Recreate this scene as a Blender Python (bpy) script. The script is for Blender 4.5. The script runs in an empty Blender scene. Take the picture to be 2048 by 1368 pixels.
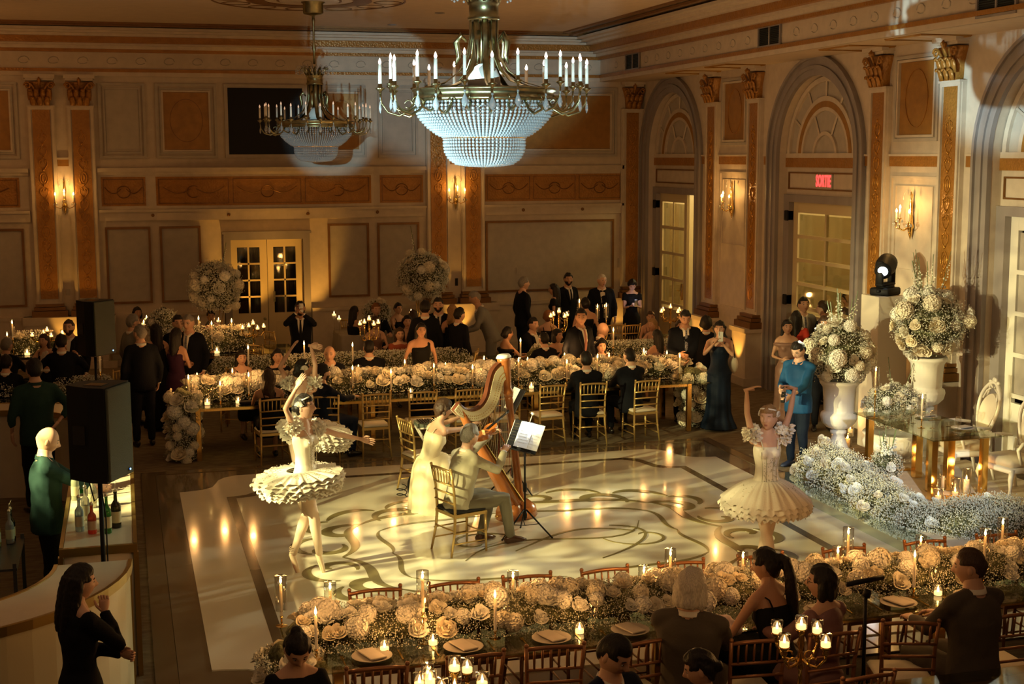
import bpy, bmesh, math, random
import numpy as np
from mathutils import Vector, Matrix, noise
random.seed(7); np.random.seed(7)
S=bpy.context.scene; COL=S.collection
PI=math.pi; sin=math.sin; cos=math.cos; R=math.radians
# ---------- camera, world, lights, exposure ----------
F,CX,CY=2770.,1024.,684.
H=4.2; yaw=R(15.7); pitch=R(7.67); roll=.0035
fw=np.array([sin(yaw)*cos(pitch),cos(yaw)*cos(pitch),-sin(pitch)])
rt0=np.array([cos(yaw),-sin(yaw),0.]); up0=np.cross(rt0,fw)
rt=rt0*cos(roll)-up0*sin(roll); up=up0*cos(roll)+rt0*sin(roll)
cd=bpy.data.cameras.new('camera'); cam=bpy.data.objects.new('camera',cd); COL.objects.link(cam)
cd.sensor_width=36; cd.lens=F*36/2048; cd.clip_end=200
M3=Matrix([[rt[i],up[i],-fw[i]] for i in range(3)])
cam.matrix_world=Matrix.Translation((0,0,H))@M3.to_4x4()
S.camera=cam
def P(px,py,z=0.):          # floor-plan helper: where the sight line through a photo pixel meets height z
    d=fw+rt*(px-CX)/F-up*(py-CY)/F; t=(z-H)/d[2]; return Vector((d[0]*t,d[1]*t,z))
def PX(px,py,X):
    d=fw+rt*(px-CX)/F-up*(py-CY)/F; t=X/d[0]; return Vector((X,d[1]*t,H+d[2]*t))
def PY(px,py,Y):
    d=fw+rt*(px-CX)/F-up*(py-CY)/F; t=Y/d[1]; return Vector((d[0]*t,Y,H+d[2]*t))
w=bpy.data.worlds.new('world'); S.world=w; w.use_nodes=True
w.node_tree.nodes['Background'].inputs[0].default_value=(1,.55,.25,1); w.node_tree.nodes['Background'].inputs[1].default_value=.012
cy=S.cycles; cy.max_bounces=8; cy.diffuse_bounces=3; cy.glossy_bounces=4; cy.transmission_bounces=6; cy.transparent_max_bounces=14; cy.caustics_reflective=False; cy.caustics_refractive=False; cy.sample_clamp_indirect=4
vs=S.view_settings; vs.view_transform='Standard'; vs.look='None'; vs.exposure=0; vs.gamma=1
def light(name,kind,loc,energy,col,target=None,**kw):
    l=bpy.data.lights.new(name,kind); l.energy=energy; l.color=col
    for k,v in kw.items(): setattr(l,k,v)
    o=bpy.data.objects.new(name,l); COL.objects.link(o); o.location=loc
    if target is not None: o.rotation_euler=(Vector(target)-Vector(loc)).to_track_quat('-Z','Y').to_euler()
    return o
AMB=(1,.56,.22); CAND=(1,.47,.13)
# added unseen area lights standing in for the dimmed house lighting
light('fill_light','AREA',(2.9,3.5,6.2),62,(1,.61,.32),(4.2,20,2.2),shape='RECTANGLE',size=12,size_y=2.5)
light('fill_light','AREA',(3.5,15,6.5),40,(1,.57,.27),(3.5,15,0),shape='RECTANGLE',size=9,size_y=16)
light('fill_light','AREA',(3.5,17,3.2),60,(1,.58,.29),(3.5,17,7),shape='RECTANGLE',size=9,size_y=14,spread=R(170))
light('fill_light','AREA',(-4.5,25,5.6),28,(1,.45,.14),(-3,28.6,6.4),shape='RECTANGLE',size=3,size_y=1)
light('bar_fill_light','AREA',(-2.2,8.2,4.6),8,(1,.6,.32),(-.9,10.5,1.0),shape='DISK',size=.8)  # added soft fill to brighten the bar top
light('fill_light','AREA',(7.2,18,4.2),44,(1,.64,.3),(11,19,4.4),shape='RECTANGLE',size=12,size_y=1.5)
# moving-head and added fill spots: one with a rippled gobo on the dance floor, one on the chandelier
def spot(name,loc,tgt,energy,col,deg,blend=.25,rad=.05): return light(name,'SPOT',loc,energy,col,tgt,spot_size=R(deg),spot_blend=blend,shadow_soft_size=rad)
def gobo(o,scale,lo,hi,strength=1,stretch=3):
    l=o.data; l.use_nodes=True; nt=l.node_tree; n=nt.nodes; L=nt.links
    em=n['Emission']; tc=n.new('ShaderNodeTexCoord'); mp=n.new('ShaderNodeMapping'); nz=n.new('ShaderNodeTexNoise'); mr=n.new('ShaderNodeMapRange')
    mp.inputs['Scale'].default_value=(1,stretch,.15); nz.inputs['Scale'].default_value=scale; nz.inputs['Detail'].default_value=2.5; nz.inputs['Distortion'].default_value=1.2
    mr.inputs[1].default_value=.4; mr.inputs[2].default_value=.6; mr.inputs[3].default_value=lo; mr.inputs[4].default_value=hi
    L.new(tc.outputs['Normal'],mp.inputs[0]); L.new(mp.outputs[0],nz.inputs[0]); L.new(nz.outputs[0],mr.inputs[0]); L.new(mr.outputs[0],em.inputs['Strength'])
s=spot('gobo_spot',(2.2,5.0,6.4),(4.3,14.9,0),1100,(1,.86,.38),33,.85); gobo(s,16,.3,1.7,stretch=4)  # front spot kept as added weak fill on the dance floor
s=spot('gobo_spot',(-3.4,11.9,3.3),(5.2,14.9,.2),3600,(1,.86,.36),46,.7); gobo(s,22,.15,1.8,stretch=1.6)
s=spot('gobo_spot',(10.2,17.4,2.62),(3.6,14.2,.2),1100,(.97,.95,.6),34,.6); gobo(s,22,.2,1.6,stretch=1.6)
spot('key_spot',(-3.4,11.8,3.2),(3.3,14.7,.7),1300,(1,.88,.46),13,.8)
s=spot('cool_spot',(4,2.0,5.4),(8.8,14.3,.4),5200,(.80,.95,1),12,.8)
spot('cool_spot',(4.2,3,5.6),(7.3,15.4,0),900,(.75,.88,1),9,.7)
spot('chandelier_spot',(.7,2.0,3.0),(3.05,11.9,4.55),6000,(.55,.9,1),14.5,.3,.04)
spot('chandelier_spot',(-4.9,8.0,3.4),(2.9,11.9,4.5),15000,(.62,.94,1),10,.5,.04)
spot('chandelier_spot',(-.6,3.0,4.4),(3.16,23.2,4.62),6500,(.5,.88,1),4.6,.5,.04)
spot('chandelier_spot',(10.8,18.6,2.4),(3.4,12.1,4.4),500,(.6,.9,1),16,.4,.04)
spot('wall_wash_spot',(-3.4,12.9,3.1),(10.6,16.4,1.7),5200,(1,.90,.50),27,.7)
spot('speaker_wash_spot',(6.5,14.5,5.6),(-.1,12,1.6),420,(.3,.85,.6),22,.6)  # added green spot, placed so the loudspeaker grilles catch it

# ---------- materials ----------
def pm(name,col,rough=.6,metal=0,bump=0,scale=40,var=0,vscale=6,trans=0,emit=None,es=0,sheen=0,ior=None,coat=0,col2=None,stretch=None,sss=0,alpha=1,spec=None,tex='NOISE'):
    m=bpy.data.materials.new(name); m.use_nodes=True; nt=m.node_tree; b=nt.nodes['Principled BSDF']; L=nt.links
    c=(*col,1); b.inputs['Base Color'].default_value=c; b.inputs['Roughness'].default_value=rough; b.inputs['Metallic'].default_value=metal
    if trans: b.inputs['Transmission Weight'].default_value=trans
    if ior: b.inputs['IOR'].default_value=ior
    if coat: b.inputs['Coat Weight'].default_value=coat; b.inputs['Coat Roughness'].default_value=.05
    if spec is not None: b.inputs['Specular IOR Level'].default_value=spec
    if alpha<1: b.inputs['Alpha'].default_value=alpha
    if emit: b.inputs['Emission Color'].default_value=(*emit,1); b.inputs['Emission Strength'].default_value=es; m.cycles.emission_sampling='NONE'
    if sheen: b.inputs['Sheen Weight'].default_value=sheen
    tc=nt.nodes.new('ShaderNodeTexCoord'); mp=nt.nodes.new('ShaderNodeMapping'); L.new(tc.outputs['Object'],mp.inputs[0])
    if stretch: mp.inputs['Scale'].default_value=stretch
    if var or col2:
        n=nt.nodes.new('ShaderNodeTexNoise'); n.inputs['Scale'].default_value=vscale; n.inputs['Detail'].default_value=4; L.new(mp.outputs[0],n.inputs[0])
        r=nt.nodes.new('ShaderNodeMix'); r.data_type='RGBA'
        a=[max(0,x*(1-var)) for x in col] if not col2 else col; d=[min(1,x*(1+var)) for x in col] if not col2 else col2
        r.inputs['A'].default_value=(*a,1); r.inputs['B'].default_value=(*d,1); mr=nt.nodes.new('ShaderNodeMapRange'); mr.inputs[1].default_value=.35; mr.inputs[2].default_value=.65
        L.new(n.outputs[0],mr.inputs[0]); L.new(mr.outputs[0],r.inputs['Factor']); L.new(r.outputs['Result'],b.inputs['Base Color'])
    if bump:
        if tex=='VORONOI': n=nt.nodes.new('ShaderNodeTexVoronoi'); o=n.outputs['Distance']
        elif tex=='WAVE': n=nt.nodes.new('ShaderNodeTexWave'); n.inputs['Distortion'].default_value=8; n.inputs['Detail'].default_value=3; o=n.outputs['Fac']
        else: n=nt.nodes.new('ShaderNodeTexNoise'); n.inputs['Detail'].default_value=5; o=n.outputs[0]
        n.inputs['Scale'].default_value=scale; L.new(mp.outputs[0],n.inputs[0])
        bp=nt.nodes.new('ShaderNodeBump'); bp.inputs['Strength'].default_value=min(1,bump); bp.inputs['Distance'].default_value=.01; L.new(o,bp.inputs['Height']); L.new(bp.outputs[0],b.inputs['Normal'])
    return m
WALL=pm('cream_paint',(.56,.47,.37),.55,var=.06,bump=.15,scale=30)
PANEL=pm('grey_cream_panel_paint',(.42,.37,.31),.6,var=.06,bump=.15,scale=60)
GREYP=pm('grey_arch_paint',(.27,.235,.225),.45,var=.12,vscale=3,stretch=(1,1,.3))
GOLDP=pm('gold_paint',(.33,.158,.028),.45,metal=.15,var=.12,bump=.25,scale=60)
GOLDR=pm('gold_relief_paint',(.35,.155,.027),.38,metal=.25,var=.1,bump=.6,scale=26,tex='VORONOI')
GOLDD=pm('dark_gold_paint',(.20,.09,.022),.4,metal=.4,var=.1,bump=.2)
CEIL=pm('ceiling_paint',(.58,.46,.33),.6,var=.04)
CARPET=pm('patterned_carpet',(.12,.085,.05),.95,bump=.3,scale=150,col2=(.20,.155,.095),vscale=9,stretch=(.6,1.6,1))
BLACK=pm('black_matte',(.006,.006,.007),.55,spec=.25)
BLACKG=pm('black_gloss',(.01,.01,.01),.18)
WHITE=pm('white_gloss_vinyl',(.78,.74,.63),.13,coat=.3,var=.04,vscale=1.2)
TAUPE=pm('taupe_gloss_vinyl',(.17,.135,.09),.1,coat=.4,var=.15,vscale=1)
DLINE=pm('dark_brown_vinyl_print',(.13,.095,.055),.15)
SCROLL=pm('grey_gold_scroll_print',(.20,.165,.075),.15)
GOLDM=pm('polished_gold',(.83,.55,.18),.16,metal=1)
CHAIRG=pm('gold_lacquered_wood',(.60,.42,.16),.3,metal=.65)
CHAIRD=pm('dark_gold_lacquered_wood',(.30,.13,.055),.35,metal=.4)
CUSH=pm('cream_cushion_fabric',(.72,.65,.52),.8,bump=.2,scale=200)
BLKC=pm('black_cushion_fabric',(.015,.015,.017),.8)
BRASS=pm('aged_brass',(.26,.23,.12),.3,metal=1,var=.2,vscale=12)
GLASS=pm('clear_glass',(1,1,1),.02,trans=1,ior=1.45)
TGLASS=pm('table_glass',(.80,.93,.88),.03,trans=.92,ior=1.3)
def thin_glass(name,tint,refl=.12):
    m=bpy.data.materials.new(name); m.use_nodes=True; nt=m.node_tree; n=nt.nodes; L=nt.links
    for x in list(n):
        if x.type!='OUTPUT_MATERIAL': n.remove(x)
    o=[x for x in n][0]; t=n.new('ShaderNodeBsdfTransparent'); t.inputs[0].default_value=(*tint,1); g=n.new('ShaderNodeBsdfGlossy'); g.inputs['Roughness'].default_value=.04
    lw=n.new('ShaderNodeLayerWeight'); lw.inputs[0].default_value=.25; mr=n.new('ShaderNodeMapRange'); mr.inputs[3].default_value=refl*.35; mr.inputs[4].default_value=min(1,refl*5)
    mx=n.new('ShaderNodeMixShader'); L.new(lw.outputs['Facing'],mr.inputs[0]); L.new(mr.outputs[0],mx.inputs[0]); L.new(t.outputs[0],mx.inputs[1]); L.new(g.outputs[0],mx.inputs[2]); L.new(mx.outputs[0],o.inputs[0])
    return m
TG=thin_glass('thin_clear_glass',(.95,.93,.88),.24)
PG=thin_glass('window_pane_glass',(.85,.82,.7),.16)
TTG=thin_glass('table_top_glass',(.70,.74,.64),.13)
CRYS=pm('crystal',(.86,.94,.97),.05,trans=.72,ior=1.55,spec=1.0)
WAX=pm('ivory_wax',(.85,.72,.48),.5,emit=(1,.55,.2),es=.12)
BULB=pm('lit_flame_bulb',(1,.9,.8),.3,emit=(1,.72,.5),es=9)
BULBDIM=pm('faint_flame_bulb',(.8,.6,.5),.15,emit=(1,.6,.35),es=.5)  # faint emission on the bulbs of the unlit chandelier
SCB=pm('lit_sconce_bulb',(1,.9,.7),.3,emit=(1,.62,.2),es=14)
FLAME=pm('candle_flame',(1,.8,.4),.5,emit=(1,.62,.2),es=14)
TEAW=pm('glowing_tealight_wax',(.95,.8,.55),.5,emit=(1,.58,.2),es=2.6)
STONE=pm('white_plaster_stone',(.78,.75,.68),.6,bump=.15,scale=50)
WHP=pm('white_painted_wood',(.80,.76,.66),.35)
CREAMD=pm('cream_door_paint',(.62,.50,.28),.4)
SIGNR=pm('exit_sign_red',(.5,.02,.02),.4,emit=(1,.06,.05),es=2.2)
ROSE=[pm('ivory_petal',(.80,.74,.60),.65,sss=0,var=.05,vscale=30),pm('white_petal',(.82,.80,.73),.65),pm('cream_petal',(.76,.67,.50),.65)]
GYPS=pm('baby_breath_white',(.72,.71,.60),.8)
GYPG=pm('baby_breath_stem_green',(.12,.12,.055),.9,var=.6,vscale=40,bump=1,scale=70)
LEAF=pm('leaf_green',(.10,.14,.05),.55,var=.3,vscale=20)

# ---------- helpers ----------
def link(name,me,mat=None,parent=None,smooth=True,loc=None):
    o=bpy.data.objects.new(name,me); COL.objects.link(o)
    if mat is not None and not me.materials:
        for m in (mat if isinstance(mat,(list,tuple)) else [mat]): me.materials.append(m)
    if smooth and len(me.polygons): me.polygons.foreach_set('use_smooth',[True]*len(me.polygons))
    if parent is not None: o.parent=parent
    if loc is not None: o.location=loc
    return o
class MB:
    def __init__(s): s.v=[]; s.f=[]; s.m=[]; s.M=Matrix.Identity(4)
    def at(s,x=0,y=0,z=0,rx=0,ry=0,rz=0,sc=1):
        s.M=Matrix.Translation((x,y,z))@Matrix.Rotation(rz,4,'Z')@Matrix.Rotation(ry,4,'Y')@Matrix.Rotation(rx,4,'X')@Matrix.Scale(sc,4); return s
    def add(s,vs,fs,mi=0):
        n=len(s.v); s.v+= [tuple(s.M@Vector(p)) for p in vs]; s.f+=[tuple(i+n for i in f) for f in fs]; s.m+=[mi]*len(fs); return s
    def box(s,x0,y0,z0,x1,y1,z1,mi=0,bev=0):
        if bev:
            b=min(bev,abs(x1-x0)/2.2,abs(y1-y0)/2.2,abs(z1-z0)/2.2); vs=[]; fs=[]
            # chamfered box: 24 verts
            X=(x0,x1);Y=(y0,y1);Z=(z0,z1); idx={}
            for i in (0,1):
                for j in (0,1):
                    for k in (0,1):
                        sx=b if i==0 else -b; sy=b if j==0 else -b; sz=b if k==0 else -b
                        idx[i,j,k,'x']=len(vs); vs.append((X[i],Y[j]+sy,Z[k]+sz))
                        idx[i,j,k,'y']=len(vs); vs.append((X[i]+sx,Y[j],Z[k]+sz))
                        idx[i,j,k,'z']=len(vs); vs.append((X[i]+sx,Y[j]+sy,Z[k]))
            q=[(0,0),(1,0),(1,1),(0,1)]
            for i in (0,1):
                fs.append([idx[i,a,c,'x'] for a,c in q]); fs.append([idx[a,i,c,'y'] for a,c in q]); fs.append([idx[a,c,i,'z'] for a,c in q])
            for i in (0,1):
                for j in (0,1):
                    fs.append([idx[i,j,0,'x'],idx[i,j,1,'x'],idx[i,j,1,'y'],idx[i,j,0,'y']])
                    fs.append([idx[i,0,j,'x'],idx[i,1,j,'x'],idx[i,1,j,'z'],idx[i,0,j,'z']])
                    fs.append([idx[0,i,j,'y'],idx[1,i,j,'y'],idx[1,i,j,'z'],idx[0,i,j,'z']])
                    for k in (0,1): fs.append([idx[i,j,k,a] for a in 'xyz'])
            return s.add(vs,fs,mi)
        vs=[(x,y,z) for z in (z0,z1) for y in (y0,y1) for x in (x0,x1)]
        return s.add(vs,[(0,2,3,1),(4,5,7,6),(0,1,5,4),(2,6,7,3),(0,4,6,2),(1,3,7,5)],mi)
    def bc(s,cx,cy,cz,sx,sy,sz,mi=0,bev=0): return s.box(cx-sx/2,cy-sy/2,cz-sz/2,cx+sx/2,cy+sy/2,cz+sz/2,mi,bev)
    def tube(s,pts,rad,n=8,mi=0,side=None,cap=True,closed=False):
        pts=[Vector(p) for p in pts]; k=len(pts)
        if not isinstance(rad,(list,tuple)): rad=[rad]*k
        vs=[];fs=[]; prev=None
        for i,p in enumerate(pts):
            if closed: t=pts[(i+1)%k]-pts[i-1]
            else: t=(pts[min(i+1,k-1)]-pts[max(i-1,0)])
            t=t.normalized() if t.length>1e-9 else Vector((0,0,1))
            if side is not None: a=Vector(side)
            elif prev is not None: a=prev
            else: a=Vector((1,0,0)) if abs(t.x)<.9 else Vector((0,1,0))
            a=(a-t*a.dot(t)); a=a.normalized() if a.length>1e-6 else Vector((0,1,0)); prev=a; b=t.cross(a)
            r=rad[i]; ra,rb=(r if isinstance(r,(tuple,list)) else (r,r))
            for j in range(n):
                th=2*PI*j/n; vs.append(p+a*(ra*cos(th))+b*(rb*sin(th)))
        rng=k if closed else k-1
        for i in range(rng):
            for j in range(n):
                a0=i*n+j;a1=i*n+(j+1)%n;b0=((i+1)%k)*n+j;b1=((i+1)%k)*n+(j+1)%n; fs.append((a0,a1,b1,b0))
        if cap and not closed: fs.append(tuple(range(n-1,-1,-1))); fs.append(tuple((k-1)*n+j for j in range(n)))
        return s.add(vs,fs,mi)
    def lathe(s,prof,n=16,mi=0,c=(0,0,0),flute=0,fl_r=None):
        vs=[];fs=[];k=len(prof)
        for i,(r,z) in enumerate(prof):
            for j in range(n):
                th=2*PI*j/n; rr=r*(1-(flute if (j%2 and (fl_r is None or fl_r[0]<=i<=fl_r[1])) else 0)); vs.append((c[0]+rr*cos(th),c[1]+rr*sin(th),c[2]+z))
        for i in range(k-1):
            for j in range(n): fs.append((i*n+j,i*n+(j+1)%n,(i+1)*n+(j+1)%n,(i+1)*n+j))
        if prof[0][0]>1e-4: fs.append(tuple(range(n-1,-1,-1)))
        if prof[-1][0]>1e-4: fs.append(tuple((k-1)*n+j for j in range(n)))
        return s.add(vs,fs,mi)
    def ball(s,c,r,n=8,m=6,mi=0):
        rx,ry,rz=(r if isinstance(r,(tuple,list)) else (r,r,r)); vs=[(c[0],c[1],c[2]-rz)];fs=[]
        for i in range(1,m):
            ph=-PI/2+PI*i/m
            for j in range(n): th=2*PI*j/n; vs.append((c[0]+rx*cos(ph)*cos(th),c[1]+ry*cos(ph)*sin(th),c[2]+rz*sin(ph)))
        vs.append((c[0],c[1],c[2]+rz)); t=len(vs)-1
        for j in range(n): fs.append((0,1+(j+1)%n,1+j)); fs.append((t,t-n+j,t-n+(j+1)%n))
        for i in range(m-2):
            for j in range(n): a=1+i*n+j;b=1+i*n+(j+1)%n; fs.append((a,b,b+n,a+n))
        return s.add(vs,fs,mi)
    def prism(s,poly,d0,d1,axis='y',mi=0):
        """poly: list of (a,b); extruded along axis. axis 'y': (x,z); 'x': (y,z); 'z': (x,y)"""
        n=len(poly); f={'y':lambda a,b,d:(a,d,b),'x':lambda a,b,d:(d,a,b),'z':lambda a,b,d:(a,b,d)}[axis]
        vs=[f(a,b,d0) for a,b in poly]+[f(a,b,d1) for a,b in poly]
        fs=[(i,(i+1)%n,(i+1)%n+n,i+n) for i in range(n)]
        fs+=[tuple(range(n-1,-1,-1)),tuple(range(n,2*n))]
        return s.add(vs,fs,mi)
    def strip(s,A,B,d0,d1,axis='y',mi=0,closed=False):
        """solid band between polylines A and B, extruded"""
        n=len(A)
        for i in range(n if closed else n-1):
            j=(i+1)%n; s.prism([A[i],A[j],B[j],B[i]],d0,d1,axis,mi)
        return s
    def mesh(s,name='m'):
        me=bpy.data.meshes.new(name); me.from_pydata([tuple(v) for v in s.v],[],s.f)
        if any(s.m): me.polygons.foreach_set('material_index',s.m)
        bm=bmesh.new(); bm.from_mesh(me); bmesh.ops.recalc_face_normals(bm,faces=bm.faces); bm.to_mesh(me); bm.free(); return me
    def build(s,name,mat,parent=None,smooth=False,loc=None): return link(name,s.mesh(name),mat,parent,smooth,loc)
def tag(o,label=None,cat=None,group=None,kind=None):
    if label: o['label']=label
    if cat: o['category']=cat
    if group: o['group']=group
    if kind: o['kind']=kind
    return o
def thing(name,label,cat,loc=(0,0,0),rz=0,group=None):
    o=bpy.data.objects.new(name,None); COL.objects.link(o); o.location=loc; o.rotation_euler=(0,0,rz); o.empty_display_size=.1
    return tag(o,label,cat,group)
def kids(o): return [c for c in bpy.data.objects if c.parent==o]
KIDS={}
def copy_tree(o,parent=None):
    c=o.copy(); COL.objects.link(c); c.parent=parent
    for ch in KIDS.setdefault(o.name,kids(o)): copy_tree(ch,c)
    return c
def dup(o,loc,rz=0,label=None,group=None,sc=None):
    c=copy_tree(o); c.location=loc; c.rotation_euler=(0,0,rz)
    if label: c['label']=label
    if group: c['group']=group
    if sc: c.scale=sc if isinstance(sc,tuple) else (sc,)*3
    return c
def struct(mb,name,mat,parent=None,smooth=False):
    o=mb.build(name,mat,parent,smooth)
    if parent is None: o['kind']='structure'
    return o
def sempty(name,loc=(0,0,0)):
    o=bpy.data.objects.new(name,None); COL.objects.link(o); o['kind']='structure'; o.location=loc; return o
TS=bpy.data.scenes.new('remesh_scratch')
def remesh(me,vox,smooth=1):
    o=bpy.data.objects.new('tmp',me); TS.collection.objects.link(o); m=o.modifiers.new('r','REMESH'); m.mode='VOXEL'; m.voxel_size=vox; m.adaptivity=0
    if smooth: q=o.modifiers.new('s','SMOOTH'); q.iterations=smooth; q.factor=.5
    vl=TS.view_layers[0]; vl.update(); dg=vl.depsgraph; n=bpy.data.meshes.new_from_object(o.evaluated_get(dg)); bpy.data.objects.remove(o); bpy.data.meshes.remove(me); return n

def displace(me,amp,fr):
    n=len(me.vertices); co=np.empty(n*3); no=np.empty(n*3); me.vertices.foreach_get('co',co); me.vertices.foreach_get('normal',no); co=co.reshape(-1,3); no=no.reshape(-1,3)
    k=np.array([noise.noise(Vector(c)*fr) for c in co]); me.vertices.foreach_set('co',(co+no*(k*amp)[:,None]).reshape(-1)); me.update()
# ---------- room shell ----------
YB,XR,XL,ZC=29.0,11.15,-5.4,6.72
struct(MB().box(XL-.2,-2,-.1,XR+6,YB+.3,0),'floor',CARPET)
struct(MB().box(XL-.2,-2,ZC,XR+1,YB+.3,ZC+.1),'ceiling',CEIL)
wb=sempty('wall_back'); W=lambda mb,n,mat,sm=False: mb.build(n,mat,wb,sm)
# the wall plane with a hole behind the double door
W(MB().box(XL-.2,YB,0,2.0,YB+.2,ZC).box(3.75,YB,0,XR+.2,YB+.2,ZC).box(2.0,YB,2.6,3.75,YB+.2,ZC),'plaster',WALL)
W(MB().box(XL,YB-.1,0,1.98,YB,1.0).box(3.78,YB-.1,0,10.7,YB,1.0).box(XL,YB-.13,.98,1.98,YB,1.05).box(3.78,YB-.13,.98,10.7,YB,1.05).box(XL,YB-.16,0,1.98,YB,.18).box(3.78,YB-.16,0,10.7,YB,.18),'dado',WALL)
def frame(mb,x0,x1,z0,z1,w,y0,y1,ax='y',mi=0):
    f=(lambda a,b,c,d:mb.box(a,y0,b,c,y1,d,mi)) if ax=='y' else (lambda a,b,c,d:mb.box(y0,a,b,y1,c,d,mi))
    f(x0,z0,x1,z0+w);f(x0,z1-w,x1,z1);f(x0,z0+w,x0+w,z1-w);f(x1-w,z0+w,x1,z1-w); return mb
def ring(mb,cx,cz,rx,rz,w,d0,d1,ax='y',n=28,mi=0,a0=0,a1=2*PI):
    full=abs(a1-a0-2*PI)<1e-3; k=n if full else n+1
    A=[(cx+rx*cos(a0+(a1-a0)*i/n),cz+rz*sin(a0+(a1-a0)*i/n)) for i in range(k)]; B=[(cx+(rx-w)*cos(a0+(a1-a0)*i/n),cz+(rz-w)*sin(a0+(a1-a0)*i/n)) for i in range(k)]
    return mb.strip(A,B,d0,d1,ax,mi,closed=full)
# upper panels
for x0,x1,g in ((-.35,.55,0),(.74,1.95,1),(4.0,5.0,1),(5.25,6.1,0),(7.8,10.55,1),(-3.6,-1.86,1),(-5.2,-3.8,0)):
    W(frame(frame(MB(),x0,x1,4.17,5.65,.05,YB-.05,YB),x0+.09,x1-.09,4.26,5.56,.035,YB-.035,YB),'panel_frame',PANEL)
    if g:
        W(frame(MB(),x0+.125,x1-.125,4.3,5.52,.035,YB-.05,YB),'panel_frame',WALL)
        W(MB().box(x0+.16,YB-.02,4.34,x1-.16,YB-.002,5.48),'gold_panel',GOLDP)
        if x1-x0<1.4: W(ring(MB(),(x0+x1)/2,4.92,(x1-x0)*.27,.43,.012,YB-.03,YB-.018),'oval_relief',GOLDD)
    else: W(MB().box(x0+.13,YB-.015,4.3,x1-.13,YB-.002,5.52),'inset_panel',PANEL)
W(frame(MB(),2.1,3.75,4.17,5.65,.07,YB-.07,YB),'panel_frame',PANEL)
W(MB().box(2.17,YB-.03,4.24,3.68,YB-.004,5.58),'black_screen',BLACK)
# middle band: gold panels with relief, ledges; the bay front bows out
def bow(x): 
    t=(x-2.9)/2.25; return .34*max(0,1-t*t) if abs(t)<1 else 0
def bowband(mb,x0,x1,z0,z1,th,n=18,mi=0):
    for i in range(n):
        a=x0+(x1-x0)*i/n;b=x0+(x1-x0)*(i+1)/n; ya=YB-bow(a);yb=YB-bow(b)
        mb.add([(a,ya-th,z0),(b,yb-th,z0),(b,YB,z0),(a,YB,z0),(a,ya-th,z1),(b,yb-th,z1),(b,YB,z1),(a,YB,z1)],[(0,1,2,3),(4,5,6,7),(0,1,5,4)]+([(0,3,7,4)] if i==0 else [])+([(1,2,6,5)] if i==n-1 else []),mi)
    return mb
for x0,x1 in ((XL,-1.72),(-.42,6.25),(7.52,10.75)):
    W(bowband(MB(),x0,x1,3.151,3.839,.008),'band_face',WALL)
    W(bowband(MB(),x0,x1,3.84,3.9,.05),'ledge_moulding',WALL); W(bowband(MB(),x0,x1,3.9,3.98,.1),'ledge_moulding',WALL)
    W(bowband(MB(),x0,x1,3.10,3.15,.1),'ledge_moulding',WALL); W(bowband(MB(),x0,x1,2.93,3.10,.06),'ledge_moulding',WALL)
for x0,x1,k in ((-4,-1.9,1),(-.36,.5,1),(.7,5.08,3),(5.27,6.2,1),(7.56,10.68,3)):
    W(bowband(MB(),x0,x1,3.22,3.8,.018),'gold_panel',GOLDR)
    m=MB()
    for j in range(k):
        a=x0+(x1-x0)*j/k+.04;b=x0+(x1-x0)*(j+1)/k-.04
        bowband(m,a,b,3.26,3.275,.030,6);bowband(m,a,b,3.745,3.76,.030,6);bowband(m,a,a+.015,3.26,3.76,.030,1);bowband(m,b-.015,b,3.26,3.76,.030,1)
        c=(a+b)/2; 
        for sgn in (-1,1):
            L=[(c+sgn*(.05+(b-a)*.4*t),YB-bow(c+sgn*(b-a)*.4*t)-.03,3.56-.11*sin(PI*t)+.04*t) for t in [i/8 for i in range(9)]]; m.tube(L,.008,4)
        m.tube([(c+.13*cos(t),YB-bow(c)-.028,3.5+.12*sin(t)) for t in [i*2*PI/14 for i in range(14)]],.008,4,closed=True)
    W(m,'garland_relief',GOLDD)
for x in (-2.6,.62,2.1,3.7,5.2,8.4,9.75): W(MB().at(x,YB-bow(x)-.06,3.03,rx=PI/2).lathe([(.035,0),(.035,.01),(.02,.02),(0,.022)],12),'ledge_button',GOLDD)
# lower framed panels
for x0,x1 in ((-4.9,-3.6),(-3.4,-1.86),(-.32,.56),(.74,1.55),(4.15,5.02),(5.2,6.1),(7.56,10.5)):
    W(frame(MB(),x0,x1,1.25,2.8,.045,YB-.04,YB),'panel_moulding',GOLDD); W(MB().box(x0+.045,YB-.012,1.295,x1-.045,YB-.002,2.755),'inset_panel',PANEL)
W(MB().box(-.3-.82,YB-.02,1.46,-.3-.74,YB,1.58,bev=.004),'outlet_plate',PANEL); W(MB().box(6.88,YB-.02,1.42,6.94,YB,1.58),'wall_switch',BLACK)
W(MB().box(8.25,YB-.03,1.66,8.33,YB,1.78),'wall_switch',PANEL); W(MB().box(10.6,YB-.04,1.72,10.75,YB,1.92),'wall_switch',PANEL)
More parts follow.
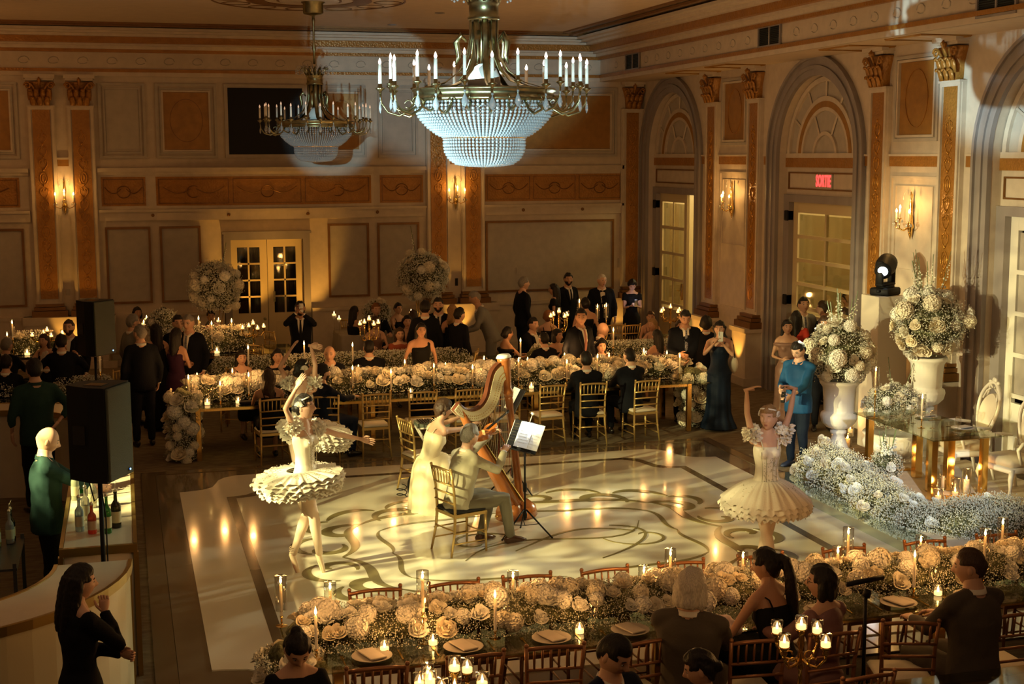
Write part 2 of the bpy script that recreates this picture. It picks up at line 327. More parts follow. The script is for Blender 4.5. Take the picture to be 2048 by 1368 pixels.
# pilasters: shaft, gold strip with relief, Corinthian capital, base block, pedestal
def relief(mb,z0,z1,d,f):
    z=z0+.1
    def T(pts,r=.006,cl=False): mb.tube([f(a,b) for a,b in pts],r,4,closed=cl)
    k=0
    while z<z1-.1:
        if k%4==0: T([(.075*cos(t),z+.13+.12*sin(t)) for t in [i*2*PI/14 for i in range(14)]],.007,True); T([(.035*cos(t),z+.13+.07*sin(t)) for t in [i*2*PI/10 for i in range(10)]],.006,True); z+=.3
        else:
            for s_ in (-1,1): T([(s_*(.01+.09*sin(t)*(.5+.5*t/3)),z+.07*t) for t in [i*.5 for i in range(7)]]); T([(s_*(.05+.03*cos(t)),z+.16+.03*sin(t)) for t in [i*.9 for i in range(6)]])
            z+=.25
        T([(0,z-.02),(0,z+.03)],.012); k+=1
def capital(name,parent,f,mat):
    """f(a,d,z): a along the wall, d out of the wall"""
    m=MB()
    def q(v): return [f(*p) for p in v]
    def lf(pts,r,n=6,cl=False): m.tube([f(*p) for p in pts],r,n,closed=cl)
    bell=[(-.17,5.2),(.17,5.2),(.18,5.42),(.25,5.62),(.27,5.66),(-.27,5.66),(-.25,5.62),(-.18,5.42)]
    v=[f(a,.0,z) for a,z in bell]+[f(a*.96,.14,z) for a,z in bell]; n=8
    m.add(v,[(i,(i+1)%n,(i+1)%n+n,i+n) for i in range(n)]+[tuple(range(n,2*n))])
    for row,(z0,hh,ks) in enumerate(((5.2,.15,(-.13,0,.13)),(5.3,.2,(-.17,-.06,.06,.17)))):
        for a in ks:
            L=[(a,.15,z0),(a,.17,z0+hh*.5),(a*1.05,.19,z0+hh*.85),(a*1.08,.235,z0+hh),(a*1.08,.24,z0+hh-.03)]
            m.tube([f(*p) for p in L],[(.045,.02),(.06,.022),(.05,.022),(.045,.02),(.02,.01)],6,side=Vector(f(1,0,0))-Vector(f(0,0,0)))
    for sg in (-1,1):
        c=(sg*.215,5.58); lf([(c[0]+sg*(.07-.05*t/9)*cos(t*sg if 0 else t)*1.0,.2,c[1]+(.07-.05*t/9)*sin(t)) for t in [i*.6 for i in range(15)]],.017,5)
        lf([(sg*.06,.16,5.42),(sg*.1,.18,5.52),(sg*.17,.2,5.63)],[.015,.02,.02],5)
    lf([(0,.15,5.5),(0,.2,5.6),(0,.25,5.7),(0,.22,5.74)],[.02,.02,.03,.012],6)
    m.ball(f(0,.21,5.68),.04)
    return m.build(name,mat,parent,True)
def pilaster(name,parent,f,gold=True,ped=True,w=.26):
    b=lambda mb,a0,a1,d0,d1,z0,z1,mi=0:(lambda p,q:mb.box(min(p[0],q[0]),min(p[1],q[1]),z0,max(p[0],q[0]),max(p[1],q[1]),z1,mi))(f(a0,d0,0),f(a1,d1,0))
    m=MB(); b(m,-w,w,0,.07,1.3,5.2); b(m,-w+.02,-w+.07,0,.1,1.35,5.12); b(m,w-.07,w-.02,0,.1,1.35,5.12); b(m,-w+.018,w-.018,0,.102,5.12,5.171); b(m,-w-.002,w+.002,0,.12,5.171,5.203); m.build('pilaster_shaft',WALL,parent)
    m=MB(); b(m,-.165,.165,.06,.085,1.4,5.12); m.build('gold_strip',GOLDR,parent)
    m=MB(); relief(m,1.45,4.6,0,lambda a,z:f(a,.09,z)); m.build('strip_relief',pm_relief,parent,True)
    capital('capital',parent,f,GOLDR)
    m=MB(); b(m,-.29,.29,0,.22,5.72,5.8); b(m,-.26,.26,0,.18,5.68,5.72); m.build('abacus',WALL,parent)
    m=MB(); b(m,-.27,.27,0,.16,1.25,1.3); b(m,-.30,.30,0,.2,1.18,1.24); b(m,-.34,.34,0,.24,1.05,1.17); m.build('base_block',GOLDD,parent)
pm_relief=pm('bright_gold_relief',(.62,.30,.06),.28,metal=.7)
for x in (-1.43,-.69,6.52,7.28): pilaster('pilaster',wb,lambda a,d,z,x=x:(x+a,YB-d,z))
pilaster('pilaster',wb,lambda a,d,z:(10.9+a*.85,YB-d,z),w=.3)
for x in (-1.06,6.9): 
    W(MB().box(x-.85,YB-.32,0,x+.85,YB,.9).box(x-.88,YB-.35,.9,x+.88,YB,1.05).box(x-.88,YB-.36,0,x+.88,YB,.15),'pedestal',WALL)
    W(MB().box(x-.105,YB-.03,4.02,x+.105,YB,4.15),'gold_panel',GOLDP); W(MB().box(x-.11,YB-.05,4.15,x+.11,YB,4.19),'ledge_moulding',WALL)
# back double door
dr=sempty('door_1')
m=MB(); 
for a in (2.0,3.62): m.box(a,YB-.12,0,a+.14,YB+.1,2.5)
m.box(2.0,YB-.122,2.5,3.76,YB+.1,2.62); m.box(1.97,YB-.16,2.62,3.79,YB+.05,2.67); m.build('door_frame',GREYP,dr)
CURT=pm('dark_curtain_behind_glass',(.045,.035,.03),.8,bump=1,scale=3,stretch=(8,1,.05),tex='WAVE')
for k in (0,1):
    x0=2.14+.74*k; x1=x0+.74; m=MB().box(x0+.005,YB-.02,0,x0+.13,YB+.05,2.5).box(x1-.15,YB-.02,0,x1-.005,YB+.05,2.5).box(x0+.13,YB-.018,2.34,x1-.15,YB+.048,2.499).box(x0+.13,YB-.018,0.001,x1-.15,YB+.048,.97)
    xa=x0+.13; xb=x1-.15; m.bc((xa+xb)/2,YB+.01,1.65,.035,.05,1.4)
    for j in (1,2,3): m.bc((xa+xb)/2,YB+.01,.97+j*1.37/4,xb-xa,.05,.035)
    m.build('door_leaf',CREAMD,dr); m=frame(MB(),x0+.16,x1-.16,.15,.8,.03,YB-.035,YB-.02); m.build('door_moulding',CREAMD,dr)
    for j in range(4):
        for i in (0,1): MB().box([xa,(xa+xb)/2+.017][i],YB+.012,.985+j*1.37/4,[(xa+xb)/2-.017,xb][i],YB+.018,.955+(j+1)*1.37/4).build('glass_pane',PG,dr)
MB().box(2.1,YB+.3,0,3.7,YB+.32,2.6).build('curtain',CURT,dr)
MB().at(2.8,YB-.03,.85,rx=PI/2).lathe([(.03,0),(.03,.02),(.012,.03),(.03,.05),(.03,.07),(0,.08)],12).build('door_knob',BRASS,dr)
MB().box(2.99,YB-.03,1.2,3.03,YB-.02,1.42).build('push_plate',BRASS,dr)

# ---- right wall ----
wr=sempty('wall_right'); V=lambda mb,n,mat,sm=False: mb.build(n,mat,wr,sm)
ARC=((27.28,27.28),(21.0,21.0),(14.8,14.8),(8.6,8.6)); ri=1.34; ro=1.66; ZI=4.16
ys=[-2]+[y for c,_ in reversed(ARC) for y in (c-ri,c+ri)]+[YB]
m=MB()
for i in range(0,len(ys),2): m.box(XR,ys[i],0,XR+.35,ys[i+1],ZI)
for i in range(0,len(ys),2): m.box(XR,ys[i],ZI,XR+.35,ys[i+1],ZC)
for c,_ in ARC:
    A=[(c+ri*cos(t),ZI+ri*sin(t)) for t in [PI*i/24 for i in range(25)]]; B=[(c+ri*cos(PI*i/24),ZC) for i in range(25)]; m.strip(A,B,XR,XR+.35,'x')
V(m,'plaster',WALL)
V(MB().box(XR-.03,-2,.98,XR,6,1.02),'dado_line',WALL)
def gbar(y0,y1): V(MB().box(XR-.03,y0,4.02,XR,y1,4.17),'gold_band',GOLDR); V(MB().box(XR-.05,y0,4.17,XR,y1,4.2),'ledge_moulding',WALL)
PIL=((25.08,23.2),(18.9,17.0),(12.72,10.82),(6.5,4.7))
for a,b in PIL:
    for y in (a,b): pilaster('pilaster',wr,lambda q,d,z,y=y:(XR-d,y-q,z))
    for y in (a,b): V(MB().box(XR-.3,y-.3,0,XR,y+.3,.98).box(XR-.34,y-.34,.98,XR,y+.34,1.06).box(XR-.34,y-.34,0,XR,y+.34,.15),'pedestal',WALL)
    gbar(b+.28,a-.28); c=(a+b)/2
    V(frame(MB(),c-.58,c+.58,4.38,5.62,.05,XR-.04,XR,'x'),'panel_frame',PANEL); V(frame(MB(),c-.5,c+.5,4.44,5.56,.035,XR-.05,XR,'x'),'panel_frame',WALL)
    V(MB().box(XR-.02,c-.44,4.48,XR-.002,c+.44,5.52),'gold_panel',GOLDP); V(ring(MB(),c,5.0,.3,.42,.012,XR-.03,XR-.018,'x'),'oval_relief',GOLDR)
    V(frame(frame(MB(),c-.62,c+.62,1.3,3.88,.03,XR-.03,XR,'x'),c-.5,c+.5,2.5,3.74,.015,XR-.02,XR,'x'),'panel_frame',WALL)
ydone=[YB]
def halfring(mb,c,r0,r1,x0,x1,n=24,mi=0): return mb.strip([(c+r1*cos(PI*i/n),ZI+r1*sin(PI*i/n)) for i in range(n+1)],[(c+r0*cos(PI*i/n),ZI+r0*sin(PI*i/n)) for i in range(n+1)],x0,x1,'x',mi)
for k,(c,_) in enumerate(ARC):
    for y0,y1 in ((c+ro,c+ro+.2),(c-ro-.2,c-ro)): gbar(y0,min(y1,YB-.02))
    m=halfring(MB(),c,ri-.004,ro-.003,XR-.05,XR+.02); halfring(m,c,ro-.05,ro,XR-.09,XR-.04); halfring(m,c,ri+.1,ri+.16,XR-.08,XR-.04)
    for s_ in (-1,1): m.box(XR-.05,min(c+s_*(ri-.004),c+s_*(ro-.003)),0,XR+.02,max(c+s_*(ri-.004),c+s_*(ro-.003)),ZI); a=c+s_*(ro-.025); m.box(XR-.09,a-.025,0,XR-.04,a+.025,ZI); a=c+s_*(ri+.13); m.box(XR-.08,a-.03,0,XR-.04,a+.03,ZI)
    V(m,'arch_band',GREYP)
    X0=XR+.2   # tympanum and door set back in the reveal
    n=24; m=MB(); m.prism([(c+ri*cos(PI*i/n),ZI+ri*sin(PI*i/n)) for i in range(n+1)],X0,X0+.1,'x'); V(m,'tympanum',PANEL)
    m=halfring(MB(),c,ri-.1,ri-.02,X0-.05,X0); halfring(m,c,.92,1.0,X0-.04,X0); halfring(m,c,.76,.82,X0-.04,X0); halfring(m,c,.36,.42,X0-.04,X0)
    for (r0,r1,angs) in ((1.0,1.25,(30,60,90,120,150)),(.42,.77,(60,120))):
        for a in angs: m.tube([(X0-.02,c+r0*cos(R(a)),ZI+r0*sin(R(a))),(X0-.02,c+r1*cos(R(a)),ZI+r1*sin(R(a)))],.022,4)
    V(m,'fan_moulding',WALL); V(MB().box(X0-.056,c-ri+.001,ZI-.019,X0+.1,c+ri-.001,ZI+.06),'sill_moulding',WALL)
    V(halfring(MB(),c,.82,.92,X0-.045,X0),'gold_arch_band',GOLDP)
    V(MB().box(X0-.06,c-ri,3.98,X0+.1,c+ri,ZI-.02),'gold_band',GOLDR)
    V(MB().box(X0-.02,c-ri,3.51,X0+.1,c+ri,3.979),'transom_panel',WALL)
    V(frame(MB(),c-ri+.08,c+ri-.08,3.6,3.9,.025,X0-.045,X0-.02,'x'),'transom_moulding',GOLDD)
    d=sempty('door_%d'%(k+2))
    m=MB(); m.box(X0-.08,c+ri-.2,0,X0+.14,c+ri,3.38).box(X0-.08,c-ri,0,X0+.14,c-ri+.2,3.38).box(X0-.082,c-ri,3.38,X0+.142,c+ri,3.51); m.build('door_frame',GREYP,d)
    lm=[CREAMD,WHP][k>=2]
    W2=ri-.2
    leaves=[(c,c+W2),(c-W2,c)] if k>=2 else [(c+W2-1.0,c+W2+.0)] 
    if k==0: leaves=[(c-.35,c+W2)]
    if k==1: leaves=[(c-W2+.0,c+W2)]
    for (a,b) in leaves:
        m=MB(); x0,x1=X0+.02,X0+.08; zb=1.55 if k==1 else 1.0; sw=.16 if k else .13
        m.box(x0,a,0,x1,a+sw,3.38).box(x0,b-sw,0,x1,b,3.38).box(x0+.002,a+sw,3.2,x1-.002,b-sw,3.379).box(x0+.002,a+sw,.001,x1-.002,b-sw,zb-.1)
        na=2; nr=4
        for j in range(1,na): yy=a+sw+(b-a-2*sw)*j/na; m.box(x0+.004,yy-.022,zb-.1,x1-.004,yy+.022,3.2)
        for j in range(0,nr): zz=zb+(3.2-zb)*j/nr; m.box(x0-.01,a+sw,zz-.03,x1,b-sw,zz+.03)
        m.build('door_leaf',lm,d)
        for i in range(na):
            for j in range(nr):
                ya=a+sw+(b-a-2*sw)*i/na+.02; yb_=a+sw+(b-a-2*sw)*(i+1)/na-.02
                MB().box(x0+.02,ya,zb+(3.2-zb)*j/nr+.03,x0+.026,yb_,zb+(3.2-zb)*(j+1)/nr-.03).build('glass_pane',PG if k<2 else PANEL,d)
    if k<2:
        for z in (1.66,3.14): MB().box(X0-.12,c+W2+.0,z-.09,X0+.02,c+W2+.10,z+.09,bev=.01).build('hinge',BLACK,d)
        MB().box(X0-.02,c-.22,1.15,X0+.02,c-.14,1.5,bev=.01).tube([(X0-.06,c-.18,1.35),(X0-.08,c-.1,1.36)],.012).build('door_handle',GOLDM,d)
# corridor behind the arches
m=MB().box(XR+3.6,5,0,XR+3.7,YB,4).box(XR+.35,5,3.9,XR+3.7,YB,4).box(XR+.35,24.2,0,XR+3.7,24.3,4).box(XR+.35,YB,0,XR+3.7,YB+.1,4).box(XR+.35,17.6,0,XR+3.7,17.7,4); struct(m,'wall_corridor',CREAMD)
m=MB()
for y in (19.2,20.5,21.8,23.2,25.4,26.6,27.8): m.box(XR+3.5,y-.5,.6,XR+3.6,y-.4,3.4).box(XR+3.5,y+.3,.6,XR+3.6,y+.4,3.4).box(XR+3.5,y-.5,3.3,XR+3.6,y+.4,3.4)
for z in (1.2,1.9,2.6): m.box(XR+3.52,18.5,z,XR+3.6,28.2,z+.05)
o=struct(m,'trim_corridor_windows',WHP)
DG=pm('dark_window_glass',(.02,.022,.025),.08); m=MB()
for y in (19.2,20.5,21.8,23.2,25.4,26.6,27.8): m.box(XR+3.56,y-.4,.7,XR+3.6,y+.3,3.3)
m.build('glass_panes',DG,o)
light('corridor_lamp','POINT',(XR+2,21.2,3.6),170,(1,.78,.36),shadow_soft_size=.3); light('corridor_lamp','POINT',(XR+2,26.8,3.6),170,(1,.78,.36),shadow_soft_size=.3)
# exit sign
es=thing('exit_sign','red lit SORTIE exit sign above the glazed door in the right wall','sign',(XR+.2,21.0-.05+.0,3.75),-PI/2)
MB().box(-.27,-.06,-.13,.27,0,.13,bev=.01).build('housing',PANEL,es)
fc=bpy.data.curves.new('t','FONT'); fc.body='SORTIE'; fc.size=.27; fc.align_x='CENTER'; fc.align_y='CENTER'; fc.extrude=.004; fc.offset=.006; fc.space_character=1.06
fo=bpy.data.objects.new('t',fc); COL.objects.link(fo); fm=bpy.data.meshes.new_from_object(fo.evaluated_get(bpy.context.evaluated_depsgraph_get())); bpy.data.objects.remove(fo)
fm.transform(Matrix.Scale(.56,4,(1,0,0))); fm.transform(Matrix.Rotation(PI/2,4,'X')); o=link('lettering',fm,None,es,False); fm.materials.clear(); fm.materials.append(SIGNR); o.location=(0,-.066,0)
# frieze, soffit and ceiling mouldings
def cove(off,z0,z1,th,mat,name,back=True):
    """moulding running along the back and right friezes; off = distance out of the frieze planes"""
    xr=10.15-off; yb=YB-.06-off; m=MB()
    m.box(XL,yb,z0,xr+ (10.15-xr)+.0,yb+th,z1); m.box(xr,-2,z0,xr+th,yb+th,z1)
    return struct(m,name,mat)
n_=[0]
def tr(*a): n_[0]+=1; return cove(*a[:4],a[4],'trim_%d'%n_[0])
o=struct(MB().box(XL,YB-.06,5.8,10.3,YB,ZC).box(10.15,-2,5.8,10.4,YB,ZC),'trim_frieze',WALL)
struct(MB().box(10.15,-2,5.78,XR,YB,5.84),'trim_soffit',CEIL)
tr(.05,5.86,5.92,.06,GOLDR); tr(.02,5.78,5.86,.04,WALL)
tr(.08,6.24,6.30,.1,GOLDR); tr(.16,6.30,6.36,.2,WALL); tr(.26,6.36,6.40,.3,WALL)
tr(.38,6.40,6.52,.4,GOLDR); tr(.5,6.52,6.57,.5,WALL); tr(.66,6.57,6.61,.7,WALL); tr(.8,6.61,6.66,.9,WALL)
tr(1.05,6.66,6.70,.08,GOLDD); tr(1.25,6.69,6.72,.1,GOLDD)
m=MB()
for a,b in PIL:
    for y in (a,b): m.tube([(10.3,y-.45,5.775),(XR-.1,y-.45,5.775),(XR-.1,y+.45,5.775),(10.3,y+.45,5.775)],.02,4,closed=True)
struct(m,'trim_soffit_coffers',GOLDP)
# frieze relief scrolls
m=MB()
for i in range(26):
    x=-3.9+i*.55; m.tube([(x+.1*cos(t),YB-.065,6.07+.09*sin(t)*(1-t*.08)) for t in [j*.7 for j in range(9)]],.008,4)
for i in range(44):
    y=3+i*.58; m.tube([(10.147,y+.1*cos(t),6.07+.09*sin(t)*(1-t*.08)) for t in [j*.7 for j in range(9)]],.008,4)
struct(m,'trim_frieze_scrolls',PANEL)
VENTM=pm('dark_grille',(.02,.030,.03),.5)
for y0,y1,lab in ((22.2,23.2,'dark wall grille in the frieze above the first pilaster pair right of the sortie door'),(15.4,16.4,'dark wall grille in the frieze, cut by the top edge'),(27.0,27.9,'small dark grille in the frieze nearest the corner')):
    pass
for i,(px,py) in enumerate(((1540,72),(1995,3),(1266,123))):
    c=PX(px,py,10.14); v=thing('air_grille',['dark air grille high in the right frieze above the sortie arch','dark air grille at the top right edge of the picture','small dark air grille high in the frieze nearest the back corner'][i],'grille',(10.14,c.y,c.z),0,None)
    frame(MB(),-.4,.4,-.17,.17,.03,-.03,.0,'x').box(-.025,-.015,-.17,0,.015,.17).build('frame',GREYP,v)
    m=MB(); 
    for j in range(11): m.at(-.006,0,-.14+j*.028,ry=.5).box(-.01,-.38,-.002,.01,.38,.002)
    m.build('slat',VENTM,v); MB().box(-.004,-.38,-.15,.0,.38,.15).build('backing',BLACK,v)
# left wall and rear enclosure (out of the picture, keeps the room a room)
struct(MB().box(XL-.2,-2,0,XL,YB,ZC),'wall_left',WALL)
struct(MB().box(XL,-2.2,0,XR,-2,ZC),'wall_front',WALL)
struct(MB().box(XR,-2.0,5.84,XR+.36,YB,ZC),'trim_upper_wall',WALL)
# ceiling medallion print rings
md=sempty('trim_medallion',(3.1,23.2,ZC))
m=MB(); 
for r0,r1 in ((.5,.53),(.72,1.02),(1.55,1.58)): ring(m,0,0,r1,r1,r1-r0,-.012,0,'z',40)
for i in range(12):
    a=i*PI/6; ring(m,1.3*cos(a),1.3*sin(a),.24,.24,.02,-.01,0,'z',14)
m.build('ring_moulding',GOLDD,md)
MB().lathe([(.5,0),(.48,-.02),(0,-.025)],32).build('rose',WALL,md)
for (x,y) in ((-1.2,24),(5.6,24.6),(1.0,20),(6.8,17),(7.6,21.5),(-3.2,26.2),(5.2,27)):
    v=thing('ceiling_downlight','small unlit recessed downlight in the ceiling','light',(x,y,ZC),0,'recessed ceiling downlights'); MB().lathe([(.09,-.002),(.09,-.012),(.07,-.012),(.06,-.002)],14).build('rim',GREYP,v); MB().lathe([(.06,-.004),(0,-.003)],12).build('lens',BLACK,v)

# ---- dance floor ----
df=tag(bpy.data.objects.new('dance_floor',None),'glossy white dance floor with taupe border and printed scrollwork','dance floor'); COL.objects.link(df)
df['kind']='thing'
dz=.03
MB().box(.3,10.0,0,8.15,18.55,dz-.012,bev=.01).build('platform',TAUPE,df)
MB().strip([(.12,9.9),(.12,18.72),(8.3,18.72),(8.3,9.9)],[(.3,10.05),(.3,18.55),(8.15,18.55),(8.15,10.05)],0,dz-.006,'z').build('edge_ramp',DLINE,df)
def notch(x0,y0,x1,y1,a,b,pinch=.12):
    """rectangle with S-curved cut corners, list of points"""
    out=[]
    for (cx,cy,sx,sy,fl) in ((x0,y0,1,1,0),(x1,y0,-1,1,1),(x1,y1,-1,-1,0),(x0,y1,1,-1,1)):
        q=[(0,b),(.12*a,b*.99),(.38*a,b*.93),(.55*a,b*.78),(.62*a,b*.55),(.68*a,b*.3),(.8*a,b*.12),(a,0)]
        pts=[(cx+sx*u,cy+sy*v) for u,v in q]
        if fl: pts=pts[::-1]
        out+=pts
    return out
MB().prism(notch(.57,10.4,7.85,18.2,.75,.75),dz-.012,dz,'z').build('white_panel',WHITE,df)
A=notch(1.12,10.9,7.22,17.75,.62,.72); c0=(4.17,14.3)
B=[(c0[0]+(x-c0[0])*(1-.11/3.05),c0[1]+(y-c0[1])*(1-.11/3.4)) for x,y in A]
MB().strip(A,B,dz,dz+.0015,'z',closed=True).build('border_print',DLINE,df)
SZc=[0]
def stroke(m,pts,wmax,z=dz,tip=0):
    n=len(pts); Lf=[];Rt=[]
    for i,(x,y) in enumerate(pts):
        x2,y2=pts[min(i+1,n-1)]; x1,y1=pts[max(i-1,0)]; dx,dy=x2-x1,y2-y1; l=math.hypot(dx,dy) or 1; t=i/(n-1); w_=wmax*(sin(PI*min(1,t*.9+.05))**.8 if not tip else (1-t)**.7)/2
        Lf.append((x-dy/l*w_,y+dx/l*w_)); Rt.append((x+dy/l*w_,y-dx/l*w_))
    SZc[0]+=.00012; m.strip(Lf,Rt,z,z+.0012+SZc[0],'z')
def spiral(cx,cy,r,a0,turn,n=22,sg=1,end=.12): return [(cx+r*(1-(1-end)*t)*cos(a0+sg*turn*t),cy+r*(1-(1-end)*t)*sin(a0+sg*turn*t)) for t in [i/n for i in range(n+1)]]
m=MB(); ox,oy=4.25,14.05
def mir(pts,sx,sy): return [(ox+sx*(x),oy+sy*(y)) for x,y in pts]
def bez(p0,p1,p2,p3,n=14): return [tuple(sum(c*q[k] for c,q in zip(((1-t)**3,3*t*(1-t)**2,3*t*t*(1-t),t**3),(p0,p1,p2,p3))) for k in (0,1)) for t in [i/n for i in range(n+1)]]
for sx in (-1,1):
    for sy in (-1,1):
        for pts,wd in ((bez((0,1.75),(.6,1.5),(1.3,1.75),(1.75,1.25)),.11),(spiral(1.2,1.55,.38,-.6,4.6,sg=1),.12),(spiral(.55,1.75,.3,3.4,4.4,sg=-1),.09),
            (bez((1.75,1.25),(2.2,.9),(1.7,.5),(2.15,0)),.1),(spiral(1.98,.95,.32,2.2,4.8,sg=-1),.12),(spiral(2.3,.35,.26,2.6,4.5,sg=1),.1),
            (bez((.1,1.3),(.8,1.05),(1.2,1.3),(1.6,.9)),.05),(bez((1.6,.9),(1.75,.6),(1.5,.3),(1.62,0)),.05),
            (bez((1.5,1.8),(1.7,2.0),(2.0,1.8),(2.1,1.5)),.1),(bez((2.1,1.45),(2.35,1.5),(2.5,1.2),(2.3,1.0)),.09),(bez((2.3,.8),(2.6,.8),(2.7,.4),(2.45,.2)),.09),
            (bez((.7,2.05),(1.0,2.25),(1.3,2.1),(1.35,1.85)),.08),(bez((1.75,1.25),(1.95,1.3),(2.05,1.2),(2.1,1.1)),.06),(bez((.0,2.0),(.15,2.15),(.35,2.15),(.5,2.0)),.07)):
            stroke(m,mir(pts,sx,sy),wd*1.15)
m.build('scroll_print',SCROLL,df)
m=MB(); 
for pts in (bez((-1.2,-.5),(-.4,.9),(.6,-.9),(1.1,.5)),spiral(-.9,.1,.5,0,5),spiral(.9,-.1,.45,PI,5),bez((-.6,-.3),(0,.2),(.3,.6),(.9,.1)),bez((.2,-.8),(.9,-.4),(1.3,.2),(.7,.4))): stroke(m,[(ox+.25+x,oy+y) for x,y in pts],.035)
m.build('monogram_print',SCROLL,df)
# stage for the couple's table, mirrored edge
sg_=tag(bpy.data.objects.new('stage_platform',None),'low white carpeted stage with mirrored glass edge beside the dance floor','stage'); COL.objects.link(sg_)
SZ=.13
MIR=pm('mirrored_glass_edge',(.55,.62,.5),.06,metal=.85)
MB().box(7.9,10.9,0,10.8,15.9,SZ).build('deck',pm('pale_stage_carpet',(.62,.54,.42),.85,bump=.3,scale=90,var=.06),sg_)
MB().box(7.82,10.85,0,7.88,15.95,SZ+.004).build('mirror_skirt',MIR,sg_); MB().box(7.88,10.9,SZ,8.2,15.9,SZ+.004).build('mirror_border',MIR,sg_)
# ---------- bloom and foliage meshes (shared) ----------
def petal_mesh(n_rings,R0,seed,open_=.9,ruff=.12,np_=5):
    rg=random.Random(seed); m=MB()
    for k in range(n_rings):
        f=(k+1)/n_rings; rad=R0*(.16+.84*f); tilt=.12+open_*f; n=np_+(k//2)
        for j in range(n):
            a0=2*PI*(j+.5*k)/n+rg.uniform(-.2,.2); wd=PI/n*1.35; vs=[]
            for u in range(3):
                t=u/2; ph=tilt*(.35+.65*t)
                for v in range(4):
                    s_=(v/3-.5)*2; a=a0+s_*wd*(.55+.45*t if t<.9 else .8)
                    rr=rad*sin(min(1.6,ph))*(.45+.55*t)+rad*.10*t*t*(1+.8*sin(3*a+k)); z=R0*(.95-.35*f)*t*cos(ph*.55)-R0*.55*f*(1-t)+ruff*R0*sin(5*a+k*2)*t-.08*R0*abs(s_)*t
                    vs.append((rr*cos(a),rr*sin(a),z))
            fs=[(u*4+v,u*4+v+1,(u+1)*4+v+1,(u+1)*4+v) for u in range(2) for v in range(3)]
            m.add(vs,fs)
    m.ball((0,0,-.1*R0),(.5*R0,.5*R0,.45*R0),7,5)
    return m.mesh('rose')
def ball_bloom(R0,seed):
    rg=random.Random(seed); m=MB(); N=190
    m.ball((0,0,0),R0*.8,8,6)
    for i in range(N):
        z=1-2*(i+.5)/N
        if z<-.65: continue
        a=i*2.39996; r=math.sqrt(1-z*z); d=Vector((r*cos(a),r*sin(a),z)); u=d.cross(Vector((0,0,1))).normalized() if abs(z)<.98 else Vector((1,0,0)); v=d.cross(u); s_=R0*.185*rg.uniform(.8,1.25); c=d*R0*rg.uniform(.78,.95)
        k=rg.uniform(0,6); p=[c+(u*cos(k+q*PI/2)+v*sin(k+q*PI/2))*s_+d*s_*.45 for q in range(4)]; m.add([c]+p,[(0,1,2),(0,2,3),(0,3,4),(0,4,1)])
    return m.mesh('hydrangea')
ROSEM=[petal_mesh(4,1.0,i,.95+.15*i) for i in range(3)]; PEONM=[ball_bloom(1.0,i) for i in range(2)]
for i,me in enumerate(ROSEM): me.materials.append(ROSE[i%3]); me.polygons.foreach_set('use_smooth',[True]*len(me.polygons))
for i,me in enumerate(PEONM): me.materials.append(ROSE[i])
def dots(name,centers,rads,mat,parent):
    """thousands of tiny florets as one mesh"""
    c=np.array(centers); r=np.array(rads)[:,None,None]; n=len(c)
    b=np.array([[1,0,-.5],[-.5,.87,-.5],[-.5,-.87,-.5],[0,0,1]]); ang=np.random.rand(n)*6.28; ca,sa=np.cos(ang),np.sin(ang)
    v=np.repeat(b[None],n,0); x=v[:,:,0]*ca[:,None]-v[:,:,1]*sa[:,None]; y=v[:,:,0]*sa[:,None]+v[:,:,1]*ca[:,None]; v=np.stack([x,y,v[:,:,2]],2)*r+c[:,None,:]
    f=np.array([[0,2,1],[0,1,3],[1,2,3],[2,0,3]]); f=(f[None]+4*np.arange(n)[:,None,None]).reshape(-1,3)
    me=bpy.data.meshes.new(name); me.vertices.add(4*n); me.vertices.foreach_set('co',v.reshape(-1)); me.loops.add(12*n); me.loops.foreach_set('vertex_index',f.reshape(-1)); me.polygons.add(4*n); me.polygons.foreach_set('loop_start',np.arange(0,12*n,3)); me.update(calc_edges=True)
    o=link(name,me,mat,parent,False); o['kind']='stuff'; return o
def bloom(parent,p,r,normal,kind='rose',i=0):
    me=(ROSEM[i%3] if kind=='rose' else PEONM[i%2]); o=bpy.data.objects.new(kind,me); COL.objects.link(o); o.parent=parent
    q=Vector(normal).to_track_quat('Z','Y'); o.rotation_mode='QUATERNION'; o.rotation_quaternion=q; o.location=p; o.scale=(r,r,r*(.8 if kind=='rose' else 1)); return o
def blob(name,mat,parent,ells,vox=.03,amp=.03,fr=9):
    m=MB(); [m.ball(c,r,12,8) for c,r in ells]; me=remesh(m.mesh(),vox,1)
    displace(me,amp,fr)
    o=link(name,me,mat,parent); o['kind']='stuff'; return o
def dome_pts(n,L,Wd,Hh,z0,rg,rough=.12,flat=.0):
    """points over a rounded loaf along x"""
    out=[]
    for _ in range(n):
        x=rg.uniform(-L/2,L/2); a=rg.uniform(-.15,PI+.15); k=1+max(-.3,min(.14,rg.gauss(0,rough))); e=min(1,(L/2-abs(x))/.18+.35); out.append(((x,Wd/2*cos(a)*k*e,z0+max(0.01,Hh*sin(a)*k*e)),(.3*x/L,cos(a),sin(a)+.25)))
    return out
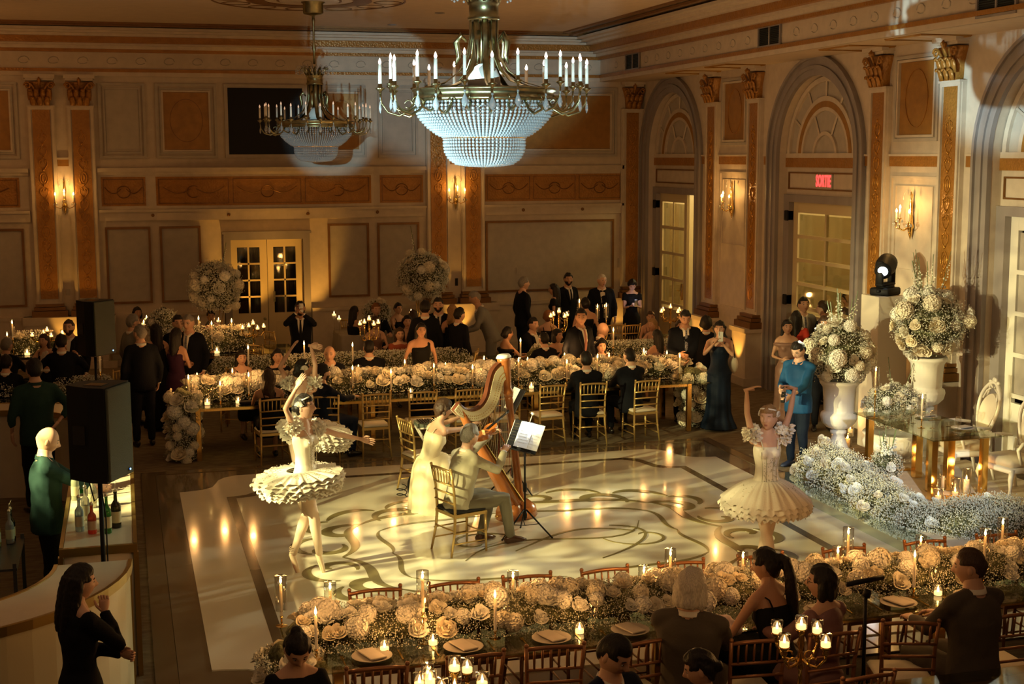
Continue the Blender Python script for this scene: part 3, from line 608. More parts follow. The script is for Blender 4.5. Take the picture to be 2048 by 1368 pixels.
def runner(name,label,x0,x1,y,z,Wd,Hh,nb,br,ng,gr,group=None,front=True,seed=1,rosefrac=.7,cat='flowers'):
    rg=random.Random(seed); L=x1-x0; t=thing(name,label,cat,((x0+x1)/2,y,z),0,group)
    blob('foliage_core',GYPG,t,[((-L/2+.15+ (L-.3)*i/max(1,int(L/.22)),0,Hh*.3),(.19,Wd*.33,Hh*.46)) for i in range(int(L/.22)+1)],.04,.05)
    pts=dome_pts(ng,L,Wd,Hh,0,rg,.16); dots('baby_breath',[p for p,_ in pts],[gr*rg.uniform(.6,1.3) for _ in pts],GYPS,t)
    pts=dome_pts(ng//3,L,Wd*.94,Hh*.86,0,rg,.12); dots('small_leaves',[p for p,_ in pts],[gr*rg.uniform(.7,1.7) for _ in pts],GYPG,t)
    k=0; placed=[]
    while len(placed)<nb and k<nb*90:
        k+=1; x=rg.uniform(-L/2+.05,L/2-.05); a=rg.uniform(.12*PI,.95*PI) if rg.random()<.75 else rg.uniform(.9*PI,1.1*PI) ; r=br*rg.uniform(.75,1.25)
        p=Vector((x,-Wd/2*cos(PI-a)*-1*.95,max(.02,Hh*sin(a))))
        if any((p-q).length<(r+s_)*.50 for q,s_ in placed): continue
        placed.append((p,r)); kd='rose' if rg.random()<rosefrac else 'hydrangea'; bloom(t,p,r*(1 if kd=='rose' else 1.15),(rg.uniform(-.3,.3),p.y/Wd*2-.15,sin(a)+.5),kd,rg.randrange(6))
    return t
def bouquet(name,label,loc,rad,nb,br,ng,gr,seed=1,sprays=0,cat='flowers',squash=1,group=None):
    rg=random.Random(seed); t=thing(name,label,cat,loc,0,group)
    blob('foliage_core',GYPG,t,[((0,0,0),(rad*.72,rad*.72,rad*.72*squash))],.04,.05)
    def sp(k): 
        z=rg.uniform(-.85,1); a=rg.uniform(0,2*PI); r=math.sqrt(1-z*z); q=rad*k*(1+rg.gauss(0,.09)); return (q*r*cos(a),q*r*sin(a),q*z*squash)
    dots('baby_breath',[sp(.95) for _ in range(ng)],[gr*rg.uniform(.6,1.3) for _ in range(ng)],GYPS,t)
    dots('small_leaves',[sp(.86) for _ in range(ng//3)],[gr*rg.uniform(.7,1.8) for _ in range(ng//3)],GYPG,t)
    placed=[]
    for i in range(nb*6):
        if len(placed)>=nb: break
        p=Vector(sp(.93)); r=br*rg.uniform(.7,1.3)
        if any((p-q).length<(r+s_)*.7 for q,s_ in placed): continue
        placed.append((p,r)); kd='rose' if rg.random()<.6 else 'hydrangea'; bloom(t,p,r,p+Vector((0,0,.2*rad)),kd,i)
    for i in range(sprays):
        a=rg.uniform(0,2*PI); h=rad*rg.uniform(1.1,1.9); tip=Vector((cos(a)*rad*.55,sin(a)*rad*.55,rad*.6*squash+h*.75)); b=Vector((cos(a)*rad*.2,sin(a)*rad*.2,rad*.3))
        m=MB(); L=[b.lerp(tip,j/5)+Vector((0,0,.02*j)) for j in range(6)]; m.tube(L,.005,4,0)
        for j in range(16): 
            q=b.lerp(tip,.35+.65*j/16); m.ball(q+Vector((rg.uniform(-.04,.04),rg.uniform(-.04,.04),rg.uniform(-.02,.02)))*(1.3-j/16),.016*(1.25-j/20),5,3,1)
        o=m.build('flower_spray',[LEAF,GYPS],t)
    return t

# ---------- chairs ----------
def make_chair(label,cm,seatm):
    t=thing('chiavari_chair',label,'chair'); w,d=.19,.19
    MB().bc(0,.0,.465,.40,.40,.045,bev=.02).build('seat_cushion',seatm,t,True)
    m=MB(); m.box(-.2,-.2,.41,.2,-.17,.445).box(-.2,.17,.41,.2,.2,.445).box(-.2,-.17,.41,-.17,.17,.445).box(.17,-.17,.41,.2,.17,.445); m.build('seat_frame',cm,t)
    for s_ in (-1,1):
        MB().tube([(s_*w*1.02,.19,0),(s_*w*.98,.185,.43)],[.012,.017],8).build('leg',cm,t,True)
        MB().tube([(s_*w*1.08,-.25,0),(s_*w*1.0,-.2,.25),(s_*w*.96,-.185,.45),(s_*w*.98,-.20,.7),(s_*w*1.04,-.245,.93)],[.012,.015,.017,.014,.014],8).ball((s_*w*1.04,-.246,.935),.017,8,5).build('leg',cm,t,True)
    MB().tube([(-w*1.06,-.235,.905),(-w*.5,-.242,.915),(0,-.245,.918),(w*.5,-.242,.915),(w*1.06,-.235,.905)],.015,8).build('top_rail',cm,t,True)
    for i,z in enumerate((.755,.66,.56)): MB().tube([(-w,-.205-.02*(z-.56)/.3,z),(0,-.215-.02*(z-.56)/.3,z+.004),(w,-.205-.02*(z-.56)/.3,z)],.011,6).build('back_rail',cm,t,True)
    for i in range(6):
        x=(i-2.5)*.056; MB().tube([(x,-.222,.755),(x*1.01,-.228,.83),(x*1.02,-.242,.91)],[.007,.0095,.007],6).build('spindle',cm,t,True)
    for z in (.13,.24): 
        for s_ in (-1,1): MB().tube([(s_*w*1.02,.19,z),(s_*w*1.04,-.22,z)],.0085,6).build('stretcher',cm,t,True)
    MB().tube([(-w,.188,.2),(w,.188,.2)],.0085,6).build('stretcher',cm,t,True); MB().tube([(-w,-.205,.27),(w,-.205,.27)],.0085,6).build('stretcher',cm,t,True)
    KIDS[t.name]=kids(t); return t
ORD=['first','second','third','fourth','fifth','sixth','seventh','eighth','ninth','tenth','eleventh','twelfth','thirteenth','fourteenth','fifteenth','sixteenth']
gch=make_chair('gold chiavari chair with black cushion under the seated violinist',CHAIRG,BLKC)
a=P(901.6,1121);b=P(864.5,1104); q=(b-a); hd=math.atan2(q.x,-q.y)  # chair axes from its two rear feet
ctr=(a+b)/2; fdir=Vector((-q.y,q.x,0)).normalized()*-1
if fdir.x<0: fdir=-fdir
VCH=ctr+fdir*.25; VRZ=math.atan2(fdir.y,fdir.x)-PI/2
gch.location=(VCH.x,VCH.y,dz+.0015); gch.rotation_euler=(0,0,VRZ)
cch=make_chair('gold chair seen from behind at the far long table, first from the left',CHAIRG,CUSH)
FARX=[(545,800),(665,803),(750,788),(848,785),(935,780),(1015,775),(1100,770),(1185,765),(1288,760)]
FCH=[]
for i,(x,y) in enumerate(FARX):
    p=P(x,y,.92); lab='gold chair seen from behind at the far long table, %s from the left'%ORD[i]
    o=cch if i==0 else dup(cch,(0,0,0),0,lab); o['group']='chairs along the near side of the far long table'; o.location=(p.x,19.0,0); o.rotation_euler=(0,0,[.12,-.25,.05,-.03,.1,.0,.12,-.05,.1][i]); FCH.append(o)
# harpist's chair
dup(cch,(*P(845,985)[:2],dz+.0015),-PI/2+.25,'gold chiavari chair holding the seated harpist beside her harp')
HCH=P(845,985)
# far side of the far long table, second rank tables
for i,x in enumerate((1.9,2.75,3.6,5.9,6.7,7.5,9.1)): dup(cch,(x+.1,20.98,0),PI+random.uniform(-.1,.1),'gold chair facing us behind the far flower runner, %s from the left'%ORD[i],'chairs behind the far flower runner')
for i,(px,py,rz,lab) in enumerate(((735,870,PI-.3,0),(1250,590+60,.2,0),(110,730,PI,0),(880,700,.9,0),(925,705,1.2,0),(470,745,PI*.9,0),(1150+90,655,PI,0),(530,690,-.9,0),(560,705,-1.1,0),(700,670,-.7,0),(1395,735,1.4,0),(1405,700,1.5,0),(240,790,.4,0))):
    if i==0: continue
    p=P(px,py,.9 if i<8 else .5)
    dup(cch,(p.x,min(27.8,p.y),0),rz,['','gold chair beside the tattooed woman in the far right corner','gold chair rail between the seated men at the left table','gold chair behind the bending man in the grey suit','gold chair pulled back right of the bending man in grey','gold chair rail left of the back candelabra','gold chair beyond the second runner near the wall','gold chair right of the candelabra before the back doors','gold chair nearest the double doors','gold chair by the cloth covered small table','gold chair behind the man with striped tie','gold chair against the wall behind the woman in navy','gold chair beside the speaker by the left runner'][i])
# near tables: darker chairs
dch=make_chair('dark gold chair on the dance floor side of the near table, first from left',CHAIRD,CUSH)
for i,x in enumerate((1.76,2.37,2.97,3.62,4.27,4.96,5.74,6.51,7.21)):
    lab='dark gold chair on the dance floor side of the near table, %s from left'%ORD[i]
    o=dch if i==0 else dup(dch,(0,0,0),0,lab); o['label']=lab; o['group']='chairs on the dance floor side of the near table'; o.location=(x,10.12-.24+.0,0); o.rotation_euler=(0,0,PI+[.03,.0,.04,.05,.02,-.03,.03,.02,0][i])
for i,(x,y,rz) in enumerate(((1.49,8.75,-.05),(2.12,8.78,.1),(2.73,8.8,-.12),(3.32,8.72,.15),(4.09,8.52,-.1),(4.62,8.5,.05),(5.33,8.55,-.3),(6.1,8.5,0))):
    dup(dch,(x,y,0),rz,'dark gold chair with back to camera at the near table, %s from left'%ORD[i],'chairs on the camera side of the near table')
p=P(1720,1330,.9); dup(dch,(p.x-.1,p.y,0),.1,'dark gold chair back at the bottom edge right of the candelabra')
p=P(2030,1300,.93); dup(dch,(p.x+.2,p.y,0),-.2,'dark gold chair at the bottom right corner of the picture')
# ---------- long glass tables ----------
def long_table(label,x0,x1,y0,y1,z=.76,legs=None,legm=GOLDM,group=None,topm=TTG):
    t=thing('glass_table',label,'table',((x0+x1)/2,(y0+y1)/2,0),0,group); L=(x1-x0)/2; D=(y1-y0)/2
    MB().box(-L,-D,z-.012,L,D,z,bev=.003).build('glass_top',topm,t)
    n=legs or max(2,int((x1-x0)/2)+1)
    for i in range(n):
        x=-L+.3+(2*L-.6)*i/(n-1)
        for s_ in (-1,1): MB().box(x-.035,s_*(D-.12)-.035,0,x+.035,s_*(D-.12)+.035,z-.014,bev=.004).build('leg',legm,t)
    for s_ in (-1,1): MB().box(-L+.26,s_*(D-.12)-.02,z-.065,L-.26,s_*(D-.12)+.02,z-.018).build('apron',legm,t)
    return t
long_table('long glass table with gold legs across the far end of the dance floor',.62,8.55,19.25,20.55)
long_table('long glass table in the foreground with flower runner and place settings',1.0,8.6,8.92,9.95)
long_table('second long table behind, lined with a low baby breath runner',1.2,9.6,21.9,23.0,group=None)
long_table('long table at the left edge beyond the bar',-5.0,-.1,20.5,21.6)
long_table('table before the back double doors with roses and candles',-.3,2.9,24.4,25.6)
long_table('table in the far left corner with candelabra',-4.5,-.6,25.2,26.3)
long_table('table by the right wall below the gold candelabra',7.9,10.4,23.8,24.8)
long_table('table hidden at the bottom edge carrying the near candelabra',1.5,5.8,7.0,7.75)
# cloth covered small table by the back wall
t=thing('cloth_table','small table with floor length grey cloth before the back wall','table',(4.95,26.9,0))
prof=[(-.85,-.45),(.85,-.45),(.85,.45),(-.85,.45)]
def drape(L,D,z,amp=.02,n=26):
    m=MB(); loop=[]; per=[(-L,-D),(L,-D),(L,D),(-L,D)]
    for k in range(4):
        a,b=per[k],per[(k+1)%4]
        for i in range(n): u=i/n; loop.append((a[0]+(b[0]-a[0])*u,a[1]+(b[1]-a[1])*u,k,i))
    vs=[];N=len(loop)
    for lv,zz in enumerate((z,z-.02,z*.6,z*.3,.02)):
        for j,(x,y,k,i) in enumerate(loop):
            o_=amp*lv*(.5+.5*sin(j*1.7))*(.4 if lv<2 else 1); nx,ny=[(0,-1),(1,0),(0,1),(-1,0)][k]; vs.append((x+nx*o_,y+ny*o_,zz))
    fs=[(l*N+j,l*N+(j+1)%N,(l+1)*N+(j+1)%N,(l+1)*N+j) for l in range(4) for j in range(N)]+[tuple(range(N))]
    m.add(vs,fs); return m
CLOTH=pm('warm_grey_table_linen',(.36,.32,.27),.85,var=.05)
drape(.95,.5,.76).build('tablecloth',CLOTH,t,True); MB().box(-.9,-.45,.70,.9,.45,.74).build('table_top',CHAIRD,t)
# ---------- flower arrangements ----------
runner('flower_runner','long runner of ivory roses and baby breath along the far glass table',.75,8.5,20.05,.77,.62,.28,240,.092,13000,.0095,seed=3,rosefrac=.85)
runner('flower_runner','foreground runner of cream roses hydrangea and baby breath under tapers',1.05,8.5,9.55,.77,.56,.215,290,.066,28000,.0056,seed=4,rosefrac=.6)
runner('flower_runner','low baby breath runner on the second table behind, left stretch',1.25,5.6,22.4,.77,.6,.22,6,.05,9000,.0115,seed=5,group=None)
runner('flower_runner','low baby breath runner on the second table behind, right stretch',6.6,9.5,22.4,.77,.6,.22,0,.05,6000,.0115,seed=6)
runner('flower_runner','low clump of baby breath behind the speaker at left',-1.1,-.15,20.9,.77,.5,.24,0,.05,3000,.0105,seed=7)
runner('flower_runner','low baby breath runner between the two seated men at far left',-3.2,-1.5,21.2,.77,.5,.2,0,.05,2500,.011,seed=8)
runner('flower_runner','roses and candles arrangement on the table before the back doors',.5,2.2,25.0,.77,.6,.4,16,.1,3500,.0125,seed=9)
runner('flower_runner','small flowers beside the left corner candelabra',-2.0,-1.2,25.7,.77,.5,.35,4,.08,900,.013,seed=10)
bouquet('flower_centrepiece','round baby breath centrepiece on the cloth covered back table',(4.75,26.7,1.15),.27,3,.08,1800,.013,11)
bouquet('flower_centrepiece','round baby breath centrepiece left of the back doors among guests',(.65,25.2,1.22),.3,3,.08,1800,.013,12)
def cascade(label,x,y,z1,w,nb,br,ng,gr,seed,lean=0):
    rg=random.Random(seed); t=thing('flower_cascade',label,'flowers',(x,y,0)); z1-=.0
    blob('foliage_core',GYPG,t,[((lean*(1-i/8),0,z1*i/8*.9+.06),(w*.30,w*.30,.10)) for i in range(9)],.03,.04)
    P_=lambda k:(lambda a,z:(lean*(1-z/z1)+w/2*k*cos(a),w/2*k*sin(a),z))(rg.uniform(0,2*PI),rg.uniform(.02,z1))
    dots('baby_breath',[P_(rg.uniform(.8,1.05)) for _ in range(ng)],[gr*rg.uniform(.6,1.3) for _ in range(ng)],GYPS,t); dots('small_leaves',[P_(.85) for _ in range(ng//3)],[gr*rg.uniform(.7,1.6) for _ in range(ng//3)],GYPG,t)
    pl=[]
    for i in range(nb*8):
        if len(pl)>=nb: break
        p=Vector(P_(.95)); r=br*rg.uniform(.75,1.35)
        if any((p-q).length<(r+s_)*.7 for q,s_ in pl): continue
        pl.append((p,r)); bloom(t,p,r,(p.x,p.y,.15),'rose' if rg.random()<.6 else 'hydrangea',i)
    return t
cascade('cascade of white roses and baby breath down the left end of the far table',.72,19.5,.95,.42,40,.085,4200,.0105,21,.0)
cascade('cascade of white roses and hydrangea down the right end of the far table',8.45,19.75,.85,.55,44,.09,5000,.0105,22,.15)
cascade('cascade of cream blooms off the left end of the foreground table',.98,9.25,.82,.42,40,.075,7000,.0062,23)
# tall bouquets on stands at the back
for px,py,lab,sd in ((430,575,'tall round bouquet of white roses on a slim stand left of the double doors',31),(845,553,'tall round bouquet of white hydrangea and roses left of the right back pilasters',32)):
    Yb_=26.6; c=PY(px,py,Yb_); bouquet('tall_bouquet',lab,tuple(c),.47,34,.105,7000,.014,sd,1)
    s_=thing('flower_stand','slim gold flower stand carrying the '+('left' if sd==31 else 'right')+' back bouquet','stand',(c.x,c.y,0)); m=MB()
    for k in range(4): a=k*PI/2+.4; m.tube([(.16*cos(a),.16*sin(a),0),(.07*cos(a),.07*sin(a),.8),(.2*cos(a),.2*sin(a),c.z-.25)],.008,6)
    m.build('legs',GOLDM,s_,True); MB().lathe([(.19,0),(.2,.012),(0,.012)],20,c=(0,0,.0)).build('base_plate',GOLDM,s_); MB().lathe([(.02,c.z-.3),(.2,c.z-.27),(.2,c.z-.25),(0,c.z-.25)],20).build('top_plate',GOLDM,s_)
# ---------- candles ----------
def flame(parent,p,s_=1.0):
    m=MB().lathe([(.001,0),(.006*s_,.008*s_),(.0085*s_,.018*s_),(.006*s_,.032*s_),(.0025*s_,.045*s_),(0,.055*s_)],8); return m.build('flame',FLAME,parent,True,p)
TAPM=MB().lathe([(.011,-.24),(.0105,-.005),(.007,0),(0,0)],10).mesh('taper'); GLC=MB().lathe([(.045,0),(.045,.26)],20).mesh('glass'); GLC2=MB().lathe([(.0,0),(.043,0),(.045,.004),(.045,.30)],20).mesh('glass')
STK=MB().lathe([(.045,0),(.045,.006),(.012,.02),(.008,.2),(.008,.8),(.016,.86),(.008,.9),(.014,1)],12).mesh('stick')
FLM=MB().lathe([(.001,0),(.007,.008),(.010,.02),(.007,.036),(.003,.05),(0,.062)],8).mesh('flame')
for me,m_ in ((TAPM,WAX),(GLC,TG),(GLC2,TG),(STK,GOLDM),(FLM,FLAME)): me.materials.append(m_); me.polygons.foreach_set('use_smooth',[True]*len(me.polygons))
def part(name,me,parent,loc=(0,0,0),sc=(1,1,1)): o=bpy.data.objects.new(name,me); COL.objects.link(o); o.parent=parent; o.location=loc; o.scale=sc; return o
def taper(px,py,Y,zb,label,glass=1,fs=1,group=None):
    c=PY(px,py,Y); zf=max(c.z-.03*fs,zb+.2); t=thing('taper_candle',label,'candle',(c.x,Y,zb),0,group); hgt=zf-zb
    L=min(.24,hgt-.03); part('wax_taper',TAPM,t,(0,0,hgt),(fs,fs,L/.24)); part('flame',FLM,t,(0,0,hgt+.002),(fs,fs,fs))
    if hgt-L>.02: part('candle_stick',STK,t,(0,0,0),(1,1,hgt-L))
    if glass: part('glass_cylinder',GLC,t,(0,0,max(.0,hgt-.2)),(1,1,1))
    return c
LP=[]
fr=[(376.6,754),(497,749),(705,735.4),(781.8,742.5),(867.7,731),(945,733.7),(1037,719.5),(1133.7,723),(1195,712),(1359.6,711),(440,766.5)]
bk=[(394,750),(464.6,741),(716.7,733.7),(809.6,723),(890.9,729),(968,716),(1055,718.6),(1129,710),(1218,710),(1287.7,700),(1290.7,714),(1333.9,704.7)]
for i,(x,y) in enumerate(sorted(fr)): c=taper(x,y,19.62,.76,'lit taper along the front of the far runner, %s from the left'%ORD[i],(x not in (781.8,1359.6)),1.15,'tapers along the front of the far runner'); LP.append((c,1.0))
for i,(x,y) in enumerate(sorted(bk)): c=taper(x,y,20.42,.76,'lit taper along the back of the far runner, %s from the left'%ORD[i],1,1.15,'tapers along the back of the far runner'); LP.append((c,1.0))
for i,(x,y,Y,lab) in enumerate(((397,636,25.0,'left of the double doors behind the men'),(423,646,24.8,'under the left tall bouquet'),(463,641,24.9,'in a cylinder right of the left tall bouquet'),(496,694,22.0,'in front of the candelabra before the doors'),(608,686,22.1,'beside the man filming at the doors'),(705,689,22.1,'left of the seated man with his back to us'),(1041,680,22.1,'beside the woman in an off shoulder dress'),(1226.7,659,22.1,'on the right stretch of the second runner'),(1158.6,602,24.3,'left of the man in the bow tie'),(1212.6,610,24.3,'in front of the man in the bow tie'),(199,705,20.7,'by the speaker pole at left'),(14,668,25.3,'at the left edge, shorter of two'),(24,644,25.5,'at the left edge, taller of two'),(1212-17,612,24.4,'behind the woman with the open back dress'))):
    c=taper(x,y,Y,.76,'lit taper candle '+lab,1 if i not in (3,4,5,6,7) else 0,1.25); 
    if i in (1,2,4,6,7,8,13,12): LP.append((c,.8))
nf=[(561,1160,9.95),(660,1172,9.75),(631,1222,9.2),(845,1150,9.3),(990,1188,9.25),(1026,1150,9.8),(1288,1142,9.8),(1341,1105,9.85),(1486,1110,9.85),(1524,1134,9.25),(1697,1062,9.8),(1676,1100,9.55),(1830,1108,9.25),(1842,1078,9.85),(1971,1065,9.4),(2006,1043,9.85)]
for i,(x,y,Y) in enumerate(sorted(nf)): c=taper(x,y,Y,.765,'lit taper candle, %s from the left on the foreground table'%ORD[i],(x not in (631,990,1524,1830)),1,'tapers on the foreground table'); LP.append((c,.8))
VGL=MB().lathe([(0,0),(.034,0),(.036,.004),(.038,.085)],16).mesh('votive_glass'); VGL.materials.append(TG); VW=MB().lathe([(.03,.004),(.03,.03),(0,.03)],14).mesh('wax'); VW.materials.append(TEAW)
for me in (VGL,VW): me.polygons.foreach_set('use_smooth',[True]*len(me.polygons))
def votive(loc,label,group=None,s_=1.0):
    t=thing('votive_candle',label,'candle',loc,0,group); t.scale=(s_,)*3; part('glass_cup',VGL,t); part('wax',VW,t); part('flame',FLM,t,(0,0,.028),(.9,.9,.8)); return t
for i,(x,y) in enumerate(((415,810),(475,803),(814,783),(1051,770),(1231,757))): p=P(x,y,.765); votive((p.x,19.5,.762),'small lit votive in front of the far runner, %s from the left'%ORD[i],'votives before the far runner',1.2)
for i,(x,y) in enumerate(((769,1298),(866,1285),(1159,1262),(1876,1186))): p=P(x,y,.78); votive((p.x,p.y,.762),'small lit votive on the foreground table, %s from the left'%ORD[i],'votives on the foreground table',1.05); LP.append((Vector((p.x,p.y,.86)),.35))
for i,(x,y) in enumerate(((48,720),(268,655),(434,703))): p=P(x,y,.8); votive((p.x,25.4 if i<2 else p.y,.762),['glowing votive at the far left table','glowing votive behind the grey haired man','glowing votive by the back roses'][i],None,1.5)
def candelabra(px,py,Y,label,zb=.76,R_=.17,ph=.3,lit=1):
    c=PY(px,py,Y); h=c.z-.06-zb; t=thing('candelabra',label,'candelabra',(c.x,Y,zb))
    MB().lathe([(.09,0),(.09,.012),(.05,.03),(.02,.06),(.03,.1),(.015,.14),(.012,h*.45),(.028,h*.5),(.012,h*.55),(.022,h*.62),(.012,h*.7),(.026,h*.8),(.012,h-.06),(.03,h-.02),(.035,h-.01)],14).build('column',GOLDM,t,True)
    m0=MB().lathe([(.008,-.08),(.02,-.05),(.012,-.03),(.035,-.01),(.035,0)],10)
    for k in range(4):
        a=ph+k*PI/2; L=[(r*cos(a),r*sin(a),z) for r,z in ((0,h*.62),(R_*.3,h*.55),(R_*.7,h*.55),(R_,h*.68),(R_,h-.13))]
        MB().tube(L,[.011,.011,.010,.009,.012],7).lathe([(.01,0),(.022,.02),(.012,.035),(.034,.055),(.036,.06)],10,c=(R_*cos(a),R_*sin(a),h-.14)).tube([(R_*.5*cos(a)+.03*cos(j*.8),R_*.5*sin(a),h*.6+.03*sin(j*.8)) for j in range(8)],.006,5).build('arm',GOLDM,t,True)
        cup=(R_*cos(a),R_*sin(a),h-.08); part('glass_cup',VGL,t,cup); part('wax',VW,t,cup); part('flame',FLM,t,(cup[0],cup[1],cup[2]+.028),(.9,.9,.8))
    cup=(0,0,h-.01); part('glass_cup',VGL,t,cup); part('wax',VW,t,cup); part('flame',FLM,t,(0,0,h+.018),(.9,.9,.8))
    LP.append((Vector((c.x,Y,zb+h+.06)),lit)); return t
candelabra(738,632,22.5,'five cup gold candelabra left of centre on the second table',lit=1.2); candelabra(1118,617,22.5,'five cup gold candelabra beside the standing man in the pink tie',lit=1.2)
candelabra(506,641,24.7,'five cup gold candelabra before the back double doors',lit=.8,R_=.2); candelabra(94,655,25.5,'five cup gold candelabra at the far left table',lit=1.0,R_=.26); candelabra(1341,609,24.3,'five cup gold candelabra before the right wall glazed door',lit=1.2,R_=.22)
candelabra(1603,1237,7.55,'large gold candelabra in the foreground at lower right',lit=.6,R_=.18,ph=.5); candelabra(909,1318,7.3,'gold candelabra cut by the bottom edge left of centre',lit=.6,ph=.9); candelabra(860,1345,7.25,'gold candelabra mostly below the frame, left of the other',lit=.0,ph=.2,R_=.15)
# floating candle trios on the back tables
def stemcandle(px,py,Y,label):
    c=PY(px,py,Y); t=thing('stem_candle_holder',label,'candle',(c.x,Y,.762)); h=c.z-.8
    MB().lathe([(.04,0),(.04,.004),(.005,.01),(.005,h*.7),(.045,h*.85),(.05,h)],14).build('glass_stem',TG,t,True); MB().lathe([(.038,h*.88),(.038,h*.95),(0,h*.95)],12).build('wax',TEAW,t,True); part('flame',FLM,t,(0,0,h*.95),(1.1,1.1,1))
for i,(x,y,lab) in enumerate(((668,622,'taller stem glass candle at left of the cloth covered table'),(678,631,'shorter stem glass candle on the cloth covered table'),(751,620,'stem glass candle behind the seated woman, left'),(760,625,'stem glass candle behind the seated woman, right'),(822,618,'tall stem glass candle behind the couple talking'),(833,624,'short stem glass candle behind the couple talking'),(293,630,'stem glass candle behind the grey haired guests'),(287,640,'low stem glass candle behind the grey haired guests'),(425,628,'stem candle under the left tall bouquet'),(437,635,'stem candle right under the left tall bouquet'))): stemcandle(x,y,26.8,lab)
# ---------- wall sconces ----------
def sconce(loc,rz,label):
    t=thing('wall_sconce',label,'wall lamp',loc,rz); br=BRASS
    MB().lathe([(0,-.3),(.012,-.26),(.03,-.2),(.045,-.1),(.035,0),(.02,.1),(.03,.2),(.015,.3),(.022,.36),(0,.42)],12,c=(0,-.05,0)).ball((0,-.05,-.1),.055,10,6).build('backplate',GOLDM,t,True)
    for k,(a,r,h) in enumerate(((-2.6,.2,-.02),(-.54,.2,-.02),(-PI/2,.16,.04))):
        ex,ey=r*cos(a),-.06+r*sin(a)*.8-.04
        MB().tube([(0,-.06,-.1),(ex*.5,ey*.6-.02,-.16),(ex,ey,-.12),(ex,ey,h-.02)],.008,6).lathe([(.01,0),(.035,.012),(.035,.018),(.012,.02)],10,c=(ex,ey,h-.03)).build('arm',GOLDM,t,True)
        MB().lathe([(.012,0),(.012,.12),(0,.12)],10,c=(ex,ey,h)).build('candle_tube',WAX,t,True)
        MB().lathe([(.002,0),(.014,.012),(.016,.025),(.01,.045),(0,.065)],10,c=(ex,ey,h+.12)).build('bulb',SCB,t,True)
        m=MB()
        for j in range(5): aa=j*1.25; m.lathe([(0,-.05),(.01,-.04),(.006,-.01),(0,0)],6,c=(ex+.04*cos(aa),ey+.04*sin(aa),h-.03))
        m.build('crystal_drops',CRYS,t,True)
    MB().tube([(0,-.07,.4),(-.05,-.1,.44),(-.09,-.12,.36)],.003,5).tube([(0,-.07,.4),(.05,-.1,.44),(.09,-.12,.36)],.003,5).lathe([(0,-.08),(.012,-.06),(.004,-.01),(0,0)],8,c=(-.09,-.12,.36)).lathe([(0,-.08),(.012,-.06),(.004,-.01),(0,0)],8,c=(.09,-.12,.36)).build('crystal_spray',CRYS,t,True)
    M=Matrix.Rotation(rz,3,'Z'); 
    for v,e in (((0,-.26,.2),13),): q=Vector(loc)+M@Vector(v); light('sconce_glow','POINT',q,e,(1,.52,.14),shadow_soft_size=.03)
sconce((-1.06,YB,3.35),0,'lit three candle crystal wall sconce between the left back pilasters'); sconce((6.9,YB,3.35),0,'lit three candle crystal wall sconce between the right back pilasters')
sconce((XR,24.14,3.3),-PI/2,'lit crystal wall sconce on the right wall left of the sortie door'); sconce((XR,17.95,3.25),-PI/2,'lit crystal wall sconce on the right wall above the moving head lamp')
# ---------- amber uplights ----------
def uplight(x,y,tx,ty,tz,label,e=45,hide=False):
    d=Vector((tx-x,ty-y,0)).normalized(); t=thing('uplight',label,'lamp',(x,y,0),math.atan2(d.y,d.x)-PI/2)
    MB().box(-.09,-.06,.0,.09,.06,.16,bev=.015).build('housing',GREYP,t,True); MB().box(-.07,-.045,.16,.07,.045,.164).build('lens',pm('amber_lens',(1,.6,.2),.4,emit=(1,.5,.12),es=4),t)
    light('uplight_beam','SPOT',(x+d.x*.02,y+d.y*.02,.2),e,(1,.47,.07),(tx,ty,tz),spot_size=R(50),spot_blend=.6,shadow_soft_size=.03)
uplight(XR-.62,23.2,XR-.3,23.2,1.0,'small uplight on the floor before the pilaster left of the sortie door',75)
uplight(XR-.62,25.08,XR-.3,25.08,1.0,'small uplight at the foot of the second pilaster on the right wall',75)
uplight(6.9,28.2,6.9,28.68,1.0,'uplight behind guests at the right back pilasters',60); uplight(-1.06,28.2,-1.06,28.68,1.0,'uplight behind guests at the left back pilasters',60)
uplight(2.3,27.9,2.5,28.95,2.2,'uplight left of the double doors',190); uplight(3.9,27.9,3.6,28.95,2.2,'uplight right of the double doors',170); uplight(10.3,28.6,10.95,28.95,1.2,'uplight in the far right corner',30)
uplight(10.2,18.3,10.9,18.3,1.2,'uplight behind the left urn bouquet',30)
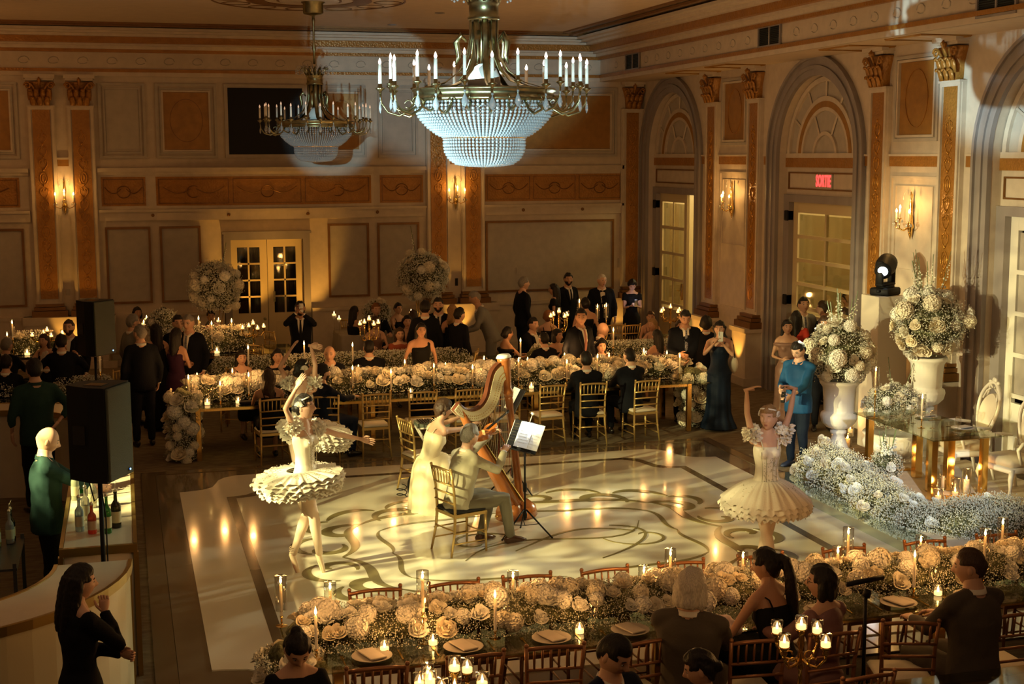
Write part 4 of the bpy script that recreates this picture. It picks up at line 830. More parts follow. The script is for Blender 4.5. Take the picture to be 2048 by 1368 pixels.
# ---------- chandeliers ----------
PEND=pm('clear_crystal_pendant',(.85,.9,.92),.04,trans=.8,ior=1.5)
def chandelier(loc,label,lit):
    t=thing('chandelier',label,'chandelier',loc); z=lambda v:v-ZC
    MB().lathe([(.0,0),(.2,0),(.2,-.03),(.17,-.05),(.17,-.2),(.14,-.22),(.03,-.24),(.02,-.3)],24,flute=.06).build('ceiling_canopy',BRASS,t,True)
    MB().lathe([(.02,z(5.7)),(.02,z(5.9)),(.035,z(5.95)),(.018,z(6.05)),(.018,z(6.3)),(.03,z(6.4)),(.02,-.25)],12).build('stem',BRASS,t,True)
    MB().lathe([(.13,z(5.36)),(.14,z(5.37)),(.14,z(5.39)),(.13,z(5.4)),(.128,z(5.49)),(.14,z(5.5)),(.14,z(5.53)),(.15,z(5.56)),(.12,z(5.57)),(0,z(5.58))],28).build('collar',BRASS,t,True)
    m=MB(); 
    for k in range(14): a=k*2*PI/14; m.tube([(.13*cos(a),.13*sin(a),z(5.52)),(.17*cos(a),.17*sin(a),z(5.6)),(.21*cos(a),.21*sin(a),z(5.64)),(.23*cos(a),.23*sin(a),z(5.61))],[.018,.02,.014,.005],6)
    m.build('crown_leaves',BRASS,t,True)
    m=MB()
    for k in range(22):
        a=k*2*PI/22; r=.2+.06*(k%3)/2; m.tube([(.12*cos(a),.12*sin(a),z(5.6)),(r*cos(a),r*sin(a),z(5.68)),(r*1.2*cos(a),r*1.2*sin(a),z(5.62))],.003,4)
        for q in range(3): m.ball((r*1.2*cos(a),r*1.2*sin(a),z(5.6)-q*.028),.012,6,4)
    m.build('crown_crystals',CRYS,t,True)
    MB().lathe([(.60,z(4.66)),(.62,z(4.665)),(.625,z(4.69)),(.61,z(4.70)),(.61,z(4.74)),(.63,z(4.755)),(.63,z(4.775)),(.59,z(4.775)),(.59,z(4.66))],56).build('rim_band',BRASS,t,True)
    for k in range(10):
        a=k*2*PI/10+.15; pr=[(.125,5.38),(.125,5.2),(.15,5.05),(.22,4.93),(.36,4.83),(.5,4.79),(.6,4.775)]
        MB().tube([(r*cos(a),r*sin(a),z(h)) for r,h in pr],[(.028,.004)]*7,6,side=(-sin(a),cos(a),0)).build('rib',BRASS,t,True)
    m=MB()
    for k in range(5): a=k*2*PI/5+.45; m.tube([(.15*cos(a),.15*sin(a),z(5.18)),(.2*cos(a),.2*sin(a),z(5.24)),(.24*cos(a),.24*sin(a),z(5.17)),(.22*cos(a),.22*sin(a),z(5.05)),(.25*cos(a),.25*sin(a),z(4.98))],[.012,.028,.03,.022,.006],6)
    m.build('leaf_ornaments',BRASS,t,True)
    MB().lathe([(0,z(5.0)),(.05,z(4.99)),(.11,z(4.95)),(.14,z(4.88)),(.145,z(4.8))],20).build('inner_dome',STONE,t,True)
    N=24
    am=MB(); 
    L=[(.6,0,z(4.67)),(.66,0,z(4.59)),(.74,0,z(4.545)),(.84,0,z(4.575)),(.895,0,z(4.65)),(.905,0,z(4.74))]; am.tube(L,[.012,.011,.011,.010,.009,.009],7).lathe([(.01,z(4.74)),(.014,z(4.755)),(.04,z(4.775)),(.04,z(4.783)),(.018,z(4.79)),(.018,z(4.82))],12,c=(.905,0,0)).tube([(.66+.035*cos(j*.7),0,z(4.645)+.035*sin(j*.7)) for j in range(9)],.006,5)
    ame=am.mesh('arm'); ame.materials.append(BRASS); cme=MB().lathe([(.0155,z(4.82)),(.0155,z(4.985)),(0,z(4.985))],10,c=(.905,0,0)).mesh('c'); cme.materials.append(WHP)
    bme=MB().lathe([(.004,0),(.011,.008),(.0135,.02),(.009,.036),(.003,.05),(0,.056)],10,c=(.905,0,z(4.985))).mesh('b'); bme.materials.append(BULB if lit else BULBDIM)
    pme=MB().lathe([(0,-.125),(.014,-.118),(.032,-.09),(.034,-.075),(.022,-.045),(.010,-.025),(.003,-.01),(.012,.0),(.012,.012),(0,.02)],6,c=(0,0,0)).mesh('p'); pme.transform(Matrix.Scale(.4,4,(1,0,0))); pme.transform(Matrix.Translation((.905,0,z(4.69)))); pme.materials.append(PEND)
    for me in (ame,cme,bme,pme): me.polygons.foreach_set('use_smooth',[True]*len(me.polygons))
    for k in range(N):
        a=k*2*PI/N+.08; s_=1 if k%2 else .93
        for n_,me in (('arm',ame),('candle_tube',cme),('flame_bulb',bme),('crystal_pendant',pme)): o=part(n_,me,t,(0,0,.03 if k%2==0 else 0),(s_,s_,1)); o.rotation_euler=(0,0,a)
    # bead curtains
    c=[];r=[]
    def strands(n,prof,br):
        for k in range(n):
            a=2*PI*k/n; L=0; seg=[(Vector((p[0],0,p[1])),Vector((q[0],0,q[1]))) for p,q in zip(prof,prof[1:])]; tot=sum((q-p).length for p,q in seg); nb=int(tot/(br*2.05))
            for i in range(nb+1):
                d=tot*i/nb
                for p,q in seg:
                    l=(q-p).length
                    if d<=l+1e-6: v=p.lerp(q,d/l); break
                    d-=l
                c.append((v.x*cos(a),v.x*sin(a),v.z)); r.append(br)
    strands(92,[(.6,z(4.655)),(.6,z(4.6)),(.57,z(4.53)),(.50,z(4.45)),(.42,z(4.39)),(.365,z(4.365))],.0145)
    strands(66,[(.355,z(4.345)),(.355,z(4.29)),(.345,z(4.23)),(.31,z(4.17)),(.25,z(4.13)),(.14,z(4.115)),(.03,z(4.11))],.0135)
    c=np.array(c); r=np.array(r)[:,None,None]; n=len(c); me0=MB().ball((0,0,0),1,6,4); bv=np.array(me0.v); bf=me0.f
    v=(bv[None]*r+c[:,None,:]).reshape(-1,3); nb=len(bv); f=[tuple(i+k*nb for i in q) for k in range(n) for q in bf]
    me=bpy.data.meshes.new('beads'); me.from_pydata(v.tolist(),[],f); o=link('bead_strands',me,CRYS,t,True); o['kind']='stuff'
    MB().lathe([(.352,z(4.345)),(.372,z(4.35)),(.372,z(4.37)),(.352,z(4.375))],48).build('bead_ring',GOLDM,t,True); MB().lathe([(0,z(4.085)),(.012,z(4.095)),(.03,z(4.112)),(0,z(4.12))],10).build('bottom_finial',BRASS,t,True)
    return t
ch1=chandelier((3.1,11.9,ZC),'large lit crystal chandelier washed in cool light, nearest the camera',True)
ch2=dup(ch1,(3.16,23.2,ZC),.13,'unlit crystal chandelier hanging further back below the ceiling medallion')
ub=None
for o in kids(ch2):
    if o.name.startswith('flame_bulb'):
        if ub is None: ub=o.data.copy(); ub.materials[0]=BULBDIM
        o.data=ub
light('chandelier_glow','POINT',(3.1,11.9,4.95),14,(1,.7,.45),shadow_soft_size=.5)
# ---------- people ----------
SK=[pm('skin_light',(.60,.36,.25),.5,spec=.35),pm('skin_medium',(.47,.26,.165),.5,spec=.35),pm('skin_tan',(.34,.18,.11),.5,spec=.35)]
LIP=pm('lips',(.40,.15,.11),.5); EYEW=pm('eye_white',(.42,.38,.33),.3); IRIS=pm('dark_iris',(.02,.012,.01),.2)
HC={k:pm('hair_'+k,c,.5,bump=.6,scale=14,stretch=(6,6,1),var=.25,vscale=30,spec=.3) for k,c in dict(black=(.012,.009,.008),brown=(.05,.026,.014),blond=(.30,.17,.075),grey=(.22,.20,.18),white=(.55,.50,.43),ginger=(.25,.10,.035)).items()}
FB={}
def fab(name,c,r=.8,**k):
    if name not in FB: FB[name]=pm('fabric_'+name,c,r,bump=.15,scale=70,spec=.12 if max(c)<.05 else .3,**k)
    return FB[name]
NAVY=fab('black_suit',(.006,.007,.011)); BLKF=fab('black',(.008,.008,.009)); SHW=fab('white_shirt',(.72,.68,.6)); GREYS=fab('grey_suit',(.19,.185,.17)); SHOE=pm('black_leather_shoe',(.012,.01,.01),.25)
def headpt(x,y,z):
    px,py,pz=.079*x,.097*y,.118*z; t=max(0,-z); ax=abs(x)
    px*=1-.34*t**1.6; px*=1+.03*(1-abs(z))
    if y<0: py*=1-.42*t
    else: py*=1-.06*t
    if y>0:
        py+=.026*math.exp(-((x/.15)**2+((z+.14)/.15)**2))+.011*math.exp(-((x/.12)**2+((z-.05)/.2)**2))
        py-=.012*math.exp(-(((ax-.37)/.17)**2+((z-.10)/.11)**2)); py+=.004*math.exp(-(((ax-.36)/.3)**2+((z-.27)/.08)**2))
        py+=.007*math.exp(-((x/.22)**2+((z+.47)/.09)**2))-.004*math.exp(-((x/.3)**2+((z+.62)/.05)**2))+.012*math.exp(-((x/.3)**2+((z+.85)/.2)**2))
        py+=.004*math.exp(-(((ax-.55)/.2)**2+((z+.15)/.2)**2))
    return (px,py,pz)
def head_grid(n=30,m=22,fn=headpt):
    vs=[];dirs=[]
    for i in range(m+1):
        ph=-PI/2+PI*i/m
        for j in range(n):
            s_=2*PI*j/n; az=s_-.45*sin(s_); d=(cos(ph)*sin(az),cos(ph)*cos(az),sin(ph)); dirs.append(d); vs.append(fn(*d))
    fs=[(i*n+j,i*n+(j+1)%n,(i+1)*n+(j+1)%n,(i+1)*n+j) for i in range(m) for j in range(n)]
    return vs,fs,dirs
def add_head(mb,M,sc=1,hi=False,closed_eyes=False):
    n,m_=(40,32) if hi else (26,20)
    vs,fs,dirs=head_grid(n,m_); old=mb.M; mb.M=M@Matrix.Scale(sc,4)
    base=len(mb.v); mb.add(vs,fs,0)
    for k,f in enumerate(fs):
        d=dirs[f[0]]; e=dirs[f[2]]; cx_,cz_=(d[0]+e[0])/2,(d[2]+e[2])/2
        if d[1]>.3 and abs(cx_)<.22 and -.53<cz_<-.42: mb.m[len(mb.m)-len(fs)+k]=1
    for s_ in (-1,1):
        mb.ball((s_*.075,-.008,-.004),(.011,.02,.03),7,6,0)
        if not closed_eyes:
            mb.ball((s_*.030,.0795,.011),(.0135,.009,.0065),8,5,2); mb.ball((s_*.030,.0855,.011),(.0068,.004,.0058),7,5,3)
        else: mb.tube([(s_*(.018+.022*i/4),.082-.003*i/4*2,.008-.003*sin(PI*i/4)) for i in range(5)],.002,4,3)
        mb.tube([(s_*(.014+.036*i/4),.089-.012*(i/4)**2,.031+.006*sin(PI*i/4)) for i in range(5)],[.003,.004,.004,.0035,.002],5,4)
    mb.M=old
def add_hand(mb,w,d,nrm,side,curl=.5,sc=1,mi=0,spread=.0,n=5):
    d=Vector(d).normalized(); nrm=Vector(nrm); nrm=(nrm-d*nrm.dot(d)).normalized(); ww=d.cross(nrm)*side; w=Vector(w)
    pt=lambda a,b,c:w+(d*a+ww*b+nrm*c)*sc
    mb.tube([pt(-.03,0,0),pt(0,0,0),pt(.03,0,.002),pt(.07,0,.003),pt(.088,0,.004)],[(.021*sc,.020*sc),(.024*sc,.017*sc),(.036*sc,.016*sc),(.040*sc,.014*sc),(.036*sc,.011*sc)],8,mi,side=ww)
    for k,(b,L) in enumerate(((-.029,.060),(-.010,.074),(.010,.078),(.029,.070))):
        a=curl*(.5+.1*k*0); p=pt(.083,b,.003); dd=(d+ww*(b*spread*12)).normalized(); pts=[p]; ang=0
        for j,l in enumerate((.45,.32,.23)):
            ang+=curl*(.9 if j else .6); v=dd*cos(ang)+nrm*sin(ang); p=p+v*L*l*sc; pts.append(p)
        mb.tube(pts,[.0095*sc,.0088*sc,.008*sc,.006*sc],n,mi)
    p=pt(.02,.028,.004); v1=(d*.7+ww*.75+nrm*.3).normalized(); v2=(d*.95+ww*.25+nrm*(.3+.4*curl)).normalized()
    mb.tube([pt(.005,.012,.004),p,p+v1*.032*sc,p+v1*.032*sc+v2*.03*sc,p+v1*.032*sc+v2*.05*sc],[.014*sc,.0135*sc,.0115*sc,.0095*sc,.006*sc],n,mi)
def ik(S_,T,l1,l2,pole):
    S_=Vector(S_);T=Vector(T); v=T-S_; d=v.length; mx=(l1+l2)*.995
    if d>mx: T=S_+v*(mx/d); v=T-S_; d=mx
    a=(l1*l1-l2*l2+d*d)/(2*d); h=math.sqrt(max(0,l1*l1-a*a)); u=v/d; p=Vector(pole); p=p-u*p.dot(u); p=p.normalized() if p.length>1e-4 else Vector((0,-1,0))
    return S_+u*a+p*h,T
def hair_mesh(style,M,sc,hi,vox,seed):
    mb=MB(); rg=random.Random(seed)
    def shell(thick,line,back=-.55,fn=None):
        n,m_=(36,28) if hi else (26,20); vs=[];dirs=[]
        def hp(x,y,z):
            p=headpt(x,y,z); lim=line if y>0 else (line+(back-line)*min(1,-y*1.5+ (0 if abs(x)>.0 else 0)))
            if y>-.1 and abs(x)>.75: lim=min(lim,line-.35)
            k=1 if z>lim else -1; q=min(1,max(0,(z-lim)/.22)); 
            if fn and fn(x,y,z): q=0;k=-1
            th=thick*(.35+.65*q)+(.004*sin(9*x+7*z+seed)*q)
            f=(1+th/.095) if k>0 else .93
            return (p[0]*f,(p[1]-(0.008 if y>0 and k<0 else 0))*f,p[2]*f)
        vs,fs,dirs=head_grid(n,m_,hp); mb.add(vs,fs)
    long_=[]
    if style in('short','receding','bald','buzz'):
        if style=='short': shell(.014,.52)
        elif style=='buzz': shell(.007,.55)
        elif style=='receding': shell(.010,.75,-.5,lambda x,y,z: z>.55 and y>-.25)
        else: return None
        me=mb; 
        for v in range(len(me.v)): pass
        M_=M@Matrix.Scale(sc,4); me.v=[tuple(M_@Vector(v)) for v in me.v]; return me.mesh('hair')
    shell(.018 if style!='curly' else .03,.50,-.8)
    if style in('long','wavy','curlylong'):
        wv=.0 if style=='long' else .018
        for s_,y0,r in ((-1,-.02,.034),(1,-.02,.034),(-.55,-.065,.045),(.55,-.065,.045),(0,-.085,.05)):
            L=[(s_*.072+wv*sin(i*1.5+s_),y0-.012*i*.5+wv*cos(i*1.3+s_),.05-.062*i) for i in range(7)]
            mb.tube(L,[r*.8,r*.95,r,r,r*.95,r*.8,r*.4],8)
            if wv:
                for i in range(1,7): mb.ball((L[i][0]+rg.uniform(-.02,.02),L[i][1]+rg.uniform(-.02,.02),L[i][2]),r*.75,7,5)
    if style=='bob':
        for s_,y0 in ((-1,-.01),(1,-.01),(-.55,-.06),(.55,-.06),(0,-.075)): mb.tube([(s_*.074,y0,.04),(s_*.08,y0,-.03),(s_*.078,y0,-.09),(s_*.07,y0,-.12)],[.03,.036,.036,.02],8)
    if style=='bun': mb.ball((0,-.075,.10),(.045,.042,.042),10,8)
    if style=='lowbun': mb.ball((0,-.105,-.01),(.042,.038,.04),10,8)
    if style=='pony':
        mb.ball((0,-.10,.05),(.035,.035,.035),8,6); mb.tube([(0,-.10,.06),(0,-.15,.03),(0,-.16,-.08),(.01,-.145,-.2),(.015,-.135,-.33),(.02,-.13,-.42)],[.03,.036,.042,.045,.04,.012],9)
    if style=='curly':
        for i in range(46):
            z=rg.uniform(-.35,1); a=rg.uniform(0,2*PI); r=math.sqrt(1-z*z); x,y=r*cos(a),r*sin(a)
            if y>.45 and z<.5: continue
            mb.ball((x*.09,y*.1-.008,z*.125),rg.uniform(.018,.03),6,4)
    me=remesh(mb.mesh(),max(.007,vox*.6),1)
    displace(me,.004,45)
    me.transform(M@Matrix.Scale(sc,4)); return me
HAIRN=[0]
def person(label,pos,face=180,h=1.75,fem=0,pose='stand',lean=0,hy=0,hp=0,hr=0,rh=None,lh=None,outfit='suit',col=None,hair=('short','black'),skin=0,vox=.026,group=None,tie=None,shirt=None,hi=False,rhd=None,lhd=None,rhn=None,lhn=None,curl=.5,legs=None,skirt=None,z0=0,glasses=0,strap='two',side=0,pole=(.5,-.5,-.7),rpole=None,lpole=None,beard=0,twist=0,shoecol=None,closed=False,slim=1,cat='person'):
    s_=h/1.75; HAIRN[0]+=1
    t=thing('person',label,cat,(pos[0],pos[1],z0),R(face),group)
    sit=pose=='sit'; V3=Vector
    hip=V3((0,-.06 if sit else 0,.545/s_ if sit else .93)); u=V3((sin(side),sin(lean),cos(lean)*cos(side))).normalized(); fr=V3((0,cos(lean),-sin(lean)))
    tw=Matrix.Rotation(twist,3,u); sd=tw@V3((1,0,0)); fr=tw@fr
    L=lambda d:hip+u*d
    sw=(.155 if fem else .178)*slim; sh={k:L(.465)+sd*(k*sw) for k in(-1,1)}
    nb=L(.52); hd=nb+u*.055+V3((0,.028,.105)); 
    if lean>.25: hd=nb+(u*.6+V3((0,.2,.5))).normalized()*.19
    HM=Matrix.Translation(hd)@Matrix.Rotation(R(hy),4,'Z')@Matrix.Rotation(R(hr),4,'Y')@Matrix.Rotation(R(hp),4,'X')
    if legs is None:
        legs={k:((V3((k*.115,.40,.535/s_)),V3((k*.115,.36,.09)),V3((0,1,0))) if sit else (V3((k*.095,.03,.5)),V3((k*.11,-.01,.085)),V3((k*.15,1,0)))) for k in(-1,1)}
    hips={k:hip+sd*(k*.09)-V3((0,0,.03)) for k in(-1,1)}
    dft={k:(V3((k*.13,.38,.80/s_)) if sit else sh[k]+V3((k*.07,.06,-.50))) for k in(-1,1)}
    arm={}
    for k,hnd,pl in((1,rh,rpole),(-1,lh,lpole)):
        T=V3(hnd) if hnd is not None else dft[k]; pp=pl or (pole[0]*k,pole[1],pole[2]); e,T=ik(sh[k],T,.285,.25,pp); arm[k]=(sh[k],e,T)
    # body: one skinned surface, head and hands welded on
    b=MB(); w0=1.0 if not fem else .9
    st=[(L(-.11),(.12,.10)),(L(-.02),(.168 if not fem else .175,.118)),(L(.10),(.145 if not fem else .122,.10 if not fem else .09)),(L(.20),(.145 if not fem else .117,.103 if not fem else .088)),(L(.33),(.165 if not fem else .142,.118 if not fem else .105)),(L(.43),(.168 if not fem else .14,.098 if not fem else .085)),(L(.50),(.10,.07)),(L(.54),(.06,.058))]
    b.tube([p for p,_ in st],[(r[0]*slim,r[1]*slim) for _,r in st],14,side=sd)
    if fem:
        for k in(-1,1): b.ball(L(.335)+sd*(k*.062)+fr*.075,.052,8,6)
    nk=.052 if fem else .064; b.tube([nb-u*.03,nb+u*.05,hd-V3((0,.012,.05))],[nk*1.35,nk*1.02,nk],10)
    for k in(-1,1): b.tube([nb+u*.045+sd*(k*.015)-fr*.015,nb-u*.01+sd*(k*.075)-fr*.01,sh[k]+u*.012-sd*(k*.02)],[.035,.042,.045],8)
    for k in(-1,1):
        S0,E,T=arm[k]; r=.82 if fem else 1.0; r*=.5+.5*slim
        b.ball(S0-u*.008,.056*r,8,6); b.tube([L(.45)+sd*(k*.08),S0,S0.lerp(E,.35),S0.lerp(E,.75),E,E.lerp(T,.3),E.lerp(T,.75),T],[.055*r,.052*r,.047*r,.040*r,.037*r,.038*r,.028*r,.023*r],9)
        Kn,An,fd=legs[k]; H0=hips[k]
        b.tube([H0,H0.lerp(Kn,.3),H0.lerp(Kn,.75),Kn,Kn.lerp(An,.3),Kn.lerp(An,.6),An],[.088,.082,.060,.052,.054,.042,.033],10)
        b.tube([An+V3((0,0,.01)),An-V3(fd).normalized()*.03-V3((0,0,.04)),An+V3(fd).normalized()*.07-V3((0,0,.05)),An+V3(fd).normalized()*.15-V3((0,0,.06))],[.034,(.034,.03),(.038,.024),(.03,.015)],8)
    me=remesh(b.mesh(),vox*(1.35 if outfit in('suit','tux','shirt') else .95),2)
    g=MB(); g.v=[tuple(v.co) for v in me.vertices]; g.f=[tuple(p.vertices) for p in me.polygons]; g.m=[0]*len(g.f); bpy.data.meshes.remove(me)
    add_head(g,HM,1.0 if fem else 1.06,hi,closed)
    for k,dd,nn in((1,rhd,rhn),(-1,lhd,lhn)):
        S0,E,T=arm[k]; d=V3(dd) if dd is not None else (T-E); n=V3(nn) if nn is not None else V3((-k*.9,.2,-.1)) if not sit else V3((-k*.2,.1,-1)); add_hand(g,T,d,n,k,curl,.92 if fem else 1.05,0,0 if curl>.3 else .3)
    me=g.mesh('body'); me.transform(Matrix.Scale(s_,4)); hcol=HC[hair[1]]
    o=link('body',me,[SK[skin],LIP,EYEW,IRIS,hcol],t)
    if hair[0]!='bald':
        hm=hair_mesh(hair[0],HM,1.0 if fem else 1.06,hi,vox,HAIRN[0]); hm.transform(Matrix.Scale(s_,4)); link('hair',hm,hcol,t)
    if beard:
        def bp(x,y,z):
            p=headpt(x,y,z); on=(y>-.05 and z<-.18 and not(abs(x)<.26 and -.6<z<-.36) and not (abs(x)<.3 and z>-.3)); f=1.03 if on else .93; return (p[0]*f,p[1]*f,p[2]*f)
        vs,fs,_=head_grid(30,24,bp); bm_=MB(); bm_.M=Matrix.Scale(s_,4)@HM@Matrix.Scale(1.06,4); bm_.add(vs,fs); bm_.build('beard',hcol,t,True)
    if glasses:
        bm_=MB(); bm_.M=Matrix.Scale(s_,4)@HM
        for k in(-1,1): bm_.tube([(k*.031+.02*cos(a),.097,.01+.016*sin(a)) for a in [i*PI/5 for i in range(10)]],.0018,4,closed=True).tube([(k*.051,.095,.014),(k*.08,.0,.012)],.0018,4)
        bm_.tube([(-.011,.098,.014),(.011,.098,.014)],.0018,4).build('glasses',BLACKG,t,True)
    SCL=Matrix.Scale(s_,4); F=None
    def cloth(name,mb,mat,vx=None,it=2):
        q=remesh(mb.mesh(),(vx or vox)*1.12,it); q.transform(SCL); displace(q,.007,11)
        return link(name,q,mat,t)
    def legcloth(mat,rad=(.098,.088,.070,.062,.055),name='trousers'):
        m=MB(); m.tube([L(-.10),L(.0),L(.07)],[(.14,.115),(.175,.13),(.15,.115)],12,side=sd)
        for k in(-1,1):
            Kn,An,fd=legs[k]; H0=hips[k]; m.tube([H0,H0.lerp(Kn,.3),H0.lerp(Kn,.8),Kn,Kn.lerp(An,.5),An-V3((0,0,.0))],[rad[0],rad[0],rad[1],rad[2]+.008,rad[3],rad[4]],10)
        return cloth(name,m,mat)
    def shoes(mat):
        for k in(-1,1):
            Kn,An,fd=legs[k]; fd=V3(fd).normalized(); m=MB(); z=An.z
            m.tube([V3((An.x,An.y,0))+fd*a+V3((0,0,zz)) for a,zz in((-.075,.04),(-.05,.048),(0,.055),(.07,.042),(.14,.032),(.185,.024))],[(.02,.03),(.036,.046),(.038,.052),(.044,.038),(.042,.026),(.018,.012)],9,side=fd.cross(V3((0,0,1)))); q=m.mesh('shoe'); q.transform(Matrix.Translation((0,0,(z-.085)*1.0))); q.transform(SCL); 
            for v in q.vertices: v.co.z=max(v.co.z,0 if z<.12 else v.co.z)
            link('shoe',q,mat,t)
    def front(d,x,eps):   # point on the chest surface
        a_=[-.11,-.02,.10,.20,.33,.43,.50,.54]; ra=[(r[0]+.022,r[1]+.022) for _,r in st]
        i=0
        while i<len(a_)-2 and a_[i+1]<d: i+=1
        q=(d-a_[i])/(a_[i+1]-a_[i]); A=ra[i][0]*(1-q)+ra[i+1][0]*q; B=ra[i][1]*(1-q)+ra[i+1][1]*q
        return L(d)+sd*x+fr*(B*math.sqrt(max(.02,1-(x/A)**2))+eps)
    def patch(name,mat,rows,eps,th=.006):
        m=MB(); vs=[];nc=5
        for d,x0,x1 in rows:
            for e in(eps,eps-.03):
                for i in range(nc): vs.append(front(d,x0+(x1-x0)*i/(nc-1),e)*s_)
        nr=len(rows); fs=[]
        for r_ in range(nr-1):
            a=r_*2*nc;b2=a+2*nc
            for i in range(nc-1): fs+=[(a+i,a+i+1,b2+i+1,b2+i),(a+nc+i,b2+nc+i,b2+nc+i+1,a+nc+i+1)]
            fs+=[(a,b2,b2+nc,a+nc),(a+nc-1,a+2*nc-1,b2+2*nc-1,b2+nc-1)]
        m.add(vs,fs); return m.build(name,mat,t,True)
    def collar(mat,r=.066,hgt=.035): 
        m=MB(); c=nb+u*.018; rr=nk*1.10+.006; an=[PI/2+.28+i*(2*PI-.56)/18 for i in range(19)]
        vs=[];
        for a in an:
            f_=sin(a); o_=c+u*(-.038*max(0,f_)-.004); d_=sd*cos(a)+fr*(sin(a)*1.02)
            vs+=[(o_+d_*(rr+.010)-u*.012)*s_,(o_+d_*(rr+.002)+u*.022)*s_,(o_+d_*(rr-.006)+u*.018)*s_]
        m.add(vs,[f for i in range(18) for f in((3*i,3*i+3,3*i+4,3*i+1),(3*i+1,3*i+4,3*i+5,3*i+2))]); return m.build('collar',mat,t,True)
    def upper(mat,ext=.022,slv=(.064,.056,.048,.040),to=1.0,bottom=-.14,name='jacket',vx=None):
        m=MB(); pts=[(L(bottom),(.165,.125)),(L(-.02),(.168 if not fem else .175,.125)),(L(.10),(.150,.108)),(L(.20),(.150,.108)),(L(.33),(.170,.12)),(L(.43),(.172,.10)),(L(.495),(.10,.07))]
        if fem: pts=[(p,(r[0]*.9,r[1]*.95)) for p,r in pts]
        m.tube([p for p,_ in pts],[(r[0]*slim+ext,r[1]*slim+ext) for _,r in pts],16,side=sd)
        for k in(-1,1):
            m.tube([nb+u*.012+sd*(k*.03)-fr*.018,nb-u*.018+sd*(k*.08)-fr*.012,sh[k]+u*.01-sd*(k*.01)],[.048,.055,.058],8)
            S0,E,T=arm[k]; m.ball(S0-u*.004,slv[0]*1.03,9,7); e2=E.lerp(T,(to-.5)*2) if to>.5 else S0.lerp(E,to*2)
            P_=[L(.44)+sd*(k*.08),S0,S0.lerp(E,.5)]; R_=[.06,slv[0],slv[1]]
            if to>.5: P_+=[E,E.lerp(e2,.5),e2]; R_+=[slv[2]+.004,slv[2],slv[3]]
            else: P_+=[e2]; R_+=[slv[1]]
            m.tube(P_,R_,10)
        return cloth(name,m,mat,vx)
    colm=col if col is not None else NAVY
    if outfit in('suit','tux'):
        upper(colm); legcloth(colm); shoes(SHOE if shoecol is None else shoecol); collar(shirt or SHW)
        patch('shirt_front',shirt or SHW,[(.50,-.05,.05),(.43,-.048,.048),(.34,-.036,.036),(.25,-.022,.022),(.17,-.006,.006)],.012)
        if tie=='bow': 
            m=MB(); c=front(.485,0,.022); m.tube([(c+sd*x)*s_ for x in(-.05,-.035,-.008,0,.008,.035,.05)],[(.02,.006),(.024,.008),(.01,.008),(.009,.009),(.01,.008),(.024,.008),(.02,.006)],6,side=(0,0,1)).build('bow_tie',BLKF,t,True)
        elif tie is not None: patch('tie',tie,[(.497,-.018,.018),(.475,-.013,.013),(.40,-.018,.018),(.28,-.024,.024),(.20,-.02,.02),(.17,-.003,.003)],.020)
        for k in(-1,1):
            patch('lapel',colm,[(.48,k*.05,k*.085),(.42,k*.048,k*.105),(.36,k*.038,k*.10),(.26,k*.022,k*.06),(.17,k*.004,k*.02)],.017)
            S0,E,T=arm[k]; q=(T-E).normalized(); MB().tube([(T-q*.012)*s_,(T+q*.006)*s_],[.031*s_,.030*s_],9).build('shirt_cuff',shirt or SHW,t,True)
    elif outfit=='shirt':
        upper(colm,.020,(.064,.058,.050,.044),to=.78 if col is not None and shirt=='rolled' else 1.0,bottom=-.16 if shirt=='rolled' else -.05,name='shirt'); legcloth(FB.get('trs_'+str(tie)) or tie or BLKF); shoes(shoecol or SHOE); collar(colm,.066,.035)
    elif outfit in('dress','gown','top'):
        m=MB(); tp=.41; ds=[(-.11,(.135,.12)),(-.02,(.175,.118)),(.10,(.122,.09)),(.20,(.117,.088)),(.30,(.138,.104)),(.36,(.143,.108)),(tp,(.140,.092))]
        m.tube([L(d) for d,_ in ds],[(r[0]*slim+.010,r[1]*slim+.012) for _,r in ds],16,side=sd)
        for k in(-1,1): m.ball(L(.335)+sd*(k*.062)+fr*.078,.058,8,6)
        if strap=='sleeve' or strap=='cap': 
            m.tube([L(.36),L(.44),L(.485),L(.515)],[(.155,.11),(.165,.105),(.13,.085),(.075,.066)],14,side=sd)
            for k in(-1,1): S0,E,T=arm[k]; e2=S0.lerp(E,.35) if strap=='cap' else T; m.ball(S0,.062,8,6); m.tube([L(.44)+sd*(k*.08),S0,S0.lerp(E,.4)]+([E,E.lerp(e2,.5),e2] if strap=='sleeve' else []),[.062,.064,.060]+([.056,.050,.038] if strap=='sleeve' else []),10)
        if strap=='halter' : m.tube([L(.38),L(.45),L(.5)],[(.11,.105),(.07,.085),(.05,.066)],12,side=sd)
        if strap=='offshoulder': m.tube([L(.40)+sd*(.19*cos(a)*slim)+fr*(.115*sin(a)) for a in [i*PI/8 for i in range(16)]],.035,7,closed=True)
        if strap=='one': m.tube([L(.33)-sd*.03,L(.41)-sd*.075,sh[-1]*.8+L(.49)*.2],[(.10,.10),(.075,.085),(.055,.06)],10,side=sd)
        bod=cloth('bodice',m,colm,min(vox,.016))
        if strap in('two',):
            for k in (-1,1):
                q=[L(.40)+sd*(k*.075)+fr*.10,L(.47)+sd*(k*.088)+fr*.07,L(.50)+sd*(k*.09),L(.46)+sd*(k*.085)-fr*.085,L(.38)+sd*(k*.07)-fr*.105]; MB().tube([p*s_ for p in q],[(.008 if strap=='two' else .035,.004)]*5,6,side=sd).build('strap',colm,t,True)
        m=MB()
